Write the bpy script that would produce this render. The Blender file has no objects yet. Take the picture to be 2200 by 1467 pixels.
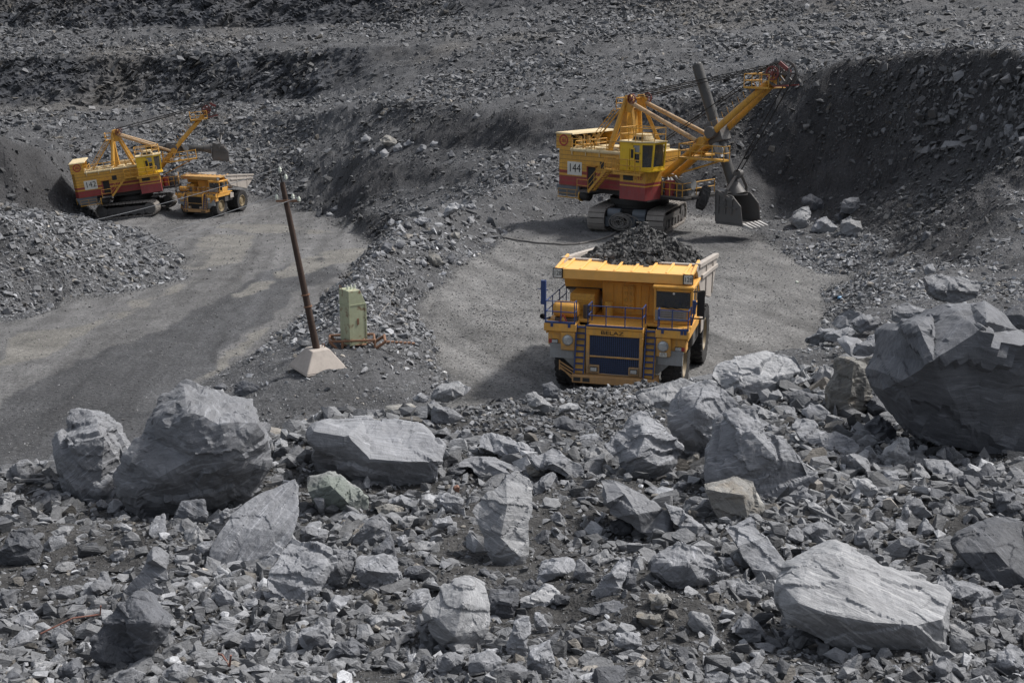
import bpy, bmesh, math, random
import numpy as np
from mathutils import Vector, Matrix, Euler
from mathutils.bvhtree import BVHTree
from mathutils.geometry import delaunay_2d_cdt

R = math.radians
random.seed(7)
rng = np.random.default_rng(11)
scene = bpy.context.scene
COL = scene.collection

# ------------------------------------------------------------------ camera
CAM_Z = 16.6
PITCH = R(14.17)
FPX, CX, CY = 2656.0, 1100.0, 733.5
cam_d = bpy.data.cameras.new('camera')
cam = bpy.data.objects.new('camera', cam_d)
COL.objects.link(cam)
cam.location = (0, 0, CAM_Z)
cam.rotation_euler = (R(90) - PITCH, 0, 0)
cam_d.sensor_width = 36.0
cam_d.lens = FPX / 2200.0 * 36.0
cam_d.clip_start = 0.1
cam_d.clip_end = 4000
scene.camera = cam

# ------------------------------------------------------------------ light
SUN_DIR = Vector((3.9, 1.9, 5.5)).normalized()          # towards the sun
SUN_EL = math.asin(SUN_DIR.z)
SUN_AZ = math.atan2(SUN_DIR.x, SUN_DIR.y)               # clockwise from +Y
world = bpy.data.worlds.new('World')
scene.world = world
world.use_nodes = True
wn = world.node_tree.nodes
wl = world.node_tree.links
wn.clear()
w_out = wn.new('ShaderNodeOutputWorld')
w_bg = wn.new('ShaderNodeBackground')
w_sky = wn.new('ShaderNodeTexSky')
w_sky.sky_type = 'NISHITA'
w_sky.sun_disc = False
w_sky.sun_elevation = SUN_EL
w_sky.sun_rotation = SUN_AZ
w_sky.dust_density = 3.0
w_hs = wn.new('ShaderNodeHueSaturation')
w_hs.inputs['Saturation'].default_value = 0.42
wl.new(w_sky.outputs[0], w_hs.inputs['Color'])
wl.new(w_hs.outputs[0], w_bg.inputs[0])
w_bg.inputs[1].default_value = 0.125
wl.new(w_bg.outputs[0], w_out.inputs[0])
sun_d = bpy.data.lights.new('sun', 'SUN')
sun_d.energy = 3.1
sun_d.angle = R(5.0)
sun_d.color = (1.0, 0.965, 0.925)
sun = bpy.data.objects.new('sun', sun_d)
COL.objects.link(sun)
sun.rotation_euler = (-SUN_DIR).to_track_quat('-Z', 'Y').to_euler()
scene.view_settings.view_transform = 'Standard'
scene.view_settings.look = 'None'
scene.view_settings.gamma = 1.0
scene.view_settings.exposure = 0.42
scene.view_settings.use_curve_mapping = False

# ------------------------------------------------------------------ survey helpers
CP, SP = math.cos(PITCH), math.sin(PITCH)
def ray(u, v):
    xc, yc = (u - CX) / FPX, (CY - v) / FPX
    return xc, CP + yc * SP, -SP + yc * CP
def tv(v):
    r = ray(CX, v)
    return -r[2] / r[1]
def at_y(u, v, Y):
    x, y, z = ray(u, v)
    k = Y / y
    return (x * k, Y, CAM_Z + z * k)
def at_z(u, v, Z):
    x, y, z = ray(u, v)
    k = (Z - CAM_Z) / z
    return (x * k, y * k, Z)
def left_z(Y):
    return -0.07 * max(0.0, Y - 60.0)
def at_left(u, v):
    t = tv(v)
    Y = CAM_Z / t
    if Y > 60:
        Y = (CAM_Z - 4.2) / (t - 0.07)
    return at_y(u, v, Y)
def project(p):
    """world point(s) -> photo pixel"""
    p = np.asarray(p, float)
    dx, dy, dz = p[..., 0], p[..., 1], p[..., 2] - CAM_Z
    f = dy * CP - dz * SP
    up = dy * SP + dz * CP
    return CX + FPX * dx / f, CY - FPX * up / f, f

# ------------------------------------------------------------------ noise
def _hash(ix, iy, iz, seed):
    h = (ix.astype(np.uint32) * np.uint32(374761393) + iy.astype(np.uint32) * np.uint32(668265263)
         + iz.astype(np.uint32) * np.uint32(2147483647) + np.uint32(seed * 974634777 & 0xffffffff))
    h = (h ^ (h >> np.uint32(13))) * np.uint32(1274126177)
    h = h ^ (h >> np.uint32(16))
    return (h & np.uint32(0xffff)).astype(np.float32) / 65535.0
def vnoise(p, seed=0):
    p = np.asarray(p, np.float32)
    i = np.floor(p).astype(np.int64)
    f = p - i
    f = f * f * (3 - 2 * f)
    out = 0
    for a in (0, 1):
        wx = f[:, 0] if a else 1 - f[:, 0]
        for b in (0, 1):
            wy = f[:, 1] if b else 1 - f[:, 1]
            for c in (0, 1):
                wz = f[:, 2] if c else 1 - f[:, 2]
                out = out + wx * wy * wz * _hash(i[:, 0] + a, i[:, 1] + b, i[:, 2] + c, seed)
    return out * 2 - 1
def fbm(p, octaves=4, seed=0, gain=0.5, lac=2.03):
    p = np.asarray(p, np.float32)
    a, s, out = 1.0, 0.0, 0
    for k in range(octaves):
        out = out + a * vnoise(p, seed + k * 17)
        s += a
        a *= gain
        p = p * lac + 11.3
    return out / s
def sstep(a, b, x):
    t = np.clip((x - a) / (b - a), 0, 1)
    return t * t * (3 - 2 * t)

# ------------------------------------------------------------------ object helpers
def tag(o, label=None, cat=None, group=None, kind=None):
    if label: o['label'] = label
    if cat: o['category'] = cat
    if group: o['group'] = group
    if kind: o['kind'] = kind
    return o
def empty(name, loc=(0, 0, 0), rot=(0, 0, 0), scale=1.0):
    o = bpy.data.objects.new(name, None)
    COL.objects.link(o)
    o.location = loc
    o.rotation_euler = rot
    o.scale = (scale, scale, scale)
    o.empty_display_size = 0.3
    return o
def link_mesh(name, me, parent=None):
    o = bpy.data.objects.new(name, me)
    COL.objects.link(o)
    if parent is not None:
        o.parent = parent
    return o
def np_mesh(name, verts, faces, mats=(), colors=None, fcol=None, matidx=None, smooth=False):
    """faces: (n,k) array, all of one size"""
    me = bpy.data.meshes.new(name)
    verts = np.ascontiguousarray(verts, np.float32)
    faces = np.ascontiguousarray(faces, np.int32)
    n, k = faces.shape
    me.vertices.add(len(verts))
    me.vertices.foreach_set('co', verts.ravel())
    me.loops.add(n * k)
    me.loops.foreach_set('vertex_index', faces.ravel())
    me.polygons.add(n)
    me.polygons.foreach_set('loop_start', np.arange(0, n * k, k, dtype=np.int32))
    if matidx is not None:
        me.polygons.foreach_set('material_index', np.ascontiguousarray(matidx, np.int32))
    me.polygons.foreach_set('use_smooth', np.full(n, smooth))
    me.update(calc_edges=True)
    for m in mats:
        me.materials.append(m)
    if colors is not None:
        a = me.color_attributes.new('Col', 'FLOAT_COLOR', 'POINT')
        c = np.ones((len(verts), 4), np.float32)
        c[:, :3] = colors
        a.data.foreach_set('color', c.ravel())
    return me

class MB:
    """collects shapes, links them as one mesh"""
    def __init__(s):
        s.v, s.f, s.m, s.cur = [], [], [], 0
    def mat(s, i):
        s.cur = i
        return s
    def add(s, vs, fs):
        b = len(s.v)
        s.v += [tuple(p) for p in vs]
        for f in fs:
            s.f.append([b + i for i in f])
            s.m.append(s.cur)
        return s
    def box(s, x0, x1, y0, y1, z0, z1, rot=None, piv=None):
        vs = [Vector((x, y, z)) for z in (z0, z1) for y in (y0, y1) for x in (x0, x1)]
        if rot is not None:
            pv = Vector(piv) if piv else Vector(((x0 + x1) / 2, (y0 + y1) / 2, (z0 + z1) / 2))
            M = Euler(rot).to_matrix()
            vs = [M @ (p - pv) + pv for p in vs]
        return s.add(vs, [(0, 2, 3, 1), (4, 5, 7, 6), (0, 1, 5, 4), (2, 6, 7, 3), (0, 4, 6, 2), (1, 3, 7, 5)])
    def hexa(s, p):
        """8 points: bottom 4 ccw, top 4 ccw"""
        return s.add(p, [(3, 2, 1, 0), (4, 5, 6, 7), (0, 1, 5, 4), (1, 2, 6, 5), (2, 3, 7, 6), (3, 0, 4, 7)])
    def prism(s, pts, axis, a, b):
        """extrude polygon pts (2D) along axis from a to b"""
        n = len(pts)
        def P(q, t):
            if axis == 'x': return (t, q[0], q[1])
            if axis == 'y': return (q[0], t, q[1])
            return (q[0], q[1], t)
        vs = [P(q, a) for q in pts] + [P(q, b) for q in pts]
        fs = [tuple(range(n))[::-1], tuple(range(n, 2 * n))]
        fs += [(i, (i + 1) % n, n + (i + 1) % n, n + i) for i in range(n)]
        return s.add(vs, fs)
    def tube(s, p0, p1, r0, r1=None, n=8, cap=True):
        r1 = r0 if r1 is None else r1
        p0, p1 = Vector(p0), Vector(p1)
        d = (p1 - p0)
        if d.length < 1e-6: return s
        q = d.to_track_quat('Z', 'Y').to_matrix()
        vs = []
        for p, r in ((p0, r0), (p1, r1)):
            for k in range(n):
                a = 2 * math.pi * k / n
                vs.append(p + q @ Vector((r * math.cos(a), r * math.sin(a), 0)))
        fs = [(i, (i + 1) % n, n + (i + 1) % n, n + i) for i in range(n)]
        if cap:
            fs += [tuple(range(n))[::-1], tuple(range(n, 2 * n))]
        return s.add(vs, fs)
    def path(s, pts, r, n=6):
        for a, b in zip(pts[:-1], pts[1:]):
            s.tube(a, b, r, n=n)
        return s
    def bar(s, p0, p1, w, h, up=(0, 0, 1)):
        p0, p1, up = Vector(p0), Vector(p1), Vector(up)
        d = (p1 - p0).normalized()
        sd = d.cross(up)
        if sd.length < 1e-4: sd = Vector((1, 0, 0))
        sd.normalize()
        u2 = sd.cross(d)
        sd, u2 = sd * w / 2, u2 * h / 2
        vs = [p0 - sd - u2, p0 + sd - u2, p0 + sd + u2, p0 - sd + u2, p1 - sd - u2, p1 + sd - u2, p1 + sd + u2, p1 - sd + u2]
        return s.add(vs, [(0, 1, 2, 3), (7, 6, 5, 4), (0, 4, 5, 1), (1, 5, 6, 2), (2, 6, 7, 3), (3, 7, 4, 0)])
    def lathe(s, prof, n, org, axis):
        """prof: (radius, along) list; closed loop if first==last; axis 'x','y','z'"""
        ox, oy, oz = org
        vs = []
        for (r, h) in prof:
            for k in range(n):
                a = 2 * math.pi * k / n
                c, q = r * math.cos(a), r * math.sin(a)
                vs.append((ox + h, oy + c, oz + q) if axis == 'x' else (ox + c, oy + h, oz + q) if axis == 'y' else (ox + c, oy + q, oz + h))
        fs = []
        for i in range(len(prof) - 1):
            for k in range(n):
                k2 = (k + 1) % n
                fs.append((i * n + k, i * n + k2, (i + 1) * n + k2, (i + 1) * n + k))
        return s.add(vs, fs)
    def build(s, name, mats, parent=None, bevel=0.0, smooth=False, seg=1):
        me = bpy.data.meshes.new(name)
        me.from_pydata([tuple(p) for p in s.v], [], s.f)
        mats = mats if isinstance(mats, (list, tuple)) else [mats]
        for m in mats: me.materials.append(m)
        me.polygons.foreach_set('material_index', s.m)
        bm = bmesh.new(); bm.from_mesh(me)
        bmesh.ops.recalc_face_normals(bm, faces=bm.faces)
        bm.to_mesh(me); bm.free()
        if smooth:
            me.polygons.foreach_set('use_smooth', [True] * len(me.polygons))
            me.set_sharp_from_angle(angle=R(38))
        o = link_mesh(name, me, parent)
        if bevel:
            md = o.modifiers.new('bevel', 'BEVEL')
            md.width = bevel; md.segments = seg; md.limit_method = 'ANGLE'; md.angle_limit = R(40)
        return o

def text_part(name, s, size, mat, parent, M, depth=0.004, align='CENTER', sx=1.0):
    cu = bpy.data.curves.new(name, 'FONT')
    cu.body = s; cu.size = size; cu.extrude = depth
    cu.align_x = align; cu.align_y = 'CENTER'
    t = bpy.data.objects.new(name, cu)
    COL.objects.link(t)
    dg = bpy.context.evaluated_depsgraph_get()
    me = bpy.data.meshes.new_from_object(t.evaluated_get(dg))
    bpy.data.objects.remove(t)
    bpy.data.curves.remove(cu)
    me.transform(Matrix.Diagonal((sx, 1, 1, 1)))
    me.transform(M)
    me.materials.clear()
    me.materials.append(mat)
    me.name = name
    return link_mesh(name, me, parent)
# ------------------------------------------------------------------ materials
class NT:
    def __init__(s, name):
        s.m = bpy.data.materials.new(name)
        s.m.use_nodes = True
        s.t = s.m.node_tree
        s.t.nodes.clear()
        s.out = s.n('ShaderNodeOutputMaterial')
        s.b = s.n('ShaderNodeBsdfPrincipled')
        s.l(s.b.outputs[0], s.out.inputs[0])
    def n(s, typ, **kw):
        k = s.t.nodes.new(typ)
        for a, v in kw.items():
            if a.startswith('i_'):
                k.inputs[a[2:].replace('_', ' ')].default_value = v
            else:
                setattr(k, a, v)
        return k
    def l(s, a, b): s.t.links.new(a, b)
    def coords(s, kind='Object', scale=(1, 1, 1), rot=(0, 0, 0)):
        c = s.n('ShaderNodeTexCoord')
        mp = s.n('ShaderNodeMapping')
        mp.inputs['Scale'].default_value = scale
        mp.inputs['Rotation'].default_value = rot
        s.l(c.outputs[kind], mp.inputs[0])
        return mp.outputs[0]
    def noise(s, vec, scale, detail=4, rough=0.55, dist=0.0):
        k = s.n('ShaderNodeTexNoise')
        k.inputs['Scale'].default_value = scale
        k.inputs['Detail'].default_value = detail
        k.inputs['Roughness'].default_value = rough
        k.inputs['Distortion'].default_value = dist
        s.l(vec, k.inputs['Vector'])
        return k.outputs['Fac']
    def ramp(s, fac, stops):
        k = s.n('ShaderNodeValToRGB')
        e = k.color_ramp.elements
        while len(e) < len(stops): e.new(0.5)
        for el, (p, c) in zip(e, stops):
            el.position = p
            el.color = (c, c, c, 1) if not isinstance(c, (tuple, list)) else (*c, 1)
        s.l(fac, k.inputs[0])
        return k.outputs[0]
    def mix(s, a, b, fac, mode='MIX'):
        k = s.n('ShaderNodeMix', data_type='RGBA', blend_type=mode)
        for idx, val in ((6, a), (7, b)):
            if isinstance(val, (tuple, list)): k.inputs[idx].default_value = (*val, 1)
            else: s.l(val, k.inputs[idx])
        if isinstance(fac, (int, float)): k.inputs[0].default_value = fac
        else: s.l(fac, k.inputs[0])
        return k.outputs[2]
    def math(s, op, a, b=0.0, clamp=False):
        k = s.n('ShaderNodeMath', operation=op, use_clamp=clamp)
        for i, val in enumerate((a, b)):
            if isinstance(val, (int, float)): k.inputs[i].default_value = val
            else: s.l(val, k.inputs[i])
        return k.outputs[0]
    def bump(s, h, strength=0.5, dist=0.02, normal=None):
        k = s.n('ShaderNodeBump')
        k.inputs['Strength'].default_value = strength
        k.inputs['Distance'].default_value = dist
        s.l(h, k.inputs['Height'])
        if normal is not None: s.l(normal, k.inputs['Normal'])
        return k.outputs[0]
    def col(s, c):
        if isinstance(c, (tuple, list)): s.b.inputs['Base Color'].default_value = (*c, 1)
        else: s.l(c, s.b.inputs['Base Color'])
    def rough(s, r):
        if isinstance(r, (int, float)): s.b.inputs['Roughness'].default_value = r
        else: s.l(r, s.b.inputs['Roughness'])
    def nrm(s, n): s.l(n, s.b.inputs['Normal'])

def mat_rock(name, base, streak=0.35, rust=0.0, tint=None):
    """foliated grey rock; base = mean albedo"""
    t = NT(name)
    v = t.coords('Object')
    oi = t.n('ShaderNodeObjectInfo')
    vs = t.coords('Object', scale=(1.0, 1.0, 9.0), rot=(0.35, 0.5, 0.2))
    vf = t.coords('Object', scale=(3.0, 3.0, 60.0), rot=(0.35, 0.5, 0.2))
    n1 = t.noise(v, 1.7, 5, 0.6)
    n2 = t.noise(vs, 2.2, 6, 0.65, 0.6)
    n3 = t.noise(vf, 1.6, 4, 0.6, 0.3)
    n4 = t.noise(v, 42.0, 3, 0.7)
    f = t.math('ADD', t.math('MULTIPLY', n1, 0.35), t.math('MULTIPLY', n2, 0.65))
    b = base
    c = t.ramp(f, [(0.28, tuple(k * 0.55 for k in b)), (0.46, tuple(k * 0.9 for k in b)), (0.60, tuple(k * 1.15 for k in b)), (0.74, tuple(k * 1.5 for k in b))])
    sv = t.ramp(n3, [(0.54, 0.0), (0.68, 1.0)])
    vn = t.noise(t.coords('Object', scale=(1.2, 1.2, 14.0), rot=(-0.5, 0.9, 0.4)), 1.1, 3, 0.5, 1.2)
    c = t.mix(c, tuple(min(.5, k * 2.2) for k in b), t.math('MULTIPLY', t.ramp(vn, [(0.61, 0.0), (0.66, 1.0)]), 0.45))
    c = t.mix(c, tuple(k * 1.9 for k in b), t.math('MULTIPLY', sv, streak))
    sp = t.ramp(n4, [(0.6, 0.0), (0.75, 1.0)])
    c = t.mix(c, tuple(k * 1.7 for k in b), t.math('MULTIPLY', sp, 0.3))
    rb = t.n('ShaderNodeMapRange', i_From_Min=0.0, i_From_Max=1.0, i_To_Min=0.8, i_To_Max=1.2)
    t.l(oi.outputs['Random'], rb.inputs['Value'])
    hv = t.n('ShaderNodeHueSaturation')
    t.l(rb.outputs[0], hv.inputs['Value']); t.l(c, hv.inputs['Color'])
    c = hv.outputs[0]
    if tint:
        k = t.ramp(t.noise(v, 1.1, 3, 0.5), [(0.45, 0.0), (0.6, 1.0)])
        c = t.mix(c, tint, t.math('MULTIPLY', k, 0.75))
    if rust:
        k = t.ramp(t.noise(v, 2.6, 5, 0.65), [(0.5, 0.0), (0.68, 1.0)])
        c = t.mix(c, (0.2, 0.145, 0.08), t.math('MULTIPLY', k, rust))
    t.col(c)
    t.rough(0.72)
    t.b.inputs['Specular IOR Level'].default_value = 0.35
    n5 = t.noise(v, 9.0, 6, 0.7)
    h = t.math('ADD', t.math('MULTIPLY', n2, 0.35), t.math('ADD', t.math('MULTIPLY', n3, 0.14), t.math('ADD', t.math('MULTIPLY', n4, 0.15), t.math('MULTIPLY', n5, 0.8))))
    t.nrm(t.bump(h, 0.6, 0.06))
    return t.m

ROCK = [mat_rock('rock_grey', (0.185, 0.19, 0.202), 0.3),
        mat_rock('rock_dark', (0.095, 0.099, 0.109), 0.3),
        mat_rock('rock_pale', (0.24, 0.244, 0.252), 0.35),
        mat_rock('rock_brownish', (0.195, 0.19, 0.177), 0.25, rust=0.4),
        mat_rock('rock_greenish', (0.21, 0.215, 0.212), 0.3, tint=(0.14, 0.165, 0.14))]

def mat_rubble():
    t = NT('rubble_stone')
    a = t.n('ShaderNodeVertexColor', layer_name='Col')
    v = t.coords('Object')
    n = t.noise(v, 9.0, 4, 0.65)
    n2 = t.noise(t.coords('Object', scale=(4, 4, 22), rot=(0.6, 0.4, 0.0)), 2.5, 4, 0.65, 0.4)
    k = t.ramp(t.math('ADD', t.math('MULTIPLY', n, 0.5), t.math('MULTIPLY', n2, 0.5)), [(0.3, 0.6), (0.5, 1.0), (0.7, 1.45)])
    t.col(t.mix(a.outputs[0], k, 1.0, 'MULTIPLY'))
    t.rough(0.75)
    t.b.inputs['Specular IOR Level'].default_value = 0.35
    t.nrm(t.bump(t.math('ADD', n, n2), 0.6, 0.05))
    return t.m
RUBBLE = mat_rubble()

def mat_ground():
    t = NT('pit_ground')
    a = t.n('ShaderNodeVertexColor', layer_name='Col')
    z = t.n('ShaderNodeAttribute', attribute_name='rough')
    v = t.coords('Object')
    n1 = t.noise(v, 0.35, 6, 0.65)
    n2 = t.noise(v, 5.0, 5, 0.7)
    n3 = t.noise(v, 24.0, 3, 0.7)
    vo = t.n('ShaderNodeTexVoronoi', feature='F1')
    vo.inputs['Scale'].default_value = 4.0
    t.l(v, vo.inputs['Vector'])
    k = t.ramp(n1, [(0.3, 0.78), (0.5, 1.0), (0.7, 1.25)])
    k2 = t.ramp(n2, [(0.3, 0.6), (0.5, 1.0), (0.72, 1.5)])
    k3 = t.ramp(n3, [(0.3, 0.7), (0.5, 1.0), (0.7, 1.4)])
    c = t.mix(a.outputs[0], k, 1.0, 'MULTIPLY')
    c = t.mix(c, k2, 1.0, 'MULTIPLY')
    c = t.mix(c, k3, 0.9, 'MULTIPLY')
    t.col(c)
    t.rough(0.9)
    t.b.inputs['Specular IOR Level'].default_value = 0.2
    h = t.math('ADD', t.math('MULTIPLY', n2, 1.0), t.math('ADD', t.math('MULTIPLY', n3, 0.5), t.math('MULTIPLY', vo.outputs['Distance'], 0.5)))
    t.nrm(t.bump(h, 0.9, 0.10))
    return t.m
GROUND = mat_ground()

def paint(name, c, dirt=0.3, rough=0.45, dirtc=(0.14, 0.125, 0.105), spec=0.4, scale=1.2, rust=0.0, metal=0.0, mud=None):
    t = NT(name)
    v = t.coords('Object')
    vz = t.coords('Object', scale=(3.0, 3.0, 0.45))
    n1 = t.noise(v, scale, 5, 0.6)
    n2 = t.noise(vz, 2.2, 5, 0.65)
    n3 = t.noise(v, 14, 3, 0.7)
    tone = t.ramp(n1, [(0.3, 0.86), (0.5, 1.0), (0.7, 1.08)])
    cc = t.mix(c, tone, 1.0, 'MULTIPLY')
    d = t.ramp(t.math('ADD', t.math('MULTIPLY', n2, 0.6), t.math('MULTIPLY', n3, 0.4)), [(0.42, 0.0), (0.7, 1.0)])
    cc = t.mix(cc, dirtc, t.math('MULTIPLY', d, dirt))
    if mud:                                          # road dirt thrown up on the lower panels
        sp = t.n('ShaderNodeSeparateXYZ'); t.l(v, sp.inputs[0])
        mr = t.n('ShaderNodeMapRange', i_From_Min=mud[1], i_From_Max=mud[0], i_To_Min=0.0, i_To_Max=0.5)
        t.l(sp.outputs[2], mr.inputs['Value'])
        k = t.ramp(t.math('ADD', mr.outputs[0], t.math('MULTIPLY', t.noise(v, 3.2, 5, 0.7), 0.8)), [(0.5, 0.0), (0.85, 0.8)])
        cc = t.mix(cc, (0.21, 0.17, 0.13), k)
    if rust:
        rr = t.ramp(t.noise(v, 1.9, 6, 0.7), [(0.55, 0.0), (0.63, 1.0)])
        cc = t.mix(cc, (0.13, 0.055, 0.025), t.math('MULTIPLY', rr, rust))
    t.col(cc)
    t.rough(t.math('ADD', t.math('MULTIPLY', d, 0.25), rough, clamp=True))
    t.b.inputs['Specular IOR Level'].default_value = spec
    t.b.inputs['Metallic'].default_value = metal
    t.nrm(t.bump(n3, 0.08, 0.02))
    return t.m

YEL = paint('truck_yellow_paint', (0.68, 0.34, 0.055), 0.5, rough=.55, dirtc=(.3, .22, .13), mud=(1.0, 3.6), rust=.12)
YEL2 = paint('faded_yellow_paint', (0.62, 0.335, 0.06), 0.42, rust=0.15)
EYEL = paint('shovel_yellow_paint', (0.56, 0.29, 0.035), 0.5, rust=0.35)
ECAB = paint('cab_bright_yellow_paint', (0.68, 0.44, 0.02), 0.2)
ERED = paint('shovel_red_paint', (0.25, 0.036, 0.038), 0.42, dirtc=(0.17, 0.12, 0.11))
ECREAM = paint('bleached_roof_paint', (0.62, 0.50, 0.29), 0.35, rough=0.6)
BLUE = paint('blue_rail_paint', (0.022, 0.05, 0.16), 0.25)
BLUEG = paint('blue_grille_paint', (0.042, 0.068, 0.15), 0.35, dirtc=(0.05, 0.06, 0.08))
GREYB = paint('dusty_body_steel', (0.37, 0.335, 0.30), 0.5, rough=0.7, dirtc=(0.25, 0.22, 0.19))
GREYP = paint('light_grey_paint', (0.27, 0.28, 0.285), 0.4, rough=0.55)
CWGREY = paint('blue_grey_paint', (0.12, 0.14, 0.165), 0.5)
DARK = paint('black_steel', (0.022, 0.021, 0.021), 0.5, rough=0.6, dirtc=(0.07, 0.065, 0.06))
STEEL = paint('worn_dark_steel', (0.10, 0.097, 0.095), 0.6, rough=0.5, dirtc=(0.13, 0.12, 0.11), rust=0.2, metal=0.15)
TRACKS = paint('muddy_track_steel', (0.23, 0.21, 0.19), 0.7, rough=0.7, dirtc=(0.22, 0.2, 0.175))
TYRE = paint('dusty_tyre_rubber', (0.03, 0.03, 0.031), 0.55, rough=0.85, dirtc=(0.12, 0.112, 0.105), spec=0.2)
REDP = paint('dull_red_wheel_paint', (0.17, 0.03, 0.028), 0.45)
BROWNY = paint('dusty_bumper_paint', (0.42, 0.235, 0.09), 0.6, dirtc=(0.23, 0.17, 0.12))
WHITE = paint('white_plate_paint', (0.62, 0.60, 0.54), 0.25)
BLACKP = paint('black_letter_paint', (0.015, 0.014, 0.014), 0.1, rough=0.6)
DRED = paint('sign_red_paint', (0.30, 0.03, 0.03), 0.2)
CHROME = paint('lamp_glass', (0.45, 0.47, 0.48), 0.25, rough=0.15, spec=0.8, metal=0.5)
GREENP = paint('pale_green_paint', (0.37, 0.395, 0.265), 0.4, rough=0.5, dirtc=(0.2, 0.2, 0.13), rust=0.8, scale=2.0)
RUSTY = paint('rusty_steel', (0.20, 0.105, 0.062), 0.6, rough=0.75, dirtc=(0.13, 0.085, 0.06))
CONC = paint('pale_concrete', (0.43, 0.385, 0.345), 0.4, rough=0.85, dirtc=(0.27, 0.24, 0.21), spec=0.2)
WOOD = paint('dark_brown_pole', (0.055, 0.038, 0.031), 0.4, rough=0.8, dirtc=(0.14, 0.10, 0.08), spec=0.2)
PORC = paint('pale_porcelain', (0.55, 0.58, 0.50), 0.1, rough=0.25)
WIRE = paint('bare_wire', (0.42, 0.42, 0.42), 0.1, rough=0.4, metal=0.3)
CABLE = paint('dusty_cable', (0.17, 0.16, 0.15), 0.4, rough=0.7)
REDR = paint('red_rod_paint', (0.22, 0.10, 0.075), 0.4, rough=0.7)
SKIN = paint('skin', (0.42, 0.22, 0.15), 0.0, rough=0.5)
CLOTH = paint('dark_work_cloth', (0.05, 0.035, 0.04), 0.1, rough=0.85)
def mat_glass(name, c):
    t = NT(name)
    t.col(c)
    t.rough(0.06)
    t.b.inputs['Specular IOR Level'].default_value = 0.6
    tr = t.n('ShaderNodeBsdfTransparent')
    tr.inputs[0].default_value = (0.75, 0.78, 0.8, 1)
    mx = t.n('ShaderNodeMixShader')
    mx.inputs[0].default_value = 0.55
    t.l(tr.outputs[0], mx.inputs[1]); t.l(t.b.outputs[0], mx.inputs[2])
    t.l(mx.outputs[0], t.out.inputs[0])
    return t.m
GLASS = mat_glass('cab_glass', (0.075, 0.08, 0.085))
STICK = paint('dark_stick_steel', (0.055, 0.054, 0.053), 0.5, rough=0.5, dirtc=(0.10, 0.095, 0.09))
CANOPY2 = paint('brown_dusty_canopy_paint', (0.44, 0.25, 0.075), 0.5, dirtc=(.28, .2, .12))
# ------------------------------------------------------------------ terrain (breaklines -> TIN -> fine sheet)
CTRL = []
def dens(pts, step=0.03):
    out = []
    for a, b in zip(pts[:-1], pts[1:]):
        a, b = np.array(a), np.array(b)
        d = np.linalg.norm((b - a)[:2])
        n = max(1, int(d / max(0.6, step * max(a[1], b[1], 8))))
        for k in range(n): out.append(a + (b - a) * k / n)
    out.append(np.array(pts[-1]))
    return out
def line(pts): CTRL.extend(dens(pts))
def LY(*q): line([at_y(u, v, Y) for u, v, Y in q])
def LZ(*q): line([at_z(u, v, z) for u, v, z in q])
def LW(*q): line(list(q))

# near slope under the camera
LW((-60, -30, 16), (60, -30, 16))
LW((-40, 0, 14.6), (40, 0, 14.6))
LW((-20, 4, 13.5), (20, 4, 13.5))
LY((-900, 1467, 9), (-400, 1467, 9), (500, 1467, 9), (1500, 1467, 9), (2600, 1467, 9), (3400, 1467, 9))
LY((-700, 1300, 11.5), (300, 1300, 11.5), (1300, 1300, 11.5), (3000, 1300, 11.5))
LY((-600, 1150, 14.5), (300, 1150, 14.5), (1300, 1150, 14.5), (2900, 1150, 14.5))
LY((300, 1000, 18.5), (900, 1000, 18.5), (1500, 1000, 18.5), (2800, 1000, 18.5))
# crest of the near pile
LY((-700, 1090, 16), (-200, 1080, 16.5), (0, 1072, 17), (150, 1052, 17.5), (270, 1015, 18.3), (420, 980, 19), (560, 930, 21), (700, 897, 23),
   (850, 874, 25), (950, 872, 25.5), (1100, 892, 24.5), (1250, 908, 24), (1360, 902, 24), (1430, 880, 26), (1520, 820, 30), (1620, 790, 33), (1720, 742, 40), (1800, 692, 48),
   (1880, 637, 58), (1940, 597, 68))
LY((1700, 900, 24), (1900, 800, 30), (2050, 730, 38), (2200, 660, 45), (2700, 640, 46))
# hidden foot of that pile on the pit floor
LW((-60, 29, 0), (-22, 31, 0), (-14, 32, 0), (-9, 35, 0), (-4, 41, 0), (2, 43, 0), (8, 44, 0), (11.5, 51, 0), (15, 60, 0), (18.6, 70, 0), (20.5, 78, 0))
# foot of the right hand wall and its apron
LZ((1900, 592, 0), (1764, 578, 0), (1680, 545, 0), (1620, 500, 0), (1560, 462, 0), (1400, 450, 0), (1190, 458, 0), (1080, 486, 0), (1060, 515, 0))
LY((1640, 455, 114), (1760, 470, 108), (1860, 500, 97), (1960, 540, 84), (2060, 580, 73), (2200, 610, 62), (2700, 600, 60))
LY((1700, 440, 116), (1850, 400, 110), (1950, 380, 103), (2080, 395, 92), (2200, 430, 79), (2700, 430, 76))
LY((1900, 330, 108), (2050, 300, 102), (2200, 300, 90))
# crest of the right hand wall
LY((1050, 236, 150), (1153, 235, 139), (1305, 232, 135), (1463, 207, 134), (1600, 190, 131), (1736, 164, 127), (1873, 131, 119), (2009, 109, 111),
   (2145, 106, 102), (2230, 128, 93), (2700, 140, 84))
LY((1153, 330, 131), (1305, 340, 127), (1463, 345, 124), (1600, 340, 122))
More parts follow.
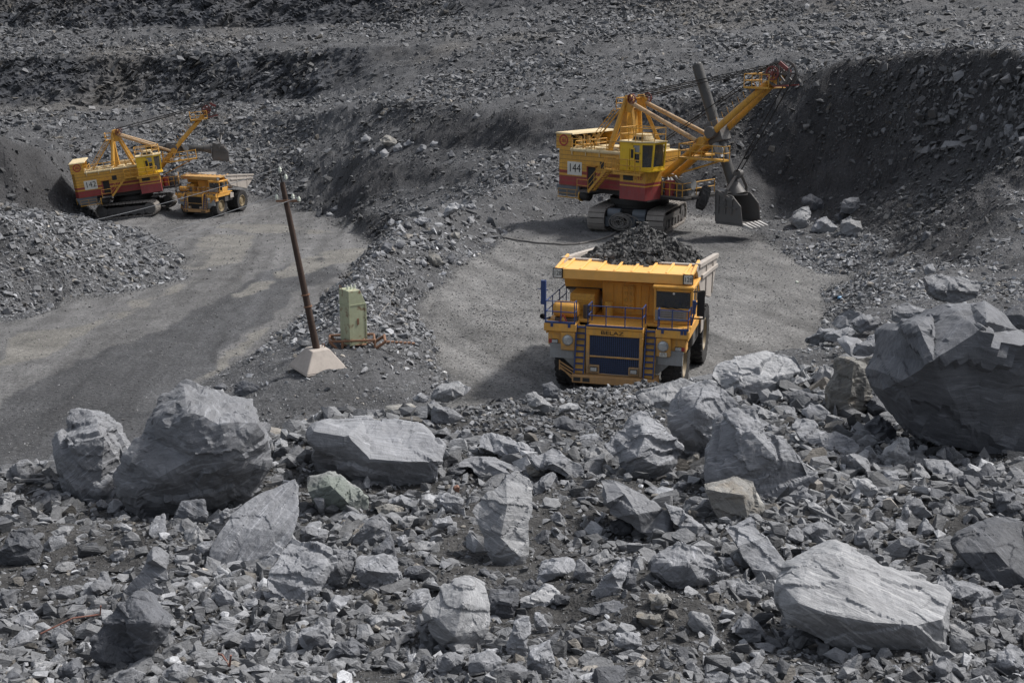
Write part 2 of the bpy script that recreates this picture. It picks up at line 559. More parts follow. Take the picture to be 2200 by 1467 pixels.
# pole bank between the two floors
LW((-4.4, 112, 1.6), (-6.6, 101, 2.6), (-8.6, 92, 2.6), (-9.1, 83, 2.3), (-9.3, 73.5, 2.0), (-8.9, 66, 1.9), (-8.6, 60, 1.7), (-8.6, 55.5, 1.4))
LZ((1060, 515, 0), (960, 590, 0), (900, 640, 0), (890, 680, 0), (930, 720, 0), (960, 780, 0), (975, 830, 0))
LW((-2.6, 56, 0), (-3.0, 50, 0), (-4, 43, 0))
line([at_left(u, v) for u, v in ((800, 530), (760, 580), (700, 640), (640, 690), (560, 750), (480, 800), (430, 835))])
LW((-13.2, 56, 0), (-12.5, 50, 0), (-10, 44, 0), (-9, 37, 0))
LY((850, 790, 56.5), (800, 840, 53.5), (700, 850, 52.5))
# left floor
for Y in (66, 78, 92, 106, 120, 136, 150, 162):
    t0 = max((-560 + (Y - 66) * 4.0), -420)
    a, b = -0.33 + (Y - 66) * 0.0009, -0.17 + (Y - 66) * 0.0004
    LW((a * Y, Y, left_z(Y)), (b * Y, Y, left_z(Y)))
LW((-60, 36, 0), (-20, 36, 0), (-12, 38, 0))
LW((-60, 50, 0), (-14, 50, 0))
LW((-60, 60, 0), (-16, 60, 0))
LW((3, 50, 0), (7, 50, 0)); LW((0, 62, 0), (14, 62, 0)); LW((-1, 72, 0), (16, 72, 0)); LW((-3, 82, 0), (20, 82, 0)); LW((0, 95, 0), (18, 95, 0)); LW((2, 105, 0), (22, 105, 0))
# left spoil mound
line([at_left(u, v) for u, v in ((-500, 700), (0, 692), (60, 672), (150, 642), (260, 626), (370, 596), (388, 562), (335, 520))])
LY((-500, 470, 84), (0, 470, 88), (120, 474, 95), (200, 490, 103), (290, 530, 110))
LW((-60, 112, -3.0), (-42, 112, -3.6), (-33, 118, -4.1))
line([at_left(u, v) for u, v in ((170, 482), (260, 478), (420, 470), (560, 458), (640, 456), (720, 476), (800, 530))])
# left slope behind the far shovel
LY((-500, 440, 130), (0, 440, 140), (100, 456, 152), (165, 468, 157))
LY((-500, 285, 140), (0, 300, 150), (110, 322, 165), (215, 345, 182))
LY((215, 430, 180), (320, 432, 180), (420, 425, 177), (480, 428, 174), (540, 440, 171), (640, 455, 167))
LY((215, 360, 188), (350, 360, 189), (450, 360, 186), (520, 350, 184))
# mid heap with its terrace of boulders
LY((540, 345, 184), (620, 340, 182), (720, 345, 172), (800, 350, 157), (900, 358, 145), (1000, 368, 133), (1080, 400, 121))
LY((620, 385, 177), (720, 392, 166), (800, 395, 150), (900, 402, 138), (1000, 405, 126))
LY((640, 440, 168), (720, 455, 153), (800, 462, 133), (900, 470, 119), (1000, 445, 111))
LY((540, 320, 200), (640, 312, 195), (800, 305, 168), (1000, 310, 145), (1120, 330, 133))
# dark bank behind
LY((-500, 290, 205), (0, 290, 205), (300, 290, 206), (420, 280, 210), (525, 258, 215), (700, 240, 196), (880, 214, 176), (1050, 236, 150))
# lower bench: foot and edge of the long dark face
LY((-500, 230, 245), (0, 230, 245), (300, 228, 245), (600, 222, 240), (760, 205, 228), (900, 190, 215))
LY((-500, 126, 258), (0, 125, 258), (300, 122, 258), (550, 112, 255), (800, 104, 245), (1050, 95, 235), (1200, 94, 225), (1500, 89, 215), (1800, 80, 195), (2100, 75, 170), (2700, 80, 150))
LY((1150, 165, 180), (1400, 150, 170), (1650, 130, 158), (1900, 100, 145))
# upper talus and cliff
LY((-500, 62, 285), (0, 60, 285), (550, 62, 285), (800, 52, 282), (1100, 40, 275), (1600, 30, 262), (2200, 25, 240), (2700, 25, 230))
LY((-500, -30, 299), (0, -30, 299), (550, -35, 298), (1100, -55, 296), (1600, -60, 287), (2200, -60, 270), (2700, -60, 262))
LW((-400, 340, 42), (0, 340, 42), (400, 340, 42)); LW((-400, 420, 50), (400, 420, 50)); LW((-700, 900, 50), (700, 900, 50))
for x in (-700, 700):
    LW((x, -40, 25), (x, 900, 50))
for s in (-1, 1):
    LW((s * 260, -40, 25), (s * 260, 260, 25))
# level pad under the far shovel, climbing towards its boom
SH2 = (-48.83, 160.1, -6.55, R(14.1), R(-6.8))               # x, y, z, heading, pitch
_c, _s = math.cos(SH2[3]), math.sin(SH2[3])
CTRL = [p for p in CTRL if math.hypot(p[0] - SH2[0], p[1] - SH2[1]) > 7.5]
for a in np.linspace(-5.5, 5.5, 6):
    for b in np.linspace(-4.5, 4.5, 5):
        CTRL.append(np.array((SH2[0] + a * _c - b * _s, SH2[1] + a * _s + b * _c, SH2[2] + .1186 * a)))
_p = at_left(419, 469)
CTRL = [p for p in CTRL if not (abs(p[0] - _p[0] - 1.5) < 5 and -1.5 < p[1] - _p[1] < 12.5)]
for a in np.linspace(-3.5, 6.5, 6):
    for b in np.linspace(-1, 12, 6):
        CTRL.append(np.array((_p[0] + a, _p[1] + b, _p[2] + .015 * b)))
C3 = np.array(CTRL)
tri_v, _, tri_f, *_ = delaunay_2d_cdt([Vector((p[0], p[1])) for p in C3], [], [], 0, 1e-4)[0:3]
tv2 = np.array([(p.x, p.y) for p in tri_v])
# heights of the triangulation's vertices (nearest control point)
from mathutils.kdtree import KDTree
kd = KDTree(len(C3))
for i, p in enumerate(C3): kd.insert((p[0], p[1], 0), i)
kd.balance()
tin = [(x, y, C3[kd.find((x, y, 0))[1]][2]) for x, y in tv2]
TIN = BVHTree.FromPolygons(tin, [tuple(f) for f in tri_f])
DOWN = Vector((0, 0, -1))
def tin_z(x, y):
    h = TIN.ray_cast(Vector((x, y, 500)), DOWN)
    return h[0].z if h[0] is not None else 30.0

ys = [-30.0]
while ys[-1] < 2: ys.append(ys[-1] + 2.0)
while ys[-1] < 340: ys.append(ys[-1] + (0.32 if 234 < ys[-1] < 262 or 280 < ys[-1] < 303 else 0.4 if 205 < ys[-1] < 218 else max(0.07, 0.0052 * ys[-1])))
while ys[-1] < 900: ys.append(ys[-1] + 12)
ys = np.array(ys)
fr = np.concatenate([np.linspace(-1.6, -0.62, 26), np.linspace(-0.6, -0.44, 34), np.linspace(-0.435, 0.435, 470), np.linspace(0.44, 0.6, 34), np.linspace(0.62, 1.6, 26)])
NY, NX = len(ys), len(fr)
gy = np.repeat(ys[:, None], NX, 1)
gx = fr[None, :] * np.maximum(gy, 14.0)
gz = np.empty((NY, NX), np.float32)
for j in range(NY):
    y = ys[j]
    for i in range(NX):
        gz[j, i] = tin_z(float(gx[j, i]), float(y))
# soften the straight creases of the triangulation a little
for _ in range(3):
    z2 = gz.copy()
    z2[1:-1, 1:-1] = (gz[1:-1, 1:-1] * 2 + gz[:-2, 1:-1] + gz[2:, 1:-1] + gz[1:-1, :-2] + gz[1:-1, 2:]) / 6
    gz = z2

def in_poly(x, y, poly):
    ins = np.zeros(x.shape, bool)
    n = len(poly)
    for i in range(n):
        x0, y0 = poly[i][0], poly[i][1]
        x1, y1 = poly[(i + 1) % n][0], poly[(i + 1) % n][1]
        if y0 == y1: continue
        c = ((y0 > y) != (y1 > y)) & (x < (x1 - x0) * (y - y0) / (y1 - y0) + x0)
        ins ^= c
    return ins
P_flat = np.stack([gx.ravel(), gy.ravel(), np.zeros(gx.size)], 1)
wob = fbm(P_flat * 0.25, 4, 3).reshape(NY, NX)
wob2 = fbm(P_flat * 0.25 + 50, 4, 4).reshape(NY, NX)
wx, wy = gx + wob * 1.8, gy + wob2 * 2.6
FLOOR_R = [at_z(u, v, 0)[:2] for u, v in ((975, 845), (960, 780), (930, 720), (890, 680), (900, 640), (960, 590), (1060, 520), (1090, 482), (1200, 462), (1400, 452), (1560, 466),
           (1630, 505), (1690, 545), (1764, 582), (1905, 596))] + [(19.5, 76), (16, 62), (12, 52), (8, 45), (-3, 43)]
FLOOR_L = [at_left(u, v)[:2] for u, v in ((430, 835), (480, 800), (560, 750), (640, 690), (700, 640), (760, 580), (805, 530), (725, 478), (640, 458), (540, 446), (480, 436), (330, 440), (180, 474),
           (300, 500), (340, 522), (392, 562), (372, 598), (260, 628), (150, 644), (60, 674), (0, 695), (-500, 705))] + [(-60, 30), (-20, 33), (-12, 37), (-13, 50)]
floor_r = in_poly(wx, wy, FLOOR_R)
floor_l = in_poly(wx, wy, FLOOR_L)
def blur(m, n=3):
    m = m.astype(np.float32)
    for _ in range(n):
        q = m.copy()
        q[1:-1, 1:-1] = (m[1:-1, 1:-1] * 2 + m[:-2, 1:-1] + m[2:, 1:-1] + m[1:-1, :-2] + m[1:-1, 2:]) / 6
        m = q
    return m
floor = blur(floor_r | floor_l, 4)
floor_wide = blur(floor_r | floor_l, 40)

# slope of the smooth surface
dzy = np.gradient(gz, axis=0) / np.maximum(np.gradient(gy, axis=0), 1e-3)
dzx = np.gradient(gz, axis=1) / np.maximum(np.gradient(gx, axis=1), 1e-3)
slope = np.sqrt(dzx ** 2 + dzy ** 2)
steep = blur(sstep(0.35, 0.75, slope), 4)

P3 = np.stack([gx.ravel(), gy.ravel(), gz.ravel()], 1)
sc = np.clip(gy / 90.0, 0.12, 1.0)
rough_amp = (1 - floor) * (0.10 + 0.65 * sc) + floor * 0.05
lump = fbm(P3 * 0.16, 5, 21).reshape(NY, NX) * 1.5 + fbm(P3 * 0.9, 4, 22).reshape(NY, NX) * 0.45
near = 1 - sstep(24, 40, gy)
lump_near = fbm(P3 * 0.7, 5, 23).reshape(NY, NX) * 0.35
dz = rough_amp * lump * (1 - near) + near * (1 - floor) * lump_near
# ruts on the floors
dz += floor * 0.05 * fbm(P3 * np.array([2.2, .12, 0]), 3, 26).reshape(NY, NX) + floor * 0.05 * fbm(P3 * np.array([0.9, 0.35, 0.0]), 3, 24).reshape(NY, NX)
# dipping strata standing out of the benches and faces far away
dip = R(40)
sx = gx * math.cos(dip) + gz * math.sin(dip)
sz = -gx * math.sin(dip) + gz * math.cos(dip)
S3 = np.stack([sx.ravel() * 0.13, gy.ravel() * 0.10, sz.ravel() * 0.75], 1)
strata = fbm(S3, 4, 31, 0.6).reshape(NY, NX)
strata = np.round(strata * 8) / 8 * 0.75 + strata * 0.25 + .35 * fbm(S3 * 3.1 + 9, 3, 33, .6).reshape(NY, NX)
blocky = np.round(fbm(P3 * np.array([.22, .1, .22]), 3, 34).reshape(NY, NX) * 6) / 6
cliff = steep * sstep(205, 245, gy)
GX = gx + (1 - near) * steep * 0.25 * fbm(P3 * 0.5, 3, 41).reshape(NY, NX)
gul = fbm(P3 * np.array([0.16, 0.10, 0.05]), 5, 42, 0.6).reshape(NY, NX)
GY = gy - cliff * (strata * 2.6 + blocky * 2.0) - steep * (1 - near) * (1 - cliff) * (2.6 * gul + 0.5 * fbm(P3 * 0.5, 4, 43).reshape(NY, NX))
GZ = gz + dz + cliff * strata * 0.8
GV = np.stack([GX.ravel(), GY.ravel(), GZ.ravel()], 1).astype(np.float32)
idx = np.arange(NY * NX).reshape(NY, NX)
GF = np.stack([idx[:-1, :-1].ravel(), idx[:-1, 1:].ravel(), idx[1:, 1:].ravel(), idx[1:, :-1].ravel()], 1)

# ---- colour of the ground: dusty floors, dark damp fresh faces, rubble beds, painted shovel shade
def poly_mask(pts, fn, n=6):
    return blur(in_poly(wx, wy, [fn(u, v)[:2] for u, v in pts]), n)
PALE_L = [((0, 730), (150, 700), (300, 645), (400, 600), (460, 590), (380, 625), (230, 700), (100, 765), (0, 800)),
          ((395, 575), (400, 530), (440, 500), (540, 505), (560, 530), (520, 560), (450, 580)),
          ((440, 480), (600, 480), (720, 500), (640, 505), (520, 498)),
          ((470, 640), (560, 605), (600, 600), (560, 630), (490, 650)),
          ((420, 835), (470, 790), (560, 735), (640, 680), (650, 660), (560, 715), (450, 785), (390, 835)),
          ((600, 570), (700, 540), (780, 530), (770, 560), (680, 580), (600, 600))]
pale = np.zeros((NY, NX), np.float32)
for pl in PALE_L: pale = np.maximum(pale, poly_mask(pl, at_left, 8))
SHADE_R = [((1480, 505), (1560, 500), (1640, 510), (1600, 530), (1500, 535)), ((1080, 470), (1200, 460), (1300, 480), (1250, 510), (1100, 512))]  # floor shade painted in below the near shovel's bucket and beside its tail
shadep = np.zeros((NY, NX), np.float32)
for pl in SHADE_R: shadep = np.maximum(shadep, poly_mask(pl, lambda u, v: at_z(u, v, 0), 8))
big = fbm(P3 * 0.05, 4, 51).reshape(NY, NX)
fine = fbm(P3 * 0.4, 4, 52).reshape(NY, NX)
trk = fbm(np.stack([(gx * 0.99 + gy * 0.13).ravel() * 0.75, (gy - gx * 0.1).ravel() * 0.035, np.zeros(gx.size)], 1), 4, 53).reshape(NY, NX)
fl = blur(floor_l, 4); frr = blur(floor_r, 4)
A = np.empty((NY, NX, 3), np.float32)
def setc(c): return np.array(c, np.float32)[None, None, :]
A[:] = setc((0.075, 0.076, 0.079))                                  # rubble bed
A *= (1 + 0.35 * fine)[..., None]
wall = steep * sstep(95, 110, gy) * (1 - sstep(150, 175, gy)) + steep * sstep(60, 80, gy) * sstep(12, 18, gx)
wall = np.clip(wall, 0, 1)
A = A * (1 - wall[..., None]) + setc((0.042, 0.042, 0.044)) * (1 + 0.5 * fine)[..., None] * wall[..., None]   # freshly dug damp face
bank = steep * sstep(165, 180, gy) * (1 - cliff)
A = A * (1 - 0.6 * bank[..., None]) + setc((0.068, 0.07, 0.074)) * 0.6 * bank[..., None]
A = A * (1 - cliff[..., None]) + (setc((0.052, 0.055, 0.062)) * (1 + 0.55 * strata + .25 * fine)[..., None]) * cliff[..., None]
brown = (sstep(0.1, 0.4, big) * (1 - floor) * sstep(200, 240, gy))[..., None] * 0.4
A = A * (1 - brown) + setc((0.118, 0.109, 0.096)) * brown
trk2 = fbm(np.stack([(gx * 0.92 + gy * 0.39).ravel() * 0.8, (gy * 0.92 - gx * 0.39).ravel() * 0.05, np.ones(gx.size)], 1), 4, 55).reshape(NY, NX)
rut2 = fbm(np.stack([(gx * 0.92 + gy * 0.39 + 2.5 * wob).ravel() * 1.7, (gy * 0.92 - gx * 0.39).ravel() * 0.03, np.ones(gx.size)], 1), 3, 58).reshape(NY, NX)
ft = setc((0.141, 0.139, 0.136)) * (1 + 0.3 * fine + 0.45 * trk2 + .2 * big + .35 * rut2)[..., None]
edge_mix = sstep(.35, .75, floor_wide + .35 * fine)
frr = frr * (.25 + .75 * edge_mix)
A = A * (1 - frr[..., None]) + ft * frr[..., None]
pale = sstep(.34, .62, pale * (0.75 + .45 * trk) + .34 * fine + .12 * trk - .03)
band = poly_mask(((-200, 1060), (0, 845), (120, 800), (280, 730), (450, 650), (600, 570), (700, 545), (770, 540), (720, 590), (640, 640), (560, 700), (470, 770), (400, 830), (330, 910), (250, 1000), (150, 1080)), at_left, 10)
band = sstep(.3, .7, band + .25 * trk + .15 * fine)
rut = fbm(np.stack([(gx * 0.99 + gy * 0.13 + 1.5 * wob).ravel() * 1.9, (gy - gx * 0.1).ravel() * 0.02, np.zeros(gx.size)], 1), 3, 57).reshape(NY, NX)
lt = (setc((0.113, 0.112, 0.112)) * (1 - band[..., None]) + setc((0.066, 0.067, 0.070)) * band[..., None]) * (1 + 0.12 * fine + 0.4 * trk + .35 * rut)[..., None]
fl = fl * (.25 + .75 * np.maximum(edge_mix, pale))
lt = lt * (1 - pale[..., None]) + setc((0.145, 0.140, 0.129)) * (1 + 0.2 * fine)[..., None] * pale[..., None]
A = A * (1 - fl[..., None]) + lt * fl[..., None]
A = A * (1 - 0.6 * shadep[..., None]) + setc((0.075, 0.074, 0.078)) * 0.6 * shadep[..., None]
A = A * (1 - near[..., None] * (1 - floor[..., None])) + setc((0.055, 0.054, 0.053)) * (1 + 0.3 * fine)[..., None] * near[..., None] * (1 - floor[..., None])
A = np.clip(A, 0.015, 0.6)
terrain = tag(link_mesh('terrain', np_mesh('terrain', GV, GF, [GROUND], A.reshape(-1, 3), smooth=True)), kind='structure')
_cl = np.maximum(cliff, .9 * steep * (1 - near))
_cl = (_cl[:-1, :-1] + _cl[1:, 1:]).ravel() / 2
terrain.data.polygons.foreach_set('use_smooth', _cl < .35)

TER = BVHTree.FromPolygons([tuple(p) for p in GV.tolist()], GF.tolist())
def ground_z(x, y):
    h = TER.ray_cast(Vector((x, y, 400)), DOWN)
    return h[0].z if h[0] is not None else 0.0
def hit(u, v):
    """where the photo's ray meets the ground"""
    d = Vector(ray(u, v)).normalized()
    h = TER.ray_cast(Vector((0, 0, CAM_Z)), d)
    return h[0], h[1]
# ------------------------------------------------------------------ boulders one by one
ZOOM = {'A': (0.4684, 0, 780), 'B': (0.4682, 640, 780), 'C': (0.6184, 1380, 560), 'R': (0.409, 1600, 60), 'M': (0.2862, 640, 220),
        'N': (0.3408, 560, 340), 'L': (0.3614, 0, 250), 'P': (1.0, 0, 0)}
def hull(pts):
    bm = bmesh.new()
    for p in pts: bm.verts.new(p)
    bmesh.ops.convex_hull(bm, input=bm.verts)
    bmesh.ops.delete(bm, geom=[v for v in bm.verts if not v.link_faces], context='VERTS')
    bmesh.ops.dissolve_limit(bm, angle_limit=R(7), verts=bm.verts, edges=bm.edges)
    bmesh.ops.triangulate(bm, faces=bm.faces)
    return bm
def chip(bm, n, depth, rnd):
    """knock corners off with a few cutting planes"""
    for _ in range(n):
        vs = [v.co for v in bm.verts]
        if len(vs) < 5: return
        c = sum(vs, Vector()) / len(vs)
        d = Vector((rnd.gauss(0, 1), rnd.gauss(0, 1) - 0.5, rnd.gauss(0, 1) + 0.3)).normalized()
        far = max((v - c).dot(d) for v in vs)
        g = bmesh.ops.bisect_plane(bm, geom=bm.verts[:] + bm.edges[:] + bm.faces[:], plane_co=c + d * far * (1 - depth * rnd.uniform(0.4, 1)), plane_no=d, clear_outer=True)
        ed = [e for e in g['geom_cut'] if isinstance(e, bmesh.types.BMEdge)]
        if ed: bmesh.ops.holes_fill(bm, edges=[e for e in bm.edges if e.is_boundary], sides=0)
    bmesh.ops.triangulate(bm, faces=bm.faces)
def refine(bm, L, cap=9000):
    for _ in range(7):
        es = [e for e in bm.edges if e.calc_length() > L]
        if not es or len(bm.verts) > cap: break
        bmesh.ops.subdivide_edges(bm, edges=es, cuts=1)
        bmesh.ops.triangulate(bm, faces=[f for f in bm.faces if len(f.verts) > 3])
def facets(q, n, amp, tilt, rng_, aniso):
    """piecewise planar fracture faces: every cell of a random partition gets its own offset and tilt"""
    sd = rng_.uniform(-.75, .75, (n, 3)).astype(np.float32)
    off = rng_.normal(0, amp, n).astype(np.float32)
    tl = rng_.normal(0, tilt, (n, 3)).astype(np.float32)
    A = (q * aniso)[:, None, :] - (sd * aniso)[None]
    k = (A ** 2).sum(2).argmin(1)
    return off[k] + ((q - sd[k]) * tl[k]).sum(1)
def roughen(bm, size, seed, amp=1.0):
    bm.normal_update()
    P = np.array([v.co for v in bm.verts], np.float32)
    N = np.array([v.normal for v in bm.verts], np.float32)
    q = P / size
    g = np.random.default_rng(seed)
    rr = random.Random(seed)
    Rf = np.array(Euler((rr.uniform(-.7, .7), rr.uniform(-.7, .7), rr.uniform(0, 3))).to_matrix(), np.float32)
    qf = q @ Rf                                              # bedding frame: z across the bedding
    warp = qf + .06 * np.stack([fbm(q * 4 + 7, 3, seed + 1), fbm(q * 4 + 19, 3, seed + 2), fbm(q * 4 + 31, 3, seed + 3)], 1)
    an = np.array([1, 1, 2.6], np.float32)
    h = facets(warp, 20, .015, .075, g, an) + facets(warp, 90, .010, .06, g, an)
    h = h + fbm(q * 2.0 + seed, 4, seed) * .022
    P2 = P + N * (h * size * amp)[:, None]
    for v, p in zip(bm.verts, P2): v.co = p
    for _ in range(1): bmesh.ops.smooth_vert(bm, verts=bm.verts, factor=.28, use_axis_x=True, use_axis_y=True, use_axis_z=True)
    bm.normal_update()
    P = np.array([v.co for v in bm.verts], np.float32)
    N = np.array([v.normal for v in bm.verts], np.float32)
    g2 = fbm(q * 9.0, 4, seed + 9) * .018 + fbm(q * 26.0, 2, seed + 12) * .011
    P2 = P + N * (g2 * size * amp)[:, None]
    for v, p in zip(bm.verts, P2): v.co = p
def finish_rock(bm, name, mat, org):
    rq = random.Random(int(abs(org.x * 977 + org.y * 131 + org.z * 53)))
    Rq = Euler((rq.uniform(-.9, .9), rq.uniform(-.9, .9), rq.uniform(0, 6.28))).to_matrix().to_4x4()
    bm.transform(Rq.inverted())
    me = bpy.data.meshes.new(name)
    bmesh.ops.recalc_face_normals(bm, faces=bm.faces)
    bm.to_mesh(me); bm.free()
    me.materials.append(mat)
    me.polygons.foreach_set('use_smooth', [True] * len(me.polygons))
    me.set_sharp_from_angle(angle=R(15))
    o = link_mesh(name, me)
    o.location = org
    o.rotation_euler = Rq.to_euler()
    return o

def pt_in(u, v, poly):
    c = False
    for i in range(len(poly)):
        (x0, y0), (x1, y1) = poly[i - 1], poly[i]
        if (y0 > v) != (y1 > v) and u < (x1 - x0) * (v - y0) / (y1 - y0) + x0: c = not c
    return c
PLACED = []        # (u, v, half width px, depth, object, tone)
OUTLINES = []
def boulder(z, outline, ridges=(), m=0, label=None, Y=None, tilt=0.3, top=0.3, thick=0.75, name='boulder', amp=1.0, group='boulders of blasted rock', px_edge=5.0, jag=1):
    k, u0, v0 = ZOOM[z]
    px = [(u0 + k * x, v0 + k * y) for x, y in outline]
    rg = [(u0 + k * x, v0 + k * y, d) for x, y, d in ridges]
    jr = random.Random(int(px[0][0] * 31 + px[0][1]))
    jg, w0 = [], math.sqrt((max(p[0] for p in px) - min(p[0] for p in px)) * (max(p[1] for p in px) - min(p[1] for p in px)))
    for a, b in zip(px, px[1:] + px[:1]):
        jg.append(a)
        ln = math.hypot(b[0] - a[0], b[1] - a[1])
        if jag and ln > .16 * w0:
            t_, o_ = jr.uniform(.3, .7), jr.uniform(-.03, .03) * w0
            jg.append((a[0] + (b[0] - a[0]) * t_ - (b[1] - a[1]) / ln * o_, a[1] + (b[1] - a[1]) * t_ + (b[0] - a[0]) / ln * o_))
    px = jg
    us, vs = [p[0] for p in px], [p[1] for p in px]
    vb, vt = max(vs), min(vs)
    low = [p[0] for p in px if p[1] > vb - 0.25 * (vb - vt)]
    ub = sum(low) / len(low)
    if Y is None:
        h = hit(ub, vb - 0.04 * (vb - vt))
        Y = h[0].y if h[0] is not None else 40
    mpp = Y / FPX                                   # metres per pixel there
    W, H = (max(us) - min(us)) * mpp, (vb - vt) * mpp
    size = math.sqrt(W * H)
    seed = int(us[0] * 7 + vs[0] * 13) % 9973
    rnd = random.Random(seed)
    Y0 = Y + 0.12 * size
    cu, cv = sum(us) / len(us), sum(vs) / len(vs)
    def P(u, v, d=0.0):
        f = (vb - v) / (vb - vt)
        return Vector(at_y(u, v, Y0 + tilt * (vb - v) * mpp + top * size * max(0.0, f - 0.5) * 2 * (1 if d == 0 else 0) - d * 0.6 * size))
    if not rg:
        a = rnd.uniform(0, 6.28)
        for q in (0, 2.1, 4.2):
            rg.append((cu + rnd.uniform(.12, .26) * (max(us) - min(us)) * math.cos(a + q), cv + rnd.uniform(.12, .26) * (vb - vt) * math.sin(a + q), rnd.uniform(0.1, 0.45)))
    n = len(px)
    V2 = [Vector((u, -v)) for u, v in px] + [Vector((u, -v)) for u, v, d in rg]
    r = delaunay_2d_cdt(V2, [(i, (i + 1) % n) for i in range(n)], [], 1, 1e-3)
    ov, of_, orig = r[0], r[2], r[3]
    # winding: the outline runs clockwise or not, so keep faces whose centre is inside it
    co = []
    for p, src in zip(ov, orig):
        d = next((rg[i - n][2] for i in src if i >= n), 0.0)
        co.append(P(p.x, -p.y, d))
    faces = []
    for f in of_:
        c2 = sum((ov[i] for i in f), Vector((0, 0))) / len(f)
        if pt_in(c2.x, -c2.y, px): faces.append(list(f))
    edge = {}
    for f in faces:
        for a, b in zip(f, f[1:] + f[:1]): edge[(a, b)] = 1
    rim = {a: b for (a, b) in edge if (b, a) not in edge}
    loop = [next(iter(rim))]
    while rim[loop[-1]] != loop[0] and len(loop) < 200: loop.append(rim[loop[-1]])
    def ring(sc, back, drop):
        o = len(co)
        for i in loop:
            u, v = ov[i].x, -ov[i].y
            b = P(cu + (u - cu) * sc, cv + (v - cv) * sc) if sc < 1 else Vector(co[i])
            b.y += back * size * rnd.uniform(.85, 1.15)
            b.z -= drop * size
            co.append(b)
        return o
    o1 = ring(0.93, thick * .5, .08); o2 = ring(0.55, thick, .25)
    L = len(loop)
    for i in range(L):
        a, b = loop[i], loop[(i + 1) % L]
        faces.append([b, a, o1 + i, o1 + (i + 1) % L])
        faces.append([o1 + (i + 1) % L, o1 + i, o2 + i, o2 + (i + 1) % L])
    faces.append([o2 + i for i in range(L)])
    c = sum(co, Vector()) / len(co)
    bm = bmesh.new()
    bv = [bm.verts.new(p - c) for p in co]
    for f in faces:
        try: bm.faces.new([bv[i] for i in f])
        except ValueError: pass
    bmesh.ops.recalc_face_normals(bm, faces=bm.faces)
    bmesh.ops.triangulate(bm, faces=bm.faces)
    refine(bm, max(px_edge * mpp, size / 85), 14000)
    roughen(bm, size, seed % 500, amp)
    o = finish_rock(bm, name, ROCK[m], c)
    tag(o, label, 'boulder' if name == 'boulder' else 'rock', group)
    PLACED.append([cu, cv, 0.5 * (max(us) - min(us)), Y, o, m, vb - vt])
    OUTLINES.append(px)
    return o

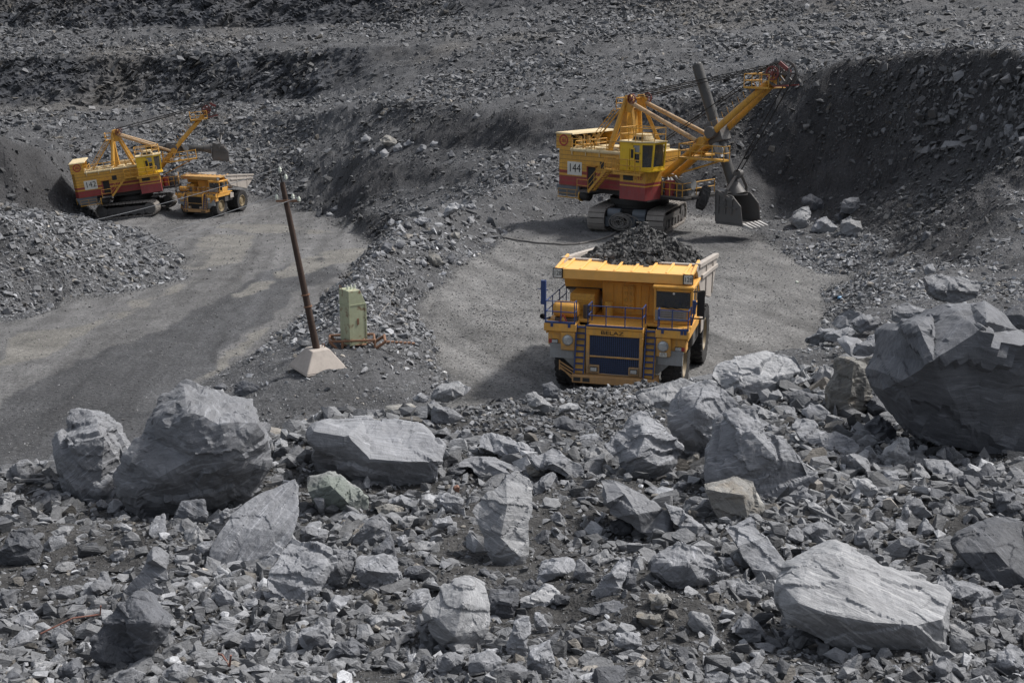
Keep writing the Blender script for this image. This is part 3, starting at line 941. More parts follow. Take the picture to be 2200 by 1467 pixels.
BL = [
 ('A', [(330,215),(400,222),(460,240),(500,290),(520,330),(580,420),(575,590),(480,635),(400,610),(310,570),(275,500),(262,330),(305,300),(320,240)], [(330,370,.5),(480,330,.4),(460,590,.5),(300,335,.2)], 0, 'tall narrow upright boulder with a yellowish flat face beside the road', dict(tilt=.12, top=.5)),
 ('A', [(845,110),(960,130),(1120,180),(1165,210),(1200,310),(1215,470),(1175,560),(1100,650),(950,700),(870,690),(770,725),(640,660),(580,590),(560,520),(590,440),(630,380),(690,250),(750,160)], [(860,230,.3),(930,250,.35),(1000,290,.4),(880,440,.5),(1165,285,.25),(740,520,.5),(1040,430,.45),(950,600,.25)], 0, 'huge craggy boulder with a pale top and broken dark front at the road edge', dict(tilt=.0, top=.55, amp=1.15)),
 ('A', [(1360,530),(1378,560),(1370,700),(1330,820),(1250,930),(1220,970),(1100,945),(960,925),(965,860),(1030,740),(1110,650),(1200,590),(1290,550)], [(1200,760,.07),(1040,870,.05)], 0, 'large smooth leaning slab with a pointed top below the huge craggy boulder', dict(tilt=.75, thick=.3, amp=.4)),
 ('A', [(1330,820),(1440,850),(1505,860),(1510,930),(1470,1040),(1400,1100),(1260,1110),(1225,1060),(1230,990),(1280,900)], [(1230,1040,.15),(1400,1040,.25),(1480,940,.15)], 0, 'thick flat-topped slab lying just below the large smooth leaning slab', dict(tilt=.9, thick=.5)),
 ('A', [(660,1075),(770,1170),(775,1200),(700,1310),(650,1380),(520,1430),(430,1380),(420,1270),(500,1150),(580,1090)], [(690,1190,.4),(480,1370,.2)], 1, 'dark tilted slab with a rough side in the lower left rubble', dict(tilt=.15)),
 ('A', [(700,845),(765,870),(770,990),(740,1060),(700,1070),(560,1090),(570,1060),(640,960)], [(700,900,.25)], 0, 'thin fin of rock standing behind the dark tilted slab', dict(tilt=.3, thick=.4)),
 ('A', [(60,760),(130,765),(165,830),(160,900),(80,940),(-20,930),(-20,870),(30,800)], [], 1, 'dark rounded boulder at the left edge of the rubble', {}),
 ('A', [(820,640),(930,628),(950,690),(945,720),(860,745),(815,755),(800,690)], [], 1, 'small striped block tucked under the huge craggy boulder', dict(tilt=.2)),
 ('A', [(1080,95),(1130,78),(1190,110),(1180,140),(1120,152),(1075,125)], [], 1, 'dark rounded rock on the bank behind the huge craggy boulder', {}),
 ('A', [(985,105),(1020,92),(1045,110),(1035,128),(990,125)], [], 1, None, {}),
 ('A', [(960,730),(1040,680),(1105,650),(1030,740),(990,800),(940,770)], [], 0, None, {}),
 ('A', [(900,830),(980,810),(980,870),(930,910),(890,860)], [], 0, None, {}),
 ('A', [(1000,1020),(1060,1060),(1085,1110),(1000,1120),(980,1070)], [], 0, None, {}),
 ('A', [(1380,760),(1430,740),(1500,780),(1490,825),(1400,840),(1360,810)], [], 0, None, {}),
 ('A', [(1190,1170),(1240,1155),(1295,1185),(1250,1215),(1200,1210)], [], 0, None, {}),
 ('A', [(1380,1240),(1480,1210),(1515,1230),(1510,1300),(1420,1320)], [], 0, None, {}),
 ('A', [(250,1467),(270,1400),(350,1345),(370,1400),(380,1467)], [], 1, None, {}),
 ('A', [(60,1160),(160,1150),(175,1170),(120,1225),(40,1200)], [], 0, None, dict(tilt=1.0, thick=.3)),
 ('A', [(345,1090),(480,960),(515,1020),(440,1080)], [], 0, None, dict(tilt=.9, thick=.3)),
 ('A', [(225,780),(280,745),(345,745),(310,790),(240,800)], [], 2, None, dict(tilt=.9, thick=.3)),
 ('A', [(215,620),(270,590),(330,590),(320,615),(240,640)], [], 2, None, dict(tilt=.9, thick=.3)),
 ('A', [(1100,1270),(1150,1235),(1215,1260),(1205,1320),(1140,1335)], [], 0, None, {}),
 ('A', [(740,1420),(800,1380),(870,1390),(850,1450),(760,1460)], [], 0, None, {}),
 ('B', [(60,310),(130,270),(300,262),(440,265),(560,290),(610,340),(660,390),(670,450),(665,570),(640,585),(560,585),(430,580),(300,560),(180,520),(90,490),(65,430),(50,340)], [(110,340,.25),(230,350,.34),(330,440,.38),(470,450,.33),(600,450,.28),(630,540,.12)], 0, 'broad smooth-topped boulder at the crest of the rubble', dict(tilt=.05, top=.8, amp=.7)),
 ('B', [(50,530),(140,505),(190,525),(270,590),(315,620),(318,690),(250,695),(120,665),(60,640),(45,590)], [(150,560,.25),(230,640,.35)], 4, 'greenish boulder in front of the broad smooth-topped boulder', {}),
 ('B', [(1000,495),(1060,530),(1080,570),(1075,680),(1060,760),(1058,880),(1030,920),(960,950),(910,940),(860,870),(860,800),(830,740),(800,680),(840,630),(900,595),(940,560)], [(960,650,.3),(930,800,.4),(1000,860,.4),(900,880,.3)], 2, 'kite-shaped pale slab standing on its point in the middle of the rubble', dict(tilt=.55, thick=.5, amp=.55)),
 ('B', [(850,320),(940,330),(1030,370),(1085,400),(1060,420),(980,440),(900,410),(825,385)], [], 0, 'long flat rock to the right of the broad smooth-topped boulder, upper of two', dict(tilt=.9, thick=.4)),
 ('B', [(725,470),(790,420),(900,425),(1010,470),(1045,490),(1000,510),(950,550),(860,540),(810,505),(780,475)], [], 0, 'long flat rock just behind the tip of the kite-shaped pale slab', dict(tilt=.7, thick=.5)),
 ('B', [(1070,440),(1130,410),(1170,385),(1230,430),(1300,470),(1315,520),(1290,540),(1180,500),(1110,480)], [], 0, 'wedge-shaped rock with a smooth top right of the kite-shaped slab tip', dict(tilt=.7, thick=.5)),
 ('B', [(1080,560),(1170,500),(1185,520),(1150,580),(1100,610),(1075,600)], [], 0, None, dict(tilt=.8)),
 ('B', [(1580,220),(1640,270),(1700,330),(1750,390),(1740,460),(1660,530),(1560,550),(1480,510),(1470,430),(1410,380),(1450,340),(1520,260)], [(1590,330,.4),(1560,430,.5),(1650,470,.45)], 0, 'large pyramid-shaped boulder with a peaked top below the loaded truck', dict(tilt=.5)),
 ('B', [(1390,540),(1450,535),(1560,590),(1640,640),(1710,700),(1740,770),(1700,835),(1640,810),(1530,740),(1430,690),(1405,640)], [(1420,640,.3),(1560,690,.4),(1690,780,.3),(1500,600,.15)], 0, 'long smooth slab sloping down to the right below the pyramid-shaped boulder', dict(tilt=.7, thick=.45, amp=.5)),
 ('B', [(1160,260),(1220,245),(1320,275),(1370,295),(1320,320),(1200,310)], [], 1, None, dict(tilt=.8)),
 ('B', [(720,985),(790,985),(860,1030),(875,1080),(870,1200),(860,1320),(760,1335),(660,1300),(590,1220),(575,1140),(620,1080),(650,1030)], [(760,1100,.35),(720,1250,.5),(640,1170,.3)], 2, 'large rounded boulder with fine horizontal bands near the bottom centre', dict(tilt=.45, amp=.6)),
 ('B', [(265,895),(410,878),(465,930),(470,980),(420,1025),(330,1045),(280,1010),(260,940)], [(330,950,.3),(400,960,.3)], 0, 'chunky square block left of the kite-shaped pale slab', {}),
 ('B', [(160,860),(250,850),(265,890),(250,960),(215,1040),(140,1050),(145,960)], [], 0, 'narrow upright rock beside the chunky square block', dict(tilt=.3)),
 ('B', [(380,700),(430,740),(425,790),(350,850),(250,830),(245,800),(310,740)], [], 0, 'rounded grey rock behind the chunky square block', {}),
 ('B', [(340,860),(420,790),(445,860),(455,930),(410,880),(330,880)], [], 1, None, {}),
 ('B', [(1120,920),(1240,890),(1275,910),(1270,945),(1190,985),(1090,1020),(1100,970)], [], 0, 'flat-topped tilted rock right of the foot of the kite-shaped slab', dict(tilt=.8)),
 ('B', [(1020,1110),(1100,1050),(1140,1015),(1215,1065),(1160,1100),(1080,1150),(1020,1150)], [], 2, 'pale wedge of rock right of the banded rounded boulder', dict(tilt=.8)),
 ('B', [(880,1040),(1000,1030),(1015,1090),(990,1170),(960,1178),(890,1150),(875,1090)], [], 1, 'dark block leaning against the right side of the banded rounded boulder', {}),
 ('B', [(1000,1180),(1060,1165),(1065,1230),(1050,1340),(1000,1370),(965,1340),(970,1260)], [], 0, 'upright narrow rock right of the banded rounded boulder', dict(tilt=.3)),
 ('B', [(1090,1150),(1130,1155),(1155,1240),(1110,1245),(1085,1190)], [], 0, None, {}),
 ('B', [(1500,900),(1525,900),(1520,960),(1470,1060),(1380,1085),(1345,1060),(1400,990)], [], 0, 'slanted blade of rock with a pointed tip in the lower right rubble', dict(tilt=.5, thick=.4)),
 ('B', [(1500,960),(1540,930),(1555,1010),(1540,1050),(1480,1040)], [], 1, None, {}),
 ('B', [(1290,900),(1360,960),(1350,1000),(1300,1010),(1260,980)], [], 0, None, {}),
 ('B', [(1290,1130),(1450,1085),(1540,1095),(1550,1130),(1500,1160),(1380,1160)], [], 1, 'wide flat dark slab below the slanted blade of rock', dict(tilt=1.1, thick=.3)),
 ('B', [(1610,1060),(1680,1060),(1715,1085),(1670,1140),(1620,1130)], [], 3, 'small brownish rock right of the wide flat dark slab', {}),
 ('B', [(1370,1200),(1410,1178),(1470,1220),(1460,1250),(1380,1240)], [], 0, None, {}),
 ('B', [(1060,1310),(1160,1285),(1180,1380),(1150,1440),(1090,1455),(1050,1390)], [], 0, 'blocky grey boulder at the bottom edge, right of the banded boulder', {}),
 ('B', [(775,1345),(870,1320),(935,1365),(930,1420),(870,1435),(790,1430)], [], 0, 'flat-faced block under the banded rounded boulder', {}),
 ('B', [(640,1360),(700,1330),(765,1350),(750,1420),(650,1450)], [], 0, None, {}),
 ('B', [(570,1350),(600,1340),(630,1390),(590,1440),(550,1450),(555,1400)], [], 1, None, {}),
 ('B', [(165,1295),(240,1265),(320,1310),(290,1370),(230,1385),(170,1340)], [], 1, 'dark many-sided rock alone in the small rubble at the bottom left of centre', {}),
 ('B', [(330,1170),(400,1150),(480,1160),(475,1205),(400,1215)], [], 2, None, {}),
 ('B', [(470,1110),(540,1040),(600,1040),(615,1090),(560,1140),(500,1150)], [], 0, 'ribbed rock left of the banded rounded boulder', dict(tilt=.7)),
 ('B', [(110,1130),(170,1070),(240,1075),(200,1130),(130,1160)], [], 0, None, dict(tilt=.8)),
 ('B', [(0,1240),(100,1200),(145,1240),(145,1310),(50,1320),(0,1290)], [], 0, None, dict(tilt=.8)),
 ('B', [(620,620),(690,600),(760,630),(740,690),(660,700)], [], 0, None, {}),
 ('B', [(350,660),(430,645),(485,670),(460,705),(380,700)], [], 3, None, {}),
 ('B', [(410,630),(470,605),(530,630),(520,655),(450,655)], [], 0, None, {}),
 ('B', [(610,150),(650,95),(740,85),(800,115),(760,150),(680,175),(620,170)], [], 2, 'pale streaked rock on the crest left of the loaded truck', dict(Y=25.5)),
 ('B', [(400,200),(520,185),(545,215),(470,275),(400,250)], [], 3, 'brownish flat block on the crest behind the broad smooth-topped boulder', dict(Y=24)),
 ('B', [(1050,150),(1080,130),(1180,200),(1190,215),(1130,230),(1055,190)], [], 2, 'pale pointed rock on the crest in front of the loaded truck', dict(Y=24.5)),
 ('B', [(1120,100),(1165,88),(1195,120),(1195,165),(1130,160)], [], 1, 'dark upright rock on the crest in front of the loaded truck bumper', dict(Y=25.5)),
 ('B', [(1460,1240),(1560,1240),(1580,1290),(1520,1330),(1460,1300)], [], 0, None, {}),
 ('B', [(240,1440),(330,1410),(480,1400),(520,1430),(500,1500),(230,1500)], [], 2, 'flat pale slab cut off by the bottom edge left of centre', dict(tilt=1.0, thick=.3, Y=9.3)),
 ('B', [(600,190),(625,165),(645,230),(605,255)], [], 0, None, dict(Y=24)),
 ('B', [(520,160),(560,135),(610,155),(590,180),(540,180)], [], 0, None, dict(Y=25)),
 ('B', [(290,225),(340,210),(390,245),(340,262),(290,262)], [], 1, None, dict(Y=23.5)),
 ('B', [(0,300),(60,265),(160,258),(60,300),(0,335)], [], 1, None, dict(Y=23, thick=.3)),
 ('B', [(1290,340),(1370,320),(1405,355),(1360,380),(1300,375)], [], 0, None, {}),
 ('B', [(1195,195),(1250,180),(1300,205),(1260,225),(1200,225)], [], 2, None, dict(Y=24.5)),
 ('B', [(500,935),(570,930),(600,960),(560,1000),(500,985)], [], 1, None, {}),
 ('B', [(620,720),(700,700),(715,735),(650,775),(620,760)], [], 0, None, {}),
 ('B', [(450,800),(490,785),(510,850),(470,870)], [], 0, None, {}),
 ('P', [(1370,850),(1420,830),(1470,815),(1510,832),(1480,862),(1462,905),(1440,925),(1400,885)], [(1430,860,.3)], 2, 'pale boulder on the crest just in front of the truck bumper', dict(Y=25.5)),
 ('C', [(1140,150),(1185,140),(1250,190),(1330,260),(1430,310),(1460,720),(1260,700),(1130,665),(980,630),(930,580),(890,520),(830,450),(815,380),(850,330),(870,240),(900,210),(940,215),(1010,200),(1050,160)], [(960,240,.02),(1010,350,.42),(905,415,.36),(1165,250,.32),(1200,205,.3),(1330,288,.36),(1415,335,.36),(1440,690,.04)], 1, 'giant dark boulder, the largest of all, at the right edge', dict(tilt=-.05, top=.6, Y=19.3, amp=.5)),
 ('C', [(250,370),(290,345),(430,305),(540,325),(595,385),(570,410),(480,450),(400,500),(350,512),(300,460),(240,400)], [(340,440,.3),(480,400,.3),(330,380,.2),(540,390,.15)], 2, 'broad pale slab perched on top of other boulders right of the loaded truck', dict(tilt=.9, thick=.45, Y=27)),
 ('C', [(110,500),(140,440),(220,410),(270,440),(330,500),(270,560),(250,640),(230,720),(190,700),(130,640),(105,580)], [(190,520,.35),(180,620,.35)], 0, 'streaked upright boulder below the perched pale slab', dict(tilt=.1)),
 ('C', [(270,560),(330,520),(380,515),(420,590),(520,640),(600,750),(560,790),(500,830),(420,850),(330,800),(240,760),(245,680)], [(370,590,.12),(460,690,.22),(330,745,.24)], 0, 'big banded block with a stepped right side below the perched pale slab', dict(tilt=.18, top=.2)),
 ('C', [(215,780),(330,750),(385,770),(390,800),(412,860),(360,900),(270,918),(240,850)], [(225,795,.2),(350,815,.35),(255,905,.2),(365,890,.3)], 3, 'cube-shaped mossy brown block resting on a leaning slab', dict(tilt=.3, Y=14.7, amp=.6, jag=0)),
 ('C', [(290,935),(390,895),(430,960),(510,1070),(500,1110),(470,1140),(410,1110),(350,1030)], [(330,990,.15),(440,1080,.3)], 0, 'leaning oblong slab under the cube-shaped mossy block', dict(tilt=.7, amp=.5)),
 ('C', [(40,1035),(140,975),(200,1000),(270,1060),(275,1100),(190,1130),(120,1150),(50,1090)], [(160,1050,.35),(190,1100,.35)], 0, 'low faceted rock left of the leaning oblong slab', {}),
 ('C', [(690,985),(760,1005),(830,1060),(950,1115),(1050,1140),(1070,1160),(1065,1240),(1068,1370),(960,1380),(830,1385),(720,1350),(620,1310),(510,1260),(485,1200),(480,1120),(520,1080),(580,1040)], [(545,1190,.3),(640,1225,.42),(800,1255,.5),(950,1265,.45),(1040,1245,.3),(720,1120,.12)], 2, 'huge pale smooth boulder in the bottom right foreground', dict(tilt=.6, amp=.6, jag=0)),
 ('C', [(1110,960),(1200,920),(1326,905),(1370,1140),(1260,1150),(1190,1130),(1140,1060),(1090,990)], [(1230,1010,.35),(1290,1080,.4)], 1, 'broad dark slab at the right edge below the giant dark boulder', dict(tilt=.8, amp=.5)),
 ('C', [(1030,1090),(1120,1110),(1260,1165),(1265,1190),(1170,1210),(1080,1170),(1025,1120)], [], 0, 'thin tapering slab between the huge pale boulder and the broad dark slab', dict(tilt=.9, thick=.4)),
 ('C', [(530,545),(600,560),(700,610),(755,640),(745,680),(680,670),(580,640),(530,590)], [(620,610,.2)], 0, 'long low slab right of the big banded block', dict(tilt=.9, thick=.4)),
 ('C', [(690,340),(800,335),(805,400),(790,500),(760,555),(690,560),(645,520),(650,440),(680,390)], [(735,350,.2),(725,460,.35),(710,540,.3)], 3, 'upright prism with one brownish face beside the giant dark boulder', dict(tilt=.15)),
 ('C', [(790,480),(830,465),(890,530),(860,550),(790,525),(770,500)], [], 1, None, {}),
 ('C', [(780,570),(830,545),(885,590),(880,640),(820,645),(785,620)], [], 1, 'dark block under the left foot of the giant dark boulder', {}),
 ('C', [(900,615),(925,620),(930,690),(880,730),(840,710),(845,680)], [], 2, 'pale upright rock below the left foot of the giant dark boulder', dict(tilt=.2)),
 ('C', [(660,700),(740,695),(805,720),(780,740),(680,735)], [], 2, None, dict(tilt=.9, thick=.4)),
 ('C', [(840,730),(890,730),(895,780),(860,800),(840,790)], [], 0, None, {}),
 ('C', [(725,760),(780,755),(825,800),(790,830),(740,790)], [], 2, None, {}),
 ('C', [(980,690),(1060,700),(1130,750),(1110,775),(1030,750),(990,720)], [], 0, 'slanted flat rock below the middle of the giant dark boulder', dict(tilt=.8)),
 ('C', [(1000,790),(1180,830),(1190,860),(1100,855),(1000,830)], [], 1, 'long low dark slab half buried below the giant dark boulder', dict(tilt=.6)),
 ('C', [(1225,810),(1290,805),(1326,860),(1310,900),(1240,880)], [], 1, None, {}),
 ('C', [(980,60),(1010,45),(1120,60),(1175,80),(1165,130),(1100,150),(1040,140),(1000,110)], [], 0, 'flat-topped boulder with rubble on top behind the giant dark boulder', dict(Y=47, tilt=.5)),
 ('C', [(870,170),(920,142),(1000,175),(1010,200),(940,215),(875,210)], [], 0, 'rounded boulder left of the flat-topped boulder at the pile edge', dict(Y=40)),
 ('C', [(730,215),(770,185),(830,205),(820,245),(760,250)], [], 0, None, dict(Y=41)),
 ('C', [(640,255),(720,228),(745,250),(700,285),(640,275)], [], 0, None, dict(Y=39)),
 ('C', [(750,290),(800,262),(870,250),(850,300),(790,335),(740,330)], [], 0, 'grey block behind the upright prism at the pile edge', dict(Y=33)),
 ('C', [(975,20),(1010,10),(1020,40),(985,50)], [], 0, None, dict(Y=52)),
 ('C', [(395,540),(410,510),(475,530),(470,560),(440,560)], [], 2, None, {}),
 ('C', [(395,560),(410,545),(490,590),(480,610),(430,590)], [], 0, None, dict(tilt=.8)),
 ('C', [(565,830),(610,845),(650,890),(640,900),(590,880)], [], 2, None, {}),
 ('C', [(545,950),(590,915),(650,910),(655,960),(600,985)], [], 0, None, {}),
 ('C', [(750,940),(805,930),(810,1030),(770,1000),(745,985)], [], 0, 'small upright post-like rock behind the huge pale boulder', dict(tilt=.1)),
 ('C', [(860,980),(940,965),(1020,1000),(980,1025),(890,1030)], [], 1, None, dict(tilt=.8)),
 ('C', [(1150,1240),(1190,1205),(1235,1200),(1220,1260),(1170,1290)], [], 0, None, {}),
 ('C', [(1070,1265),(1110,1260),(1160,1310),(1140,1360),(1090,1385),(1068,1350)], [], 2, 'whitish block against the right end of the huge pale boulder', {}),
 ('C', [(1150,1320),(1200,1305),(1260,1325),(1250,1360),(1180,1360)], [], 1, None, {}),
 ('C', [(1240,1370),(1300,1335),(1326,1370),(1326,1430),(1260,1450),(1240,1410)], [], 0, None, {}),
 ('C', [(310,1290),(360,1225),(400,1260),(440,1330),(380,1320),(330,1300)], [], 0, 'tilted three-cornered rock left of the huge pale boulder', {}),
 ('C', [(255,1105),(330,1115),(360,1160),(340,1180),(280,1160)], [], 0, None, dict(tilt=.8)),
 ('C', [(265,1030),(310,1030),(325,1090),(290,1095)], [], 0, None, {}),
 ('C', [(310,1420),(360,1400),(415,1440),(380,1467),(320,1467)], [], 0, None, {}),
 ('C', [(75,840),(140,870),(200,910),(235,950),(230,980),(160,960),(100,900)], [], 0, 'sloping slab left of the cube-shaped mossy block', dict(tilt=.8)),
 ('C', [(890,930),(920,850),(940,850),(930,890),(900,930)], [], 2, None, dict(tilt=.2)),
 ('C', [(950,960),(985,895),(1020,940),(990,960)], [], 0, None, {}),
 ('C', [(1210,740),(1255,700),(1265,725),(1230,760)], [], 2, None, {}),
 ('C', [(1265,190),(1326,150),(1370,190),(1360,250),(1300,240)], [], 1, 'dark boulder at the right edge above the giant dark boulder', dict(Y=30)),
 ('C', [(500,470),(560,450),(640,480),(610,500),(520,500)], [], 1, None, dict(Y=25)),
 ('C', [(350,1120+140),(400,1250),(410,1300),(360,1310)], [], 0, None, {}),
 ('C', [(405,1190),(450,1180),(475,1205),(430,1225)], [], 2, None, {}),
 ('R', [(305,890),(350,868),(410,910),(415,950),(365,965),(310,930)], [], 1, 'uppermost of the five boulders right of the digging bucket', {}),
 ('R', [(265,960),(340,928),(352,990),(330,1040),(280,1062),(255,1020)], [], 2, 'pale boulder nearest to the digging bucket teeth', {}),
 ('R', [(380,1010),(430,990),(485,1050),(460,1080),(350,1070)], [], 0, 'low wide boulder in the middle of the group right of the bucket', {}),
 ('R', [(520,905),(600,890),(615,930),(590,990),(505,970)], [], 0, 'squarish boulder at the right rear of the group beside the bucket', {}),
 ('R', [(510,1010),(560,990),(610,1010),(625,1060),(580,1105),(510,1080)], [], 2, 'rounded pale boulder at the right front of the group beside the bucket', {}),
 ('R', [(470,985),(500,972),(520,1000),(495,1025)], [], 1, 'small dark rock wedged among the boulders beside the bucket', {}),
 ('R', [(1180,320),(1225,285),(1240,330),(1210,355)], [], 0, None, {}),
 ('R', [(1145,360),(1180,340),(1200,370),(1165,390)], [], 0, None, {}),
 ('R', [(1330,440),(1345,400),(1390,375),(1385,420),(1350,455)], [], 0, None, {}),
 ('R', [(1235,480),(1250,445),(1275,465),(1265,505)], [], 0, None, {}),
 ('R', [(1370,510),(1430,505),(1435,545),(1390,575)], [], 0, 'square flat-faced block stuck in the upper right wall', {}),
 ('R', [(1410,400),(1435,360),(1450,380),(1440,410)], [], 0, None, {}),
 ('R', [(1115,330),(1150,300),(1160,330),(1130,350)], [], 0, None, {}),
 ('R', [(1290,385),(1310,355),(1340,365),(1310,400)], [], 0, None, {}),
 ('R', [(930,1120),(950,1065),(980,1070),(970,1110)], [], 1, None, {}),
 ('R', [(400,1140),(420,1120),(440,1150),(415,1160)], [], 0, None, {}),
 ('M', [(470,270),(510,238),(570,280),(560,300),(490,295)], [], 2, 'leftmost block on the heap terrace in the middle distance', {}),
 ('M', [(610,280),(660,235),(740,280),(750,320),(690,340),(630,310)], [], 3, 'largest streaked block on the heap terrace in the middle distance', {}),
 ('M', [(610,380),(650,345),(685,380),(670,420),(630,425)], [], 2, 'pale block at the front edge of the heap terrace', {}),
 ('M', [(790,310),(830,275),(900,300),(910,320),(800,330)], [], 0, None, {}),
 ('M', [(710,340),(760,300),(800,340),(780,375),(720,375)], [], 0, None, {}),
 ('M', [(890,350),(940,315),(985,345),(960,375),(890,380)], [], 0, None, {}),
 ('M', [(990,310),(1010,290),(1070,300),(1060,330),(1000,330)], [], 0, None, {}),
 ('M', [(1120,400),(1150,355),(1200,415),(1140,420)], [], 1, None, {}),
 ('M', [(530,370),(560,340),(590,370),(570,400)], [], 0, None, {}),
 ('M', [(240,800),(300,768),(325,810),(290,830),(250,820)], [], 1, 'dark block with a pale top at the foot of the heap near the road', {}),
 ('M', [(210,830),(240,822),(270,850),(230,860)], [], 2, None, {}),
 ('M', [(1085,830),(1120,760),(1190,755),(1240,780),(1160,830),(1090,870)], [], 2, 'large pale-topped rock on the shoulder of the heap left of the near shovel', {}),
 ('M', [(1240,770),(1320,755),(1350,800),(1290,815)], [], 0, None, {}),
 ('M', [(810,880),(900,870),(1000,870),(1010,890),(930,925),(850,920)], [], 0, 'long flat rock above the road on the heap flank', {}),
 ('M', [(790,940),(810,885),(860,935),(830,965)], [], 1, None, {}),
 ('M', [(650,920),(700,870),(740,910),(700,950),(640,950)], [], 0, None, {}),
 ('M', [(620,1080),(650,1045),(710,1060),(700,1110),(650,1145),(615,1130)], [], 1, 'dark-faced block at the far end of the pole bank', {}),
 ('M', [(555,1150),(590,1115),(615,1120),(610,1150),(565,1175)], [], 0, None, {}),
 ('M', [(970,1160),(985,1110),(1060,1140),(1090,1200),(1020,1240),(980,1200)], [], 3, 'large rounded striped rock on the bank behind the green cabinet', {}),
 ('M', [(1100,1170),(1160,1130),(1180,1170),(1160,1215),(1110,1205)], [], 1, None, {}),
 ('M', [(905,1200),(940,1175),(975,1210),(960,1240),(915,1235)], [], 0, None, {}),
 ('M', [(1140,1000),(1170,970),(1220,980),(1210,1030),(1160,1020)], [], 3, None, {}),
 ('M', [(1120,1055),(1160,1030),(1190,1060),(1160,1090)], [], 2, None, {}),
 ('M', [(980,1090),(1010,1050),(1045,1080),(1010,1110)], [], 0, None, {}),
 ('M', [(850,1065),(880,1020),(920,1030),(900,1060)], [], 1, None, {}),
 ('M', [(710,1080),(770,1040),(805,1060),(790,1095),(730,1105)], [], 1, None, {}),
 ('M', [(1180,1215),(1200,1190),(1230,1200),(1220,1230)], [], 2, None, {}),
 ('M', [(1300,120),(1340,80),(1375,100),(1350,135)], [], 0, None, {}),
 ('N', [(850,1010),(900,1000),(915,1030),(860,1045)], [], 2, None, {}),
 ('N', [(740,1070),(790,1045),(810,1065),(760,1090)], [], 2, None, {}),
 ('N', [(940,1150),(970,1125),(1020,1155),(990,1190),(945,1185)], [], 2, 'pale rock at the end of the bank right of the green cabinet sledge', {}),
 ('N', [(860,1115),(920,1095),(950,1110),(900,1140)], [], 0, None, {}),
 ('N', [(1040,1300),(1070,1280),(1090,1300),(1060,1325)], [], 0, None, {}),
 ('L', [(775,880),(800,855),(830,880),(820,895),(780,895)], [], 0, None, {}),
 ('L', [(830,930),(860,910),(890,930),(850,950)], [], 2, None, {}),
 ('L', [(770,945),(790,905),(830,940),(800,950)], [], 0, None, {}),
 ('L', [(715,980),(745,960),(765,990),(745,1005)], [], 1, 'dark rock at the foot of the left mound beside the road', {}),
 ('L', [(928,870),(960,840),(990,870),(960,890)], [], 0, None, {}),
 ('L', [(640,760),(680,735),(700,770),(660,785)], [], 1, None, {}),
 ('L', [(1228,912),(1245,903),(1262,915),(1245,922)], [], 2, 'single pale stone lying on the haul road', {}),
 ('L', [(1515,1395),(1540,1380),(1560,1395),(1530,1410)], [], 1, None, {}),
 ('L', [(180,1060),(210,1040),(230,1065),(200,1080)], [], 0, None, {}),
 ('L', [(275,1035),(300,1015),(330,1030),(300,1045)], [], 2, None, {}),
]
for z, ol, rg, m, lab, kw in BL:
    boulder(z, ol, rg, m, lab, **kw)
N_HAND = len(PLACED)

# ------------------------------------------------------------------ free rock shapes (unit size), from crisp slabs to lumps
def free_rock(seed, npts, L, detail_amp=1.0):
    rnd = random.Random(seed)
    flat = rnd.choice((0.35, 0.45, 0.55, 0.7, 0.85))
    lon = rnd.uniform(0.8, 1.5)
    pts = []
    for _ in range(npts):
        d = Vector((rnd.gauss(0, 1), rnd.gauss(0, 1), rnd.gauss(0, 1))).normalized()
        k = max(abs(d.x), abs(d.y), abs(d.z))
        d = d / (k ** 0.55)
        pts.append(Vector((d.x * 0.5 * lon, d.y * 0.5, d.z * 0.5 * flat)))
    bm = hull(pts)
    if L:
        chip(bm, 2, 0.15, rnd)
        refine(bm, L)
        roughen(bm, 1.0, seed % 400, detail_amp)
    return bm

# individual medium rocks between the boulders of the near slope
MID_MESH = []
for k in range(14):
    bm = free_rock(500 + k, 13, 0.10)
    me = bpy.data.meshes.new('rock')
    bmesh.ops.recalc_face_normals(bm, faces=bm.faces)
    bm.to_mesh(me); bm.free()
    me.materials.append(ROCK[(0, 0, 1, 0, 2, 0, 1, 0, 0, 3, 0, 2, 0, 1)[k]])
    me.polygons.foreach_set('use_smooth', [True] * len(me.polygons))
    me.set_sharp_from_angle(angle=R(24))
    MID_MESH.append(me)
rnd = random.Random(99)
mids = []
tries = 0
while len(mids) < 112 and tries < 9000:
    tries += 1
    u, v = rnd.uniform(-10, 2210), rnd.uniform(880, 1480)
    h = hit(u, v)
    if h[0] is None or h[0].y > 30 or (v < 915 and 960 < u < 1500): continue
    s = rnd.uniform(34, 78) * (0.75 + 0.45 * (v - 880) / 600)
    if any(pt_in(u + a * s * 0.5, v + b * s * 0.4, p) for p in OUTLINES[:N_HAND] for a, b in ((0, 0), (1, 0), (-1, 0), (0, -1), (0, 1))): continue
    if any((u - q[0]) ** 2 + (v - q[1]) ** 2 < (0.6 * (s + q[2])) ** 2 for q in mids): continue
    mids.append((u, v, s, h[0], h[1]))
tries = 0
while len(mids) < 140 and tries < 6000:
    tries += 1
    u, v = rnd.uniform(1450, 2205), rnd.uniform(690, 1060)
    h = hit(u, v)
    if h[0] is None or h[0].y > 46: continue
    s = rnd.uniform(55, 115)
    if any(pt_in(u + a * s * 0.42, v + b * s * 0.35, p) for p in OUTLINES[:N_HAND] for a, b in ((0, 0), (1, 0), (-1, 0), (0, -1))): continue
    if any((u - q[0]) ** 2 + (v - q[1]) ** 2 < (0.42 * (s + q[2])) ** 2 for q in mids): continue
    mids.append((u, v, s, h[0], h[1]))
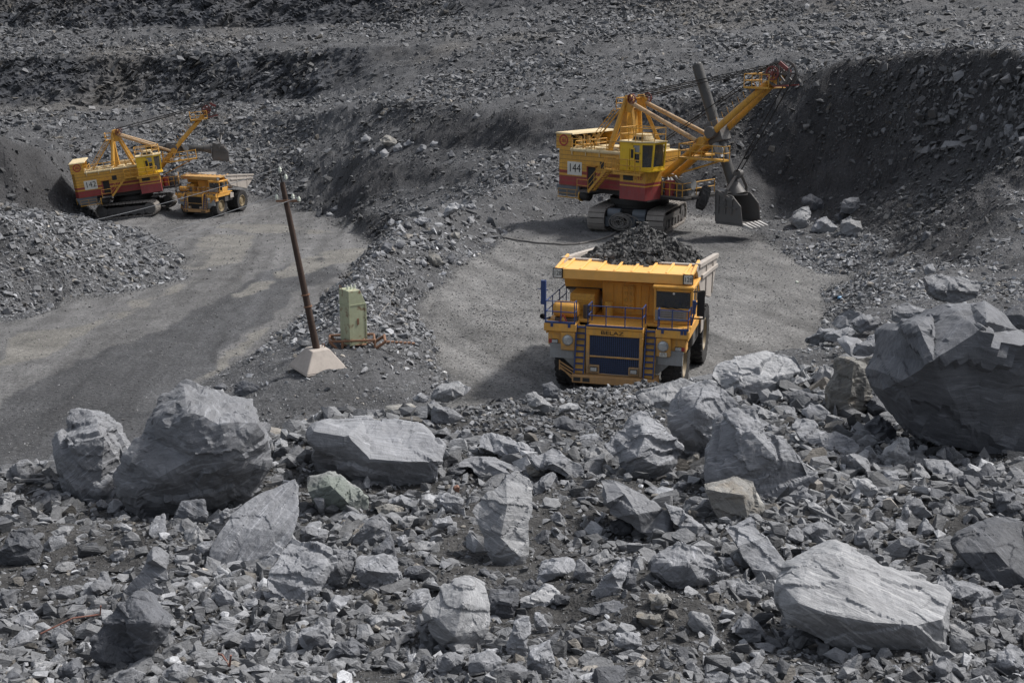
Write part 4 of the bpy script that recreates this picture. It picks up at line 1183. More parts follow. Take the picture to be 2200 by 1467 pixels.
for i, (u, v, s, p, n) in enumerate(mids):
    k = i % 14
    o = link_mesh('rock', MID_MESH[k])
    sz = s * p.y / FPX
    nn = (n + Vector((rnd.gauss(0, .35), rnd.gauss(0, .35) - 0.15, 0.4))).normalized()
    o.rotation_euler = (nn.to_track_quat('Z', 'Y').to_matrix() @ Matrix.Rotation(rnd.uniform(0, 6.28), 3, 'Z')).to_euler()
    o.location = p + Vector((0, 0, 0.16 * sz))
    o.scale = (sz * rnd.uniform(0.85, 1.15), sz * rnd.uniform(0.85, 1.15), sz * rnd.uniform(0.9, 1.3))
    tag(o, None, 'rock', 'medium loose rocks of the near slope')
    PLACED.append([u, v, s / 2, p.y, o, (0, 0, 1, 0, 2, 0, 1, 0, 0, 3, 0, 2, 0, 1)[k], s * 0.7])

# ------------------------------------------------------------------ words that single each rock out
SHORT = []
for q in PLACED[:N_HAND]:
    if q[4].get('label'): SHORT.append(q)
LAND = {}
def land_name(lab):
    return lab
LM = [  # short names of landmarks, found by a piece of their label
 ('yellowish flat face', 'the tall upright yellowish boulder'), ('huge craggy', 'the huge craggy boulder'), ('large smooth leaning', 'the large leaning slab'),
 ('thick flat-topped slab', 'the thick flat-topped slab'), ('dark tilted slab', 'the dark tilted slab'), ('thin fin', 'the thin rock fin'), ('dark rounded boulder at the left', 'the dark left-edge boulder'),
 ('broad smooth-topped boulder at', 'the broad smooth-topped boulder'), ('greenish boulder', 'the greenish boulder'), ('kite-shaped pale slab standing', 'the kite-shaped slab'),
 ('upper of two', 'the upper long flat rock'), ('just behind the tip', 'the long flat rock at the kite tip'), ('wedge-shaped rock', 'the smooth wedge-shaped rock'), ('large pyramid', 'the pyramid-shaped boulder'),
 ('long smooth slab sloping', 'the long sloping slab'), ('large rounded boulder with', 'the banded rounded boulder'), ('chunky square block left', 'the chunky square block'),
 ('slanted blade', 'the slanted rock blade'), ('wide flat dark', 'the wide flat dark slab'), ('blocky grey boulder', 'the blocky bottom-edge boulder'), ('dark many-sided', 'the dark many-sided rock'),
 ('ribbed rock', 'the ribbed rock'), ('flat pale slab cut', 'the flat slab cut by the bottom edge'), ('pale streaked rock on the crest', 'the pale streaked crest rock'), ('pale pointed rock', 'the pale pointed crest rock'),
 ('brownish flat block', 'the brownish crest block'), ('giant dark boulder, the', 'the giant dark boulder'), ('broad pale slab perched', 'the perched pale slab'), ('streaked upright boulder below', 'the streaked upright boulder'),
 ('big banded block', 'the big banded block'), ('cube-shaped mossy brown', 'the mossy cube-shaped block'), ('leaning oblong', 'the leaning oblong slab'), ('low faceted', 'the low faceted rock'),
 ('huge pale smooth', 'the huge pale smooth boulder'), ('broad dark slab at the right', 'the broad dark right-edge slab'), ('thin tapering', 'the thin tapering slab'), ('upright prism', 'the upright prism'),
 ('long low slab right', 'the long low slab'), ('long low dark slab half', 'the half-buried dark slab'), ('tilted three-cornered', 'the three-cornered rock'), ('flat-topped boulder with rubble', 'the rubble-topped flat boulder'),
 ('whitish block', 'the whitish block'), ('pale upright rock below the left', 'the pale upright rock'), ('largest streaked block', 'the largest terrace block'), ('pale block at the front', 'the pale terrace-edge block'),
 ('leftmost block on the heap', 'the leftmost terrace block'), ('large pale-topped', 'the pale-topped heap-shoulder rock'), ('long flat rock above the road', 'the long flat rock above the road'), ('dark-faced block', 'the dark-faced bank block'),
 ('large rounded striped', 'the striped bank rock'), ('pale rock at the end of the bank', 'the pale rock at the bank end'), ('square flat-faced block stuck', 'the square block in the wall'),
 ('rounded pale boulder at the right front', 'the rounded pale boulder beside the bucket'), ('dark rock at the foot of the left mound', 'the dark rock at the mound foot'), ('single pale stone', 'the single stone on the road'),
 ('dark block with a pale top', 'the dark pale-topped block at the heap foot')]
lms = []
for piece, nm in LM:
    q = next((q for q in SHORT if piece in q[4]['label']), None)
    if q is not None: lms.append((q[0], q[1], max(q[2], q[6] / 2), nm))
used = {q[4]['label'] for q in SHORT}
TONE = {0: 'grey', 1: 'dark grey', 2: 'pale grey', 3: 'brownish', 4: 'greenish'}
def autolabel(q):
    u, v, hw, Yd, o, m, hh = q
    d = o.dimensions
    size = 'small' if hw < 17 else 'medium'
    shape = 'narrow' if hh > 2.4 * hw else 'flat' if hh < 1.0 * hw else 'angular'
    cand = sorted(lms, key=lambda l: (math.hypot((l[0] - u), (l[1] - v) * 1.2) - l[2] * 0.6))
    for adj in ('%s %s %s rock' % (size, shape, TONE[m]), '%s loose %s %s rock' % (size, shape, TONE[m])):
        for l in cand[:6]:
            du, dv = u - l[0], v - l[1]
            near = math.hypot(du, dv) < l[2] + 75
            if abs(du) > 1.8 * abs(dv): rel = 'left of' if du < 0 else 'right of'
            elif abs(dv) > 1.8 * abs(du): rel = 'behind' if dv < 0 else 'in front of'
            else: rel = ('behind and left of' if du < 0 else 'behind and right of') if dv < 0 else ('in front and left of' if du < 0 else 'in front and right of')
            s = '%s %s%s %s' % (adj, 'close ' if near and rel.startswith(('left', 'right')) else 'just ' if near else 'some way ', rel, l[3])
            if s not in used and len(s.split()) <= 16:
                used.add(s)
                return s
    return None
for q in PLACED:
    if not q[4].get('label'):
        s = autolabel(q)
        q[4]['label'] = s or ('%s %s loose rock among similar rocks on the near slope' % ('small' if q[2] < 17 else 'medium', TONE[q[5]]))
# ------------------------------------------------------------------ the uncountable rubble, one mesh
def variant(seed, npts):
    bm = free_rock(seed, npts, 0)
    bmesh.ops.recalc_face_normals(bm, faces=bm.faces)
    v = np.array([p.co[:] for p in bm.verts], np.float32)
    bm.verts.index_update()
    f = np.array([[p.index for p in q.verts] for q in bm.faces], np.int32)
    bm.free()
    return v, f
V_SM = [variant(900 + k, 8) for k in range(24)]
V_MD = [variant(1200 + k, 10 + k % 4) for k in range(48)]

fc = GV[GF]                                                     # (nf,4,3)
cen = fc.mean(1)
ar = np.linalg.norm(np.cross(fc[:, 2] - fc[:, 0], fc[:, 3] - fc[:, 1]), axis=1) * 0.5
nrm = np.cross(fc[:, 2] - fc[:, 0], fc[:, 3] - fc[:, 1])
nrm /= np.linalg.norm(nrm, axis=1)[:, None] + 1e-9
def fmean(a): return (a[:-1, :-1] + a[:-1, 1:] + a[1:, 1:] + a[1:, :-1]).ravel() / 4
f_fw, f_floor, f_near, f_steep, f_cliff, f_pale, f_big, f_fl = map(fmean, (floor_wide, floor, near, steep, cliff, pale, big, fl))
fx, fy = cen[:, 0], cen[:, 1]
inview = (np.abs(fx) < 0.5 * fy + 3) & (fy > 6) & (fy < 315)
patch = fbm(cen * 0.12, 3, 61)
dens_w = ar / np.maximum(fy, 8) ** 2 * inview
zone = np.where(f_floor > 0.5, 0.12 + 0.7 * np.clip(patch, 0, 1) ** 1.5, 1.0)
zone = np.where(f_fl > 0.5, 0.03 + 0.25 * np.clip(patch, 0, 1) ** 1.5, zone)
zone += np.where(f_floor > .5, 1.1 * (1 - sstep(.5, .92, f_fw + .12 * patch)), 0)
zone *= np.where((f_steep > 0.5) & (f_near < 0.3), 1.5 + 1.0 * np.clip(patch, -.5, 1), 1.0)
zone *= np.where(f_cliff > 0.4, 0.28, 1.0)
patch2 = fbm(cen * np.array([.045, .045, .09]), 4, 63)
patch3 = fbm(cen * .35, 3, 64)
zone *= np.where((f_near < .5) & (f_floor < .5), np.clip(.55 + 1.9 * patch2 + .9 * patch, .10, 2.0), 1.0)
zone *= np.where(f_near > .5, np.clip(.95 + 1.0 * patch3, .5, 1.8), 1.0)
zone *= np.where(f_near > 0.5, 1.0, 1.0)
zone *= 1 - .72 * sstep(.3, .7, fmean(wall)) * (f_near < .5)
w = dens_w * zone
w /= w.sum()
NR = 320000
wn_ = w * (f_near > 0.5); wf_ = w * (f_near <= 0.5)
pick = np.concatenate([rng.choice(len(w), 150000, p=wn_ / wn_.sum()), rng.choice(len(w), NR, p=wf_ / wf_.sum())])
# blocks thrown down the top right of the wall
cu_, cv_, _ = project(cen)
blk = np.nonzero((cu_ > 1960) & (cu_ < 2260) & (cv_ > 150) & (cv_ < 330) & (fy < 125) & (fy > 70))[0]
blk2 = np.nonzero((cu_ > 620) & (cu_ < 1090) & (cv_ > 440) & (cv_ < 800) & (f_floor < .3) & (fy > 50) & (fy < 135))[0]
n0 = len(pick)
pick = np.concatenate([pick, rng.choice(blk, 420), rng.choice(blk2, 900)])
nr = len(pick)
a_, b_ = rng.random((2, nr, 1), dtype=np.float32)
q = fc[pick]
pos = (q[:, 0] * (1 - a_) + q[:, 1] * a_) * (1 - b_) + (q[:, 3] * (1 - a_) + q[:, 2] * a_) * b_
nn = nrm[pick]
D = pos[:, 1]
u01 = rng.random(nr)
isn = f_near[pick] > 0.5
isf = f_floor[pick] > 0.5
isl = f_fl[pick] > 0.5
smin = np.where(isn, 4.0, np.where(isf, 2.0, 2.6))
smax = np.where(isn, 14.0, np.where(isf, 5.5, 20.0))
cl0 = f_cliff[pick] > 0.4
smin = np.where(cl0, 3.6, smin); smax = np.where(cl0, 30.0, smax)
e = -1.75
px = (smin ** e + u01 * (smax ** e - smin ** e)) ** (1 / e)
bigp = isn & (rng.random(nr) < np.clip(.38 + .6 * patch3[pick], .16, .6))
u02 = rng.random(nr)
px = np.where(bigp, (9.0 ** -1.15 + u02 * (56.0 ** -1.15 - 9.0 ** -1.15)) ** (1 / -1.15), px)
size = px * D / FPX
size = np.where(isf, np.minimum(size, 0.22), size)
size = np.where(isn, size, np.minimum(size, 1.6))
px[n0:n0 + 420] = 6 + 26 * rng.random(420) ** 2.2
px[n0 + 420:] = 6 + 20 * rng.random(900) ** 2.5
size[n0:] = px[n0:] * D[n0:] / FPX
# fines everywhere off the floors
wfine = dens_w * np.where(f_floor > .5, .12, 1.0) * np.where(f_cliff > .4, .4, 1.0) * (f_near < .5); wfine /= wfine.sum()
fi = rng.choice(len(w), 120000, p=wfine)
n1 = nr
pick = np.concatenate([pick, fi]); nr = len(pick)
a_, b_ = rng.random((2, len(fi), 1), dtype=np.float32)
q = fc[fi]
pos = np.concatenate([pos, (q[:, 0] * (1 - a_) + q[:, 1] * a_) * (1 - b_) + (q[:, 3] * (1 - a_) + q[:, 2] * a_) * b_])
nn = nrm[pick]; D = pos[:, 1]
isn = f_near[pick] > 0.5; isf = f_floor[pick] > 0.5; isl = f_fl[pick] > 0.5
px = np.concatenate([px, 1.7 + 2.6 * rng.random(len(fi)) ** 2])
bigp = np.concatenate([bigp, np.zeros(len(fi), bool)])
uu0, vv0, _f = project(pos)
px = np.where(isn & (D > 20.5) & (uu0 > 960) & (uu0 < 1500), np.minimum(px, 15), px)
size = np.concatenate([size, np.zeros(len(fi))])
size = np.where((np.arange(nr) >= n1) | (isn & (D > 20.5)), px * D / FPX, size)
# orientation
up = nn + rng.normal(0, 1, (nr, 3)) * np.where(bigp, .72, .42)[:, None] + np.array([0, 0, 0.25])
up /= np.linalg.norm(up, axis=1)[:, None]
t = rng.normal(0, 1, (nr, 3))
cl = (f_cliff[pick] > 0.4) & (rng.random(nr) < .5)
t[cl] = np.array([0.74, 0.0, 0.66]) + rng.normal(0, 0.22, (cl.sum(), 3))
up[cl] = np.array([-0.6, -0.35, 0.68]) + rng.normal(0, 0.25, (cl.sum(), 3))
up /= np.linalg.norm(up, axis=1)[:, None]
xx = t - up * (t * up).sum(1, keepdims=True)
xx /= np.linalg.norm(xx, axis=1)[:, None]
yy = np.cross(up, xx)
ROT = np.stack([xx, yy, up], 2).astype(np.float32)               # columns
S3s = (size[:, None] * np.stack([rng.uniform(0.8, 1.35, nr), rng.uniform(0.7, 1.1, nr), rng.uniform(0.65, 1.2, nr)], 1)).astype(np.float32)
S3s[cl] *= np.array([1.35, 1.1, 0.8])
pos = pos + nn * (size * rng.uniform(-0.05, 0.22, nr))[:, None]
# colour of each stone
lum = np.exp(rng.normal(-.03, 0.38, nr) * np.where(D > 95, .75, 1.0))
base = np.array([0.18, 0.184, 0.192])[None] * lum[:, None]
warm = (rng.random(nr) < 0.045)
base[warm] *= np.array([1.1, 1.0, 0.86])
pal = (rng.random(nr) < 0.03)
base[pal] *= 1.4
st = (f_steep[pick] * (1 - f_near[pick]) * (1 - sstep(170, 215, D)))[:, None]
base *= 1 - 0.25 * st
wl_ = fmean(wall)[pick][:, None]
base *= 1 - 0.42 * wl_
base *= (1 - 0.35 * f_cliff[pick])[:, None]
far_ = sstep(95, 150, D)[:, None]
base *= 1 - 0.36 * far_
base[isn] *= np.where(bigp[isn], .80, .62)[:, None]
bw = (sstep(0.0, 0.4, f_big[pick]) * (D > 190))[:, None] * 0.35
base = base * (1 - bw) + base * np.array([1.08, 1.0, 0.88]) * bw
fp = f_pale[pick][:, None]
base = np.where(isf[:, None], base * 0.35 + 0.65 * np.array([0.155, 0.153, 0.15])[None] * (1 + 0.35 * fp) * (1 - 0.25 * isl[:, None]), base)
# keep the ground under the machines and the faces of the big boulders clear
uu, vv, _f = project(pos)
keep = np.ones(nr, bool)
base[n0:n0 + 420] = np.array([.105, .106, .11]) * np.exp(rng.normal(0, .3, 420))[:, None]
for qd, ol in zip(PLACED[:N_HAND], OUTLINES):
    if qd[2] < 45: continue
    cu, cv = qd[0], qd[1]
    poly = [((p[0] - cu) * 0.96 + cu, (p[1] - cv) * 0.90 + cv - 4) for p in ol]
    m_ = (np.abs(uu - cu) < 300) & (np.abs(D - qd[3]) < 4) & in_poly(uu, vv, poly) & (px > 9)
    keep &= ~m_
allv, allf, allc, off = [], [], [], 0
var = rng.integers(0, 1000, nr)
for group, variants in ((keep & ~(isn & (px > 11)), V_SM), (keep & (isn & (px > 11)), V_MD)):
    for k, (bv, bf) in enumerate(variants):
        ii = np.nonzero(group & (var % len(variants) == k))[0]
        if not len(ii): continue
        vs = np.einsum('nij,nvj->nvi', ROT[ii], bv[None] * S3s[ii][:, None, :]) + pos[ii][:, None, :]
        n_, m_ = len(ii), len(bv)
        allv.append(vs.reshape(-1, 3))
        allf.append((bf[None] + (np.arange(n_) * m_)[:, None, None] + off).reshape(-1, 3))
        allc.append(np.repeat(base[ii], m_, 0))
        off += n_ * m_
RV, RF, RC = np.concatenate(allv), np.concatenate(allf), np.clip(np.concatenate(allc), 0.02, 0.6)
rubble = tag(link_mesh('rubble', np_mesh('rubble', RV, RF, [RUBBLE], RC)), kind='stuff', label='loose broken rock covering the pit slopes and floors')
print('rubble stones', int(keep.sum()), 'verts', len(RV), 'tris', len(RF))
# ------------------------------------------------------------------ haul trucks (front faces -Y, +X is picture right)
MX90 = Matrix.Rotation(R(90), 4, 'X')
def facing_front(x, y, z):                      # text standing upright, read from -Y
    return Matrix.Translation((x, y, z)) @ MX90
def wheel(parent, x, y, r, w, outer, name='wheel'):
    """outer: +1 / -1 side of the rim face"""
    h = w / 2
    e = empty(name); e.parent = parent
    t = MB()
    prof = [(r * .56, -h * .86), (r * .80, -h), (r * .93, -h * .97), (r * .975, -h * .8), (r * .975, h * .8), (r * .93, h * .97), (r * .80, h), (r * .56, h * .86), (r * .56, -h * .86)]
    t.lathe(prof, 40, (x, y, r), 'x')
    for k in range(26):                          # tread lugs
        a = 2 * math.pi * k / 26
        for s, da in ((-1, 0), (1, .12)):
            c, q = math.cos(a + da), math.sin(a + da)
            c2, q2 = math.cos(a + da + .13), math.sin(a + da + .13)
            r0, r1 = r * .95, r * 1.003
            x0, x1 = x + s * h * .12, x + s * h * .98
            p = [(x0, y + r0 * c, r + r0 * q), (x1, y + r0 * c, r + r0 * q), (x1, y + r0 * c2, r + r0 * q2), (x0, y + r0 * c2, r + r0 * q2)]
            p += [(a_[0], y + (a_[1] - y) * r1 / r0, r + (a_[2] - r) * r1 / r0) for a_ in p]
            t.hexa(p)
    ty = t.build('tyre', TYRE, e, smooth=True)
    m = MB()
    o = outer
    m.lathe([(r * .57, -h * .85), (r * .57, h * .85)], 28, (x, y, r), 'x')
    m.lathe([(r * .57, o * h * .80), (r * .50, o * h * .86), (r * .46, o * h * .45), (r * .30, o * h * .40), (r * .26, o * h * .62), (0.001, o * h * .66)], 28, (x, y, r), 'x')
    m.lathe([(r * .57, -o * h * .5), (0.001, -o * h * .5)], 28, (x, y, r), 'x')
    for k in range(12):
        a = 2 * math.pi * k / 12
        m.tube((x + o * h * .40, y + r * .36 * math.cos(a), r + r * .36 * math.sin(a)), (x + o * h * .47, y + r * .36 * math.cos(a), r + r * .36 * math.sin(a)), .04, n=6)
    m.build('rim', RIMM, e, smooth=True)
    return e
CANOPY = paint('canopy_painted_sunlight', (0.74, 0.40, 0.10), 0.3, dirtc=(.6, .42, .22))  # yellow lightened to paint in direct sun on the canopy, with pale dust
RIMM = paint('dusty_rim_paint', (0.26, 0.20, 0.11), 0.8, dirtc=(0.17, 0.155, 0.14))

def lamp_part(name, parent, x, y, z, r, round_=True, w=.3, h=.16):
    b = MB()
    if round_:
        b.lathe([(r, 0), (r, -.05), (r * .9, -.07)], 20, (x, y, z), 'y')
        o = b.build(name, GREYP, parent, smooth=True)
        g = MB(); g.lathe([(r * .9, -.05), (r * .6, -.075), (.001, -.085)], 20, (x, y, z), 'y')
        g.build('lens', CHROME, o, smooth=True)
    else:
        b.box(x - w / 2, x + w / 2, y - .03, y + .05, z - h / 2, z + h / 2)
        o = b.build(name, DARK, parent)
        g = MB(); g.box(x - w * .43, x + w * .43, y - .045, y - .028, z - h * .4, z + h * .4)
        g.build('lens', CHROME, o)
    return o

def rail(parent, pts, z0, z1, mat, mids=(0.5,), posts=None, r=.026, name='railing'):
    """pts: list of (x,y); posts at every point"""
    m = MB()
    for a, b in zip(pts[:-1], pts[1:]):
        for f in (1.0,) + tuple(mids):
            z = z0 + (z1 - z0) * f
            m.tube((a[0], a[1], z), (b[0], b[1], z), r, n=6)
    for p in (posts or pts):
        m.tube((p[0], p[1], z0), (p[0], p[1], z1), r, n=6)
    return m.build(name, mat, parent)

def make_truck(name, label, loc, rotz, number, loaded, side_number=None, grille_mat=None, tilt=(0, 0)):
    T = empty(name, loc, (tilt[0], tilt[1], rotz))
    tag(T, label, 'dump truck', 'haul trucks in the pit')
    gm = grille_mat or BLUEG
    # chassis
    m = MB()
    m.box(-.95, -.45, .9, 10.2, 1.25, 2.1); m.box(.45, .95, .9, 10.2, 1.25, 2.1)
    m.box(-.95, .95, 2.2, 3.0, 1.0, 1.7); m.box(-1.9, 1.9, 2.35, 2.75, 1.2, 1.65)
    m.tube((-2.2, 7.9, 1.5), (2.2, 7.9, 1.5), .55, n=16)
    m.box(-.9, .9, 5.0, 6.8, .9, 1.9)
    m.box(-1.7, 1.7, 1.0, 5.2, 2.1, 3.18)
    m.build('chassis', DARK, T)
    # front fork / fender braces, grey
    for s in (-1, 1):
        m = MB()
        m.hexa([(s * 1.25, .75, 1.25), (s * 1.9, .75, 1.25), (s * 1.9, 1.6, 1.25), (s * 1.25, 1.6, 1.25), (s * 1.25, .55, 2.35), (s * 3.05, .55, 2.35), (s * 3.05, 1.6, 2.35), (s * 1.25, 1.6, 2.35)])
        m.box(s * 1.9, s * 3.0, .58, .7, 1.75, 2.4)
        m.build('fender_brace', GREYP, T)
    # bumper
    m = MB()
    m.hexa([(-1.85, .0, .80), (1.85, .0, .80), (1.95, .9, .80), (-1.95, .9, .80), (-1.85, 0, 1.16), (1.85, 0, 1.16), (1.95, .9, 1.2), (-1.95, .9, 1.2)])
    bp = m.build('bumper', BROWNY, T, bevel=.03)
    for x in (-1.62, -1.2, 1.2, 1.55):
        m = MB(); m.box(x - .16, x + .16, -.012, .03, .88, 1.06); m.build('bumper_slot', DARK, bp)
    # folding step hanging under the bumper corner and side guard
    m = MB()
    m.path([(-1.75, .1, .80), (-1.75, .05, .45), (-1.35, .05, .45), (-1.35, .1, .80)], .03); m.bar((-1.75, .05, .62), (-1.35, .05, .62), .04, .04)
    m.build('step', DARK, T)
    m = MB()
    for zz in (1.05, 1.2, 1.35):
        m.bar((-1.85, .3, zz - .05), (-2.55, .55, zz + .25), .05, .05)
    m.bar((-2.55, .55, 1.2), (-2.55, .55, 1.65), .05, .05); m.bar((-1.88, .3, .9), (-2.5, .55, 1.35), .05, .05)
    m.build('corner_guard', BROWNY, T)
    # radiator housing and grilles
    m = MB()
    m.box(-1.26, 1.26, .37, 1.4, 1.18, 3.28)
    m.box(-1.28, 1.28, .24, .36, 2.97, 3.26)
    m.box(-1.28, -1.12, .24, .36, 1.18, 2.97); m.box(1.12, 1.28, .24, .36, 1.18, 2.97); m.box(-1.12, 1.12, .24, .36, 1.97, 2.05)
    m.box(-1.12, 1.12, .24, .36, 1.18, 1.24)
    for s in (-1, 1): m.box(s * 1.12, s * .66, .215, .36, 1.24, 1.62)
    hs = m.build('radiator_housing', YEL, T, bevel=.025)
    for (z0, z1) in ((2.06, 2.96), (1.25, 1.96)):
        g = MB()
        g.mat(1).box(-1.11, 1.11, .33, .345, z0, z1); g.mat(0)
        n = 24
        for k in range(n + 1):
            x = -1.1 + 2.2 * k / n
            g.box(x - .012, x + .012, .285, .318, z0, z1)
        nz = int((z1 - z0) / .085)
        for k in range(nz + 1):
            z = z0 + (z1 - z0) * k / nz
            g.box(-1.11, 1.11, .288, .315, z - .01, z + .01)
        g.build('grille', [gm, DARK], T)
    text_part('emblem_lettering', 'BELAZ', .235, BLACKP, hs, facing_front(-.1, .235, 3.115), .012, sx=1.55)
    for s in (-1, 1): lamp_part('fog_lamp', T, s * .9, .20, 1.44, .1, False, .32, .2)
    # deck
    m = MB()
    m.box(-1.27, 1.27, .22, 5.0, 3.285, 3.36)
    m.box(-3.25, -1.27, 1.3, 5.0, 3.286, 3.355); m.box(1.27, 3.25, 1.3, 5.0, 3.286, 3.355)
    m.box(-3.25, -1.80, .5, 1.3, 3.287, 3.354); m.box(1.80, 3.25, .5, 1.3, 3.287, 3.354)
    m.build('deck', YEL, T)
    # fenders with lamp boxes
    for s in (-1, 1):
        m = MB()
        m.hexa([(s * 1.78, .42, 3.0), (s * 3.27, .42, 3.0), (s * 3.27, .6, 3.0), (s * 1.78, .6, 3.0), (s * 1.78, .46, 3.35), (s * 3.27, .46, 3.35), (s * 3.27, .62, 3.35), (s * 1.78, .62, 3.35)])
        m.box(s * 1.80, s * 3.12, .66, 1.4, 2.32, 3.28)
        m.box(s * 3.12, s * 3.22, .62, 4.6, 2.85, 3.28)
        f = m.build('fender', YEL, T, bevel=.03)
        m = MB(); m.box(s * 1.82, s * 2.48, .42, .66, 2.15, 2.98)
        lb = m.build('lamp_box', YEL, T, bevel=.04)
        lamp_part('headlight', T, s * 2.15, .41, 2.64, .245)
        lamp_part('turn_lamp', T, s * 2.80, .64, 2.50, .1, False, .30, .18)
        m = MB(); m.box(s * 3.0 - .07, s * 3.0 + .07, .60, .66, 2.42, 2.58); m.build('marker_lamp', DRED, T)
        # ladder
        m = MB()
        for x in (1.36, 1.78): m.bar((s * x, .12, 1.2), (s * x, .62, 3.34), .05, .09)
        for k in range(8):
            z = 1.36 + k * .265; y = .12 + (z - 1.2) * .2337
            m.box(s * 1.36, s * 1.78, y - .02, y + .14, z - .02, z + .03)
        m.build('ladder', BLUE, T)
        m = MB(); m.hexa([(s * 1.32, .22, 1.2), (s * 1.82, .22, 1.2), (s * 1.82, .30, 1.2), (s * 1.32, .30, 1.2), (s * 1.32, .74, 3.28), (s * 1.82, .74, 3.28), (s * 1.82, .84, 3.28), (s * 1.32, .84, 3.28)])
        m.build('ladder_backing', YEL2, T)
    m = MB(); m.box(2.0, 2.32, .40, .425, 2.17, 2.36)
    lp = m.build('licence_plate', WHITE, T)
    text_part('plate_lettering', '0408\nMX 70', .085, BLACKP, lp, facing_front(2.16, .397, 2.27), .003)
    # wheels
    for s in (-1, 1):
        wheel(T, s * 2.45, 2.55, 1.5, .95, s)
        wheel(T, s * 2.72, 7.9, 1.5, .9, s)
        wheel(T, s * 1.75, 7.9, 1.5, .9, s)
    # cabinet behind the deck
    m = MB()
    m.box(-1.15, 1.46, 3.15, 4.4, 3.36, 4.85)
    for x in (-.62, .66, 1.02, -.2, .42): m.box(x - .012, x + .012, 3.125, 3.16, 3.5, 4.75)
    cb = m.build('equipment_cabinet', YEL, T, bevel=.02)
    m = MB(); m.box(-.17, .37, 3.09, 3.145, 3.5, 4.72)
    pn = m.build('vent_panel', YEL, cb, bevel=.01)
    for x in (-.03, .24):
        for z in (3.75, 4.05, 4.35, 4.62):
            m = MB(); m.lathe([(.095, 0), (.095, -.03), (.075, -.035), (.001, -.01)], 14, (x, 3.09, z), 'y'); m.build('round_vent', YEL2, pn)
    # cab
    c = MB()
    c.box(1.50, 3.22, 1.62, 3.9, 3.36, 3.50)
    for x0, x1, y0, y1 in ((1.50, 1.60, 1.62, 1.74), (3.12, 3.22, 1.62, 1.74), (1.50, 1.60, 3.78, 3.9), (3.12, 3.22, 3.78, 3.9)): c.box(x0, x1, y0, y1, 3.5, 4.98)
    c.box(1.60, 3.12, 1.62, 1.70, 3.5, 4.10); c.box(1.60, 3.12, 1.62, 1.70, 4.84, 4.98)
    c.box(1.50, 1.58, 1.74, 3.78, 3.5, 4.98); c.box(1.58, 3.14, 3.82, 3.9, 3.5, 4.98)
    c.box(3.14, 3.22, 1.74, 2.1, 4.0, 4.98); c.box(3.14, 3.22, 1.74, 3.78, 3.5, 4.12); c.box(3.14, 3.22, 2.1, 3.78, 4.84, 4.98)
    c.box(3.14, 3.22, 2.95, 3.05, 4.12, 4.84)
    c.box(1.44, 3.28, 1.52, 3.95, 4.98, 5.12)
    cab = c.build('cab', YEL, T, bevel=.035)
    g = MB(); g.box(1.60, 3.12, 1.655, 1.668, 4.10, 4.84); g.build('windscreen', GLASS, cab)
    g = MB(); g.box(3.175, 3.188, 2.1, 2.95, 4.12, 4.84); g.box(3.175, 3.188, 3.05, 3.78, 4.12, 4.84); g.build('side_window', GLASS, cab)
    g = MB(); g.box(1.57, 2.98, 1.595, 1.615, 3.52, 4.0); g.build('lower_panel', GREYP, cab, bevel=.02)
    g = MB()
    for k in range(4): g.box(1.75, 2.85, 1.585, 1.598, 3.6 + k * .1, 3.615 + k * .1)
    g.build('panel_slot', DARK, cab)
    g = MB(); g.bar((1.85, 1.61, 4.16), (2.5, 1.61, 4.02), .02, .03); g.bar((2.3, 1.61, 4.14), (2.95, 1.61, 4.0), .02, .03); g.build('wiper', BLACKP, cab)
    g = MB(); g.lathe([(.055, 0), (.04, -.02), (.001, -.02)], 12, (2.38, 1.652, 4.76), 'y'); g.build('window_sticker', WHITE, cab)
    g = MB(); g.box(2.25, 2.9, 2.6, 3.3, 3.5, 3.95); g.box(2.25, 2.9, 3.2, 3.35, 3.9, 4.6); g.build('driver_seat', DARK, cab)
    g = MB(); g.lathe([(.24, -.02), (.26, 0), (.24, .02), (.22, 0), (.24, -.02)], 16, (2.55, 2.15, 4.15), 'y'); g.build('steering_wheel', BLACKP, cab)
    # air cleaner box and tank on the other side
    m = MB(); m.box(-2.5, -1.35, 2.3, 4.9, 3.36, 4.38); m.box(-2.4, -1.45, 2.25, 2.31, 3.6, 4.2)
    bx = m.build('air_cleaner_box', YEL2, T, bevel=.03)
    m = MB()
    for k in range(5): m.box(-2.3, -1.55, 2.225, 2.25, 3.68 + k * .1, 3.73 + k * .1)
    m.build('louvre', YEL2, bx)
    m = MB(); m.lathe([(.001, -.58), (.26, -.57), (.36, -.48), (.375, -.4), (.375, .4), (.36, .48), (.26, .57), (.001, .58)], 24, (-2.42, 1.25, 3.86), 'x')
    m.build('air_tank', YEL, T, smooth=True)
    m = MB(); m.box(-2.9, -1.9, 1.0, 1.5, 3.36, 3.5); m.tube((-1.62, 1.9, 3.36), (-1.62, 1.9, 3.95), .16, n=12); m.tube((-1.72, 1.9, 3.9), (-1.4, 1.8, 3.7), .05)
    m.build('tank_mount', STEEL, T)
    m = MB(); m.tube((-.72, 2.5, 3.36), (-.72, 2.5, 4.02), .21, n=16); m.lathe([(.21, .66), (.15, .70), (.001, .71)], 16, (-.72, 2.5, 3.36), 'z')
    m.build('grease_pot', YEL2, T, smooth=True)
    if loaded:
        g = MB(); g.prism([(-2.62, 3.42), (-2.22, 3.42), (-2.42, 3.78)], 'y', .60, .62)
        tr = g.build('warning_triangle', DRED, T)
        g = MB(); g.prism([(-2.54, 3.46), (-2.30, 3.46), (-2.42, 3.68)], 'y', .592, .60); g.build('triangle_centre', YEL, tr)
    # railings
    rm = BLUE if loaded else STEEL
    rail(T, [(-1.22, .30), (-.4, .30), (.45, .30), (1.22, .30)], 3.42, 4.30, rm)
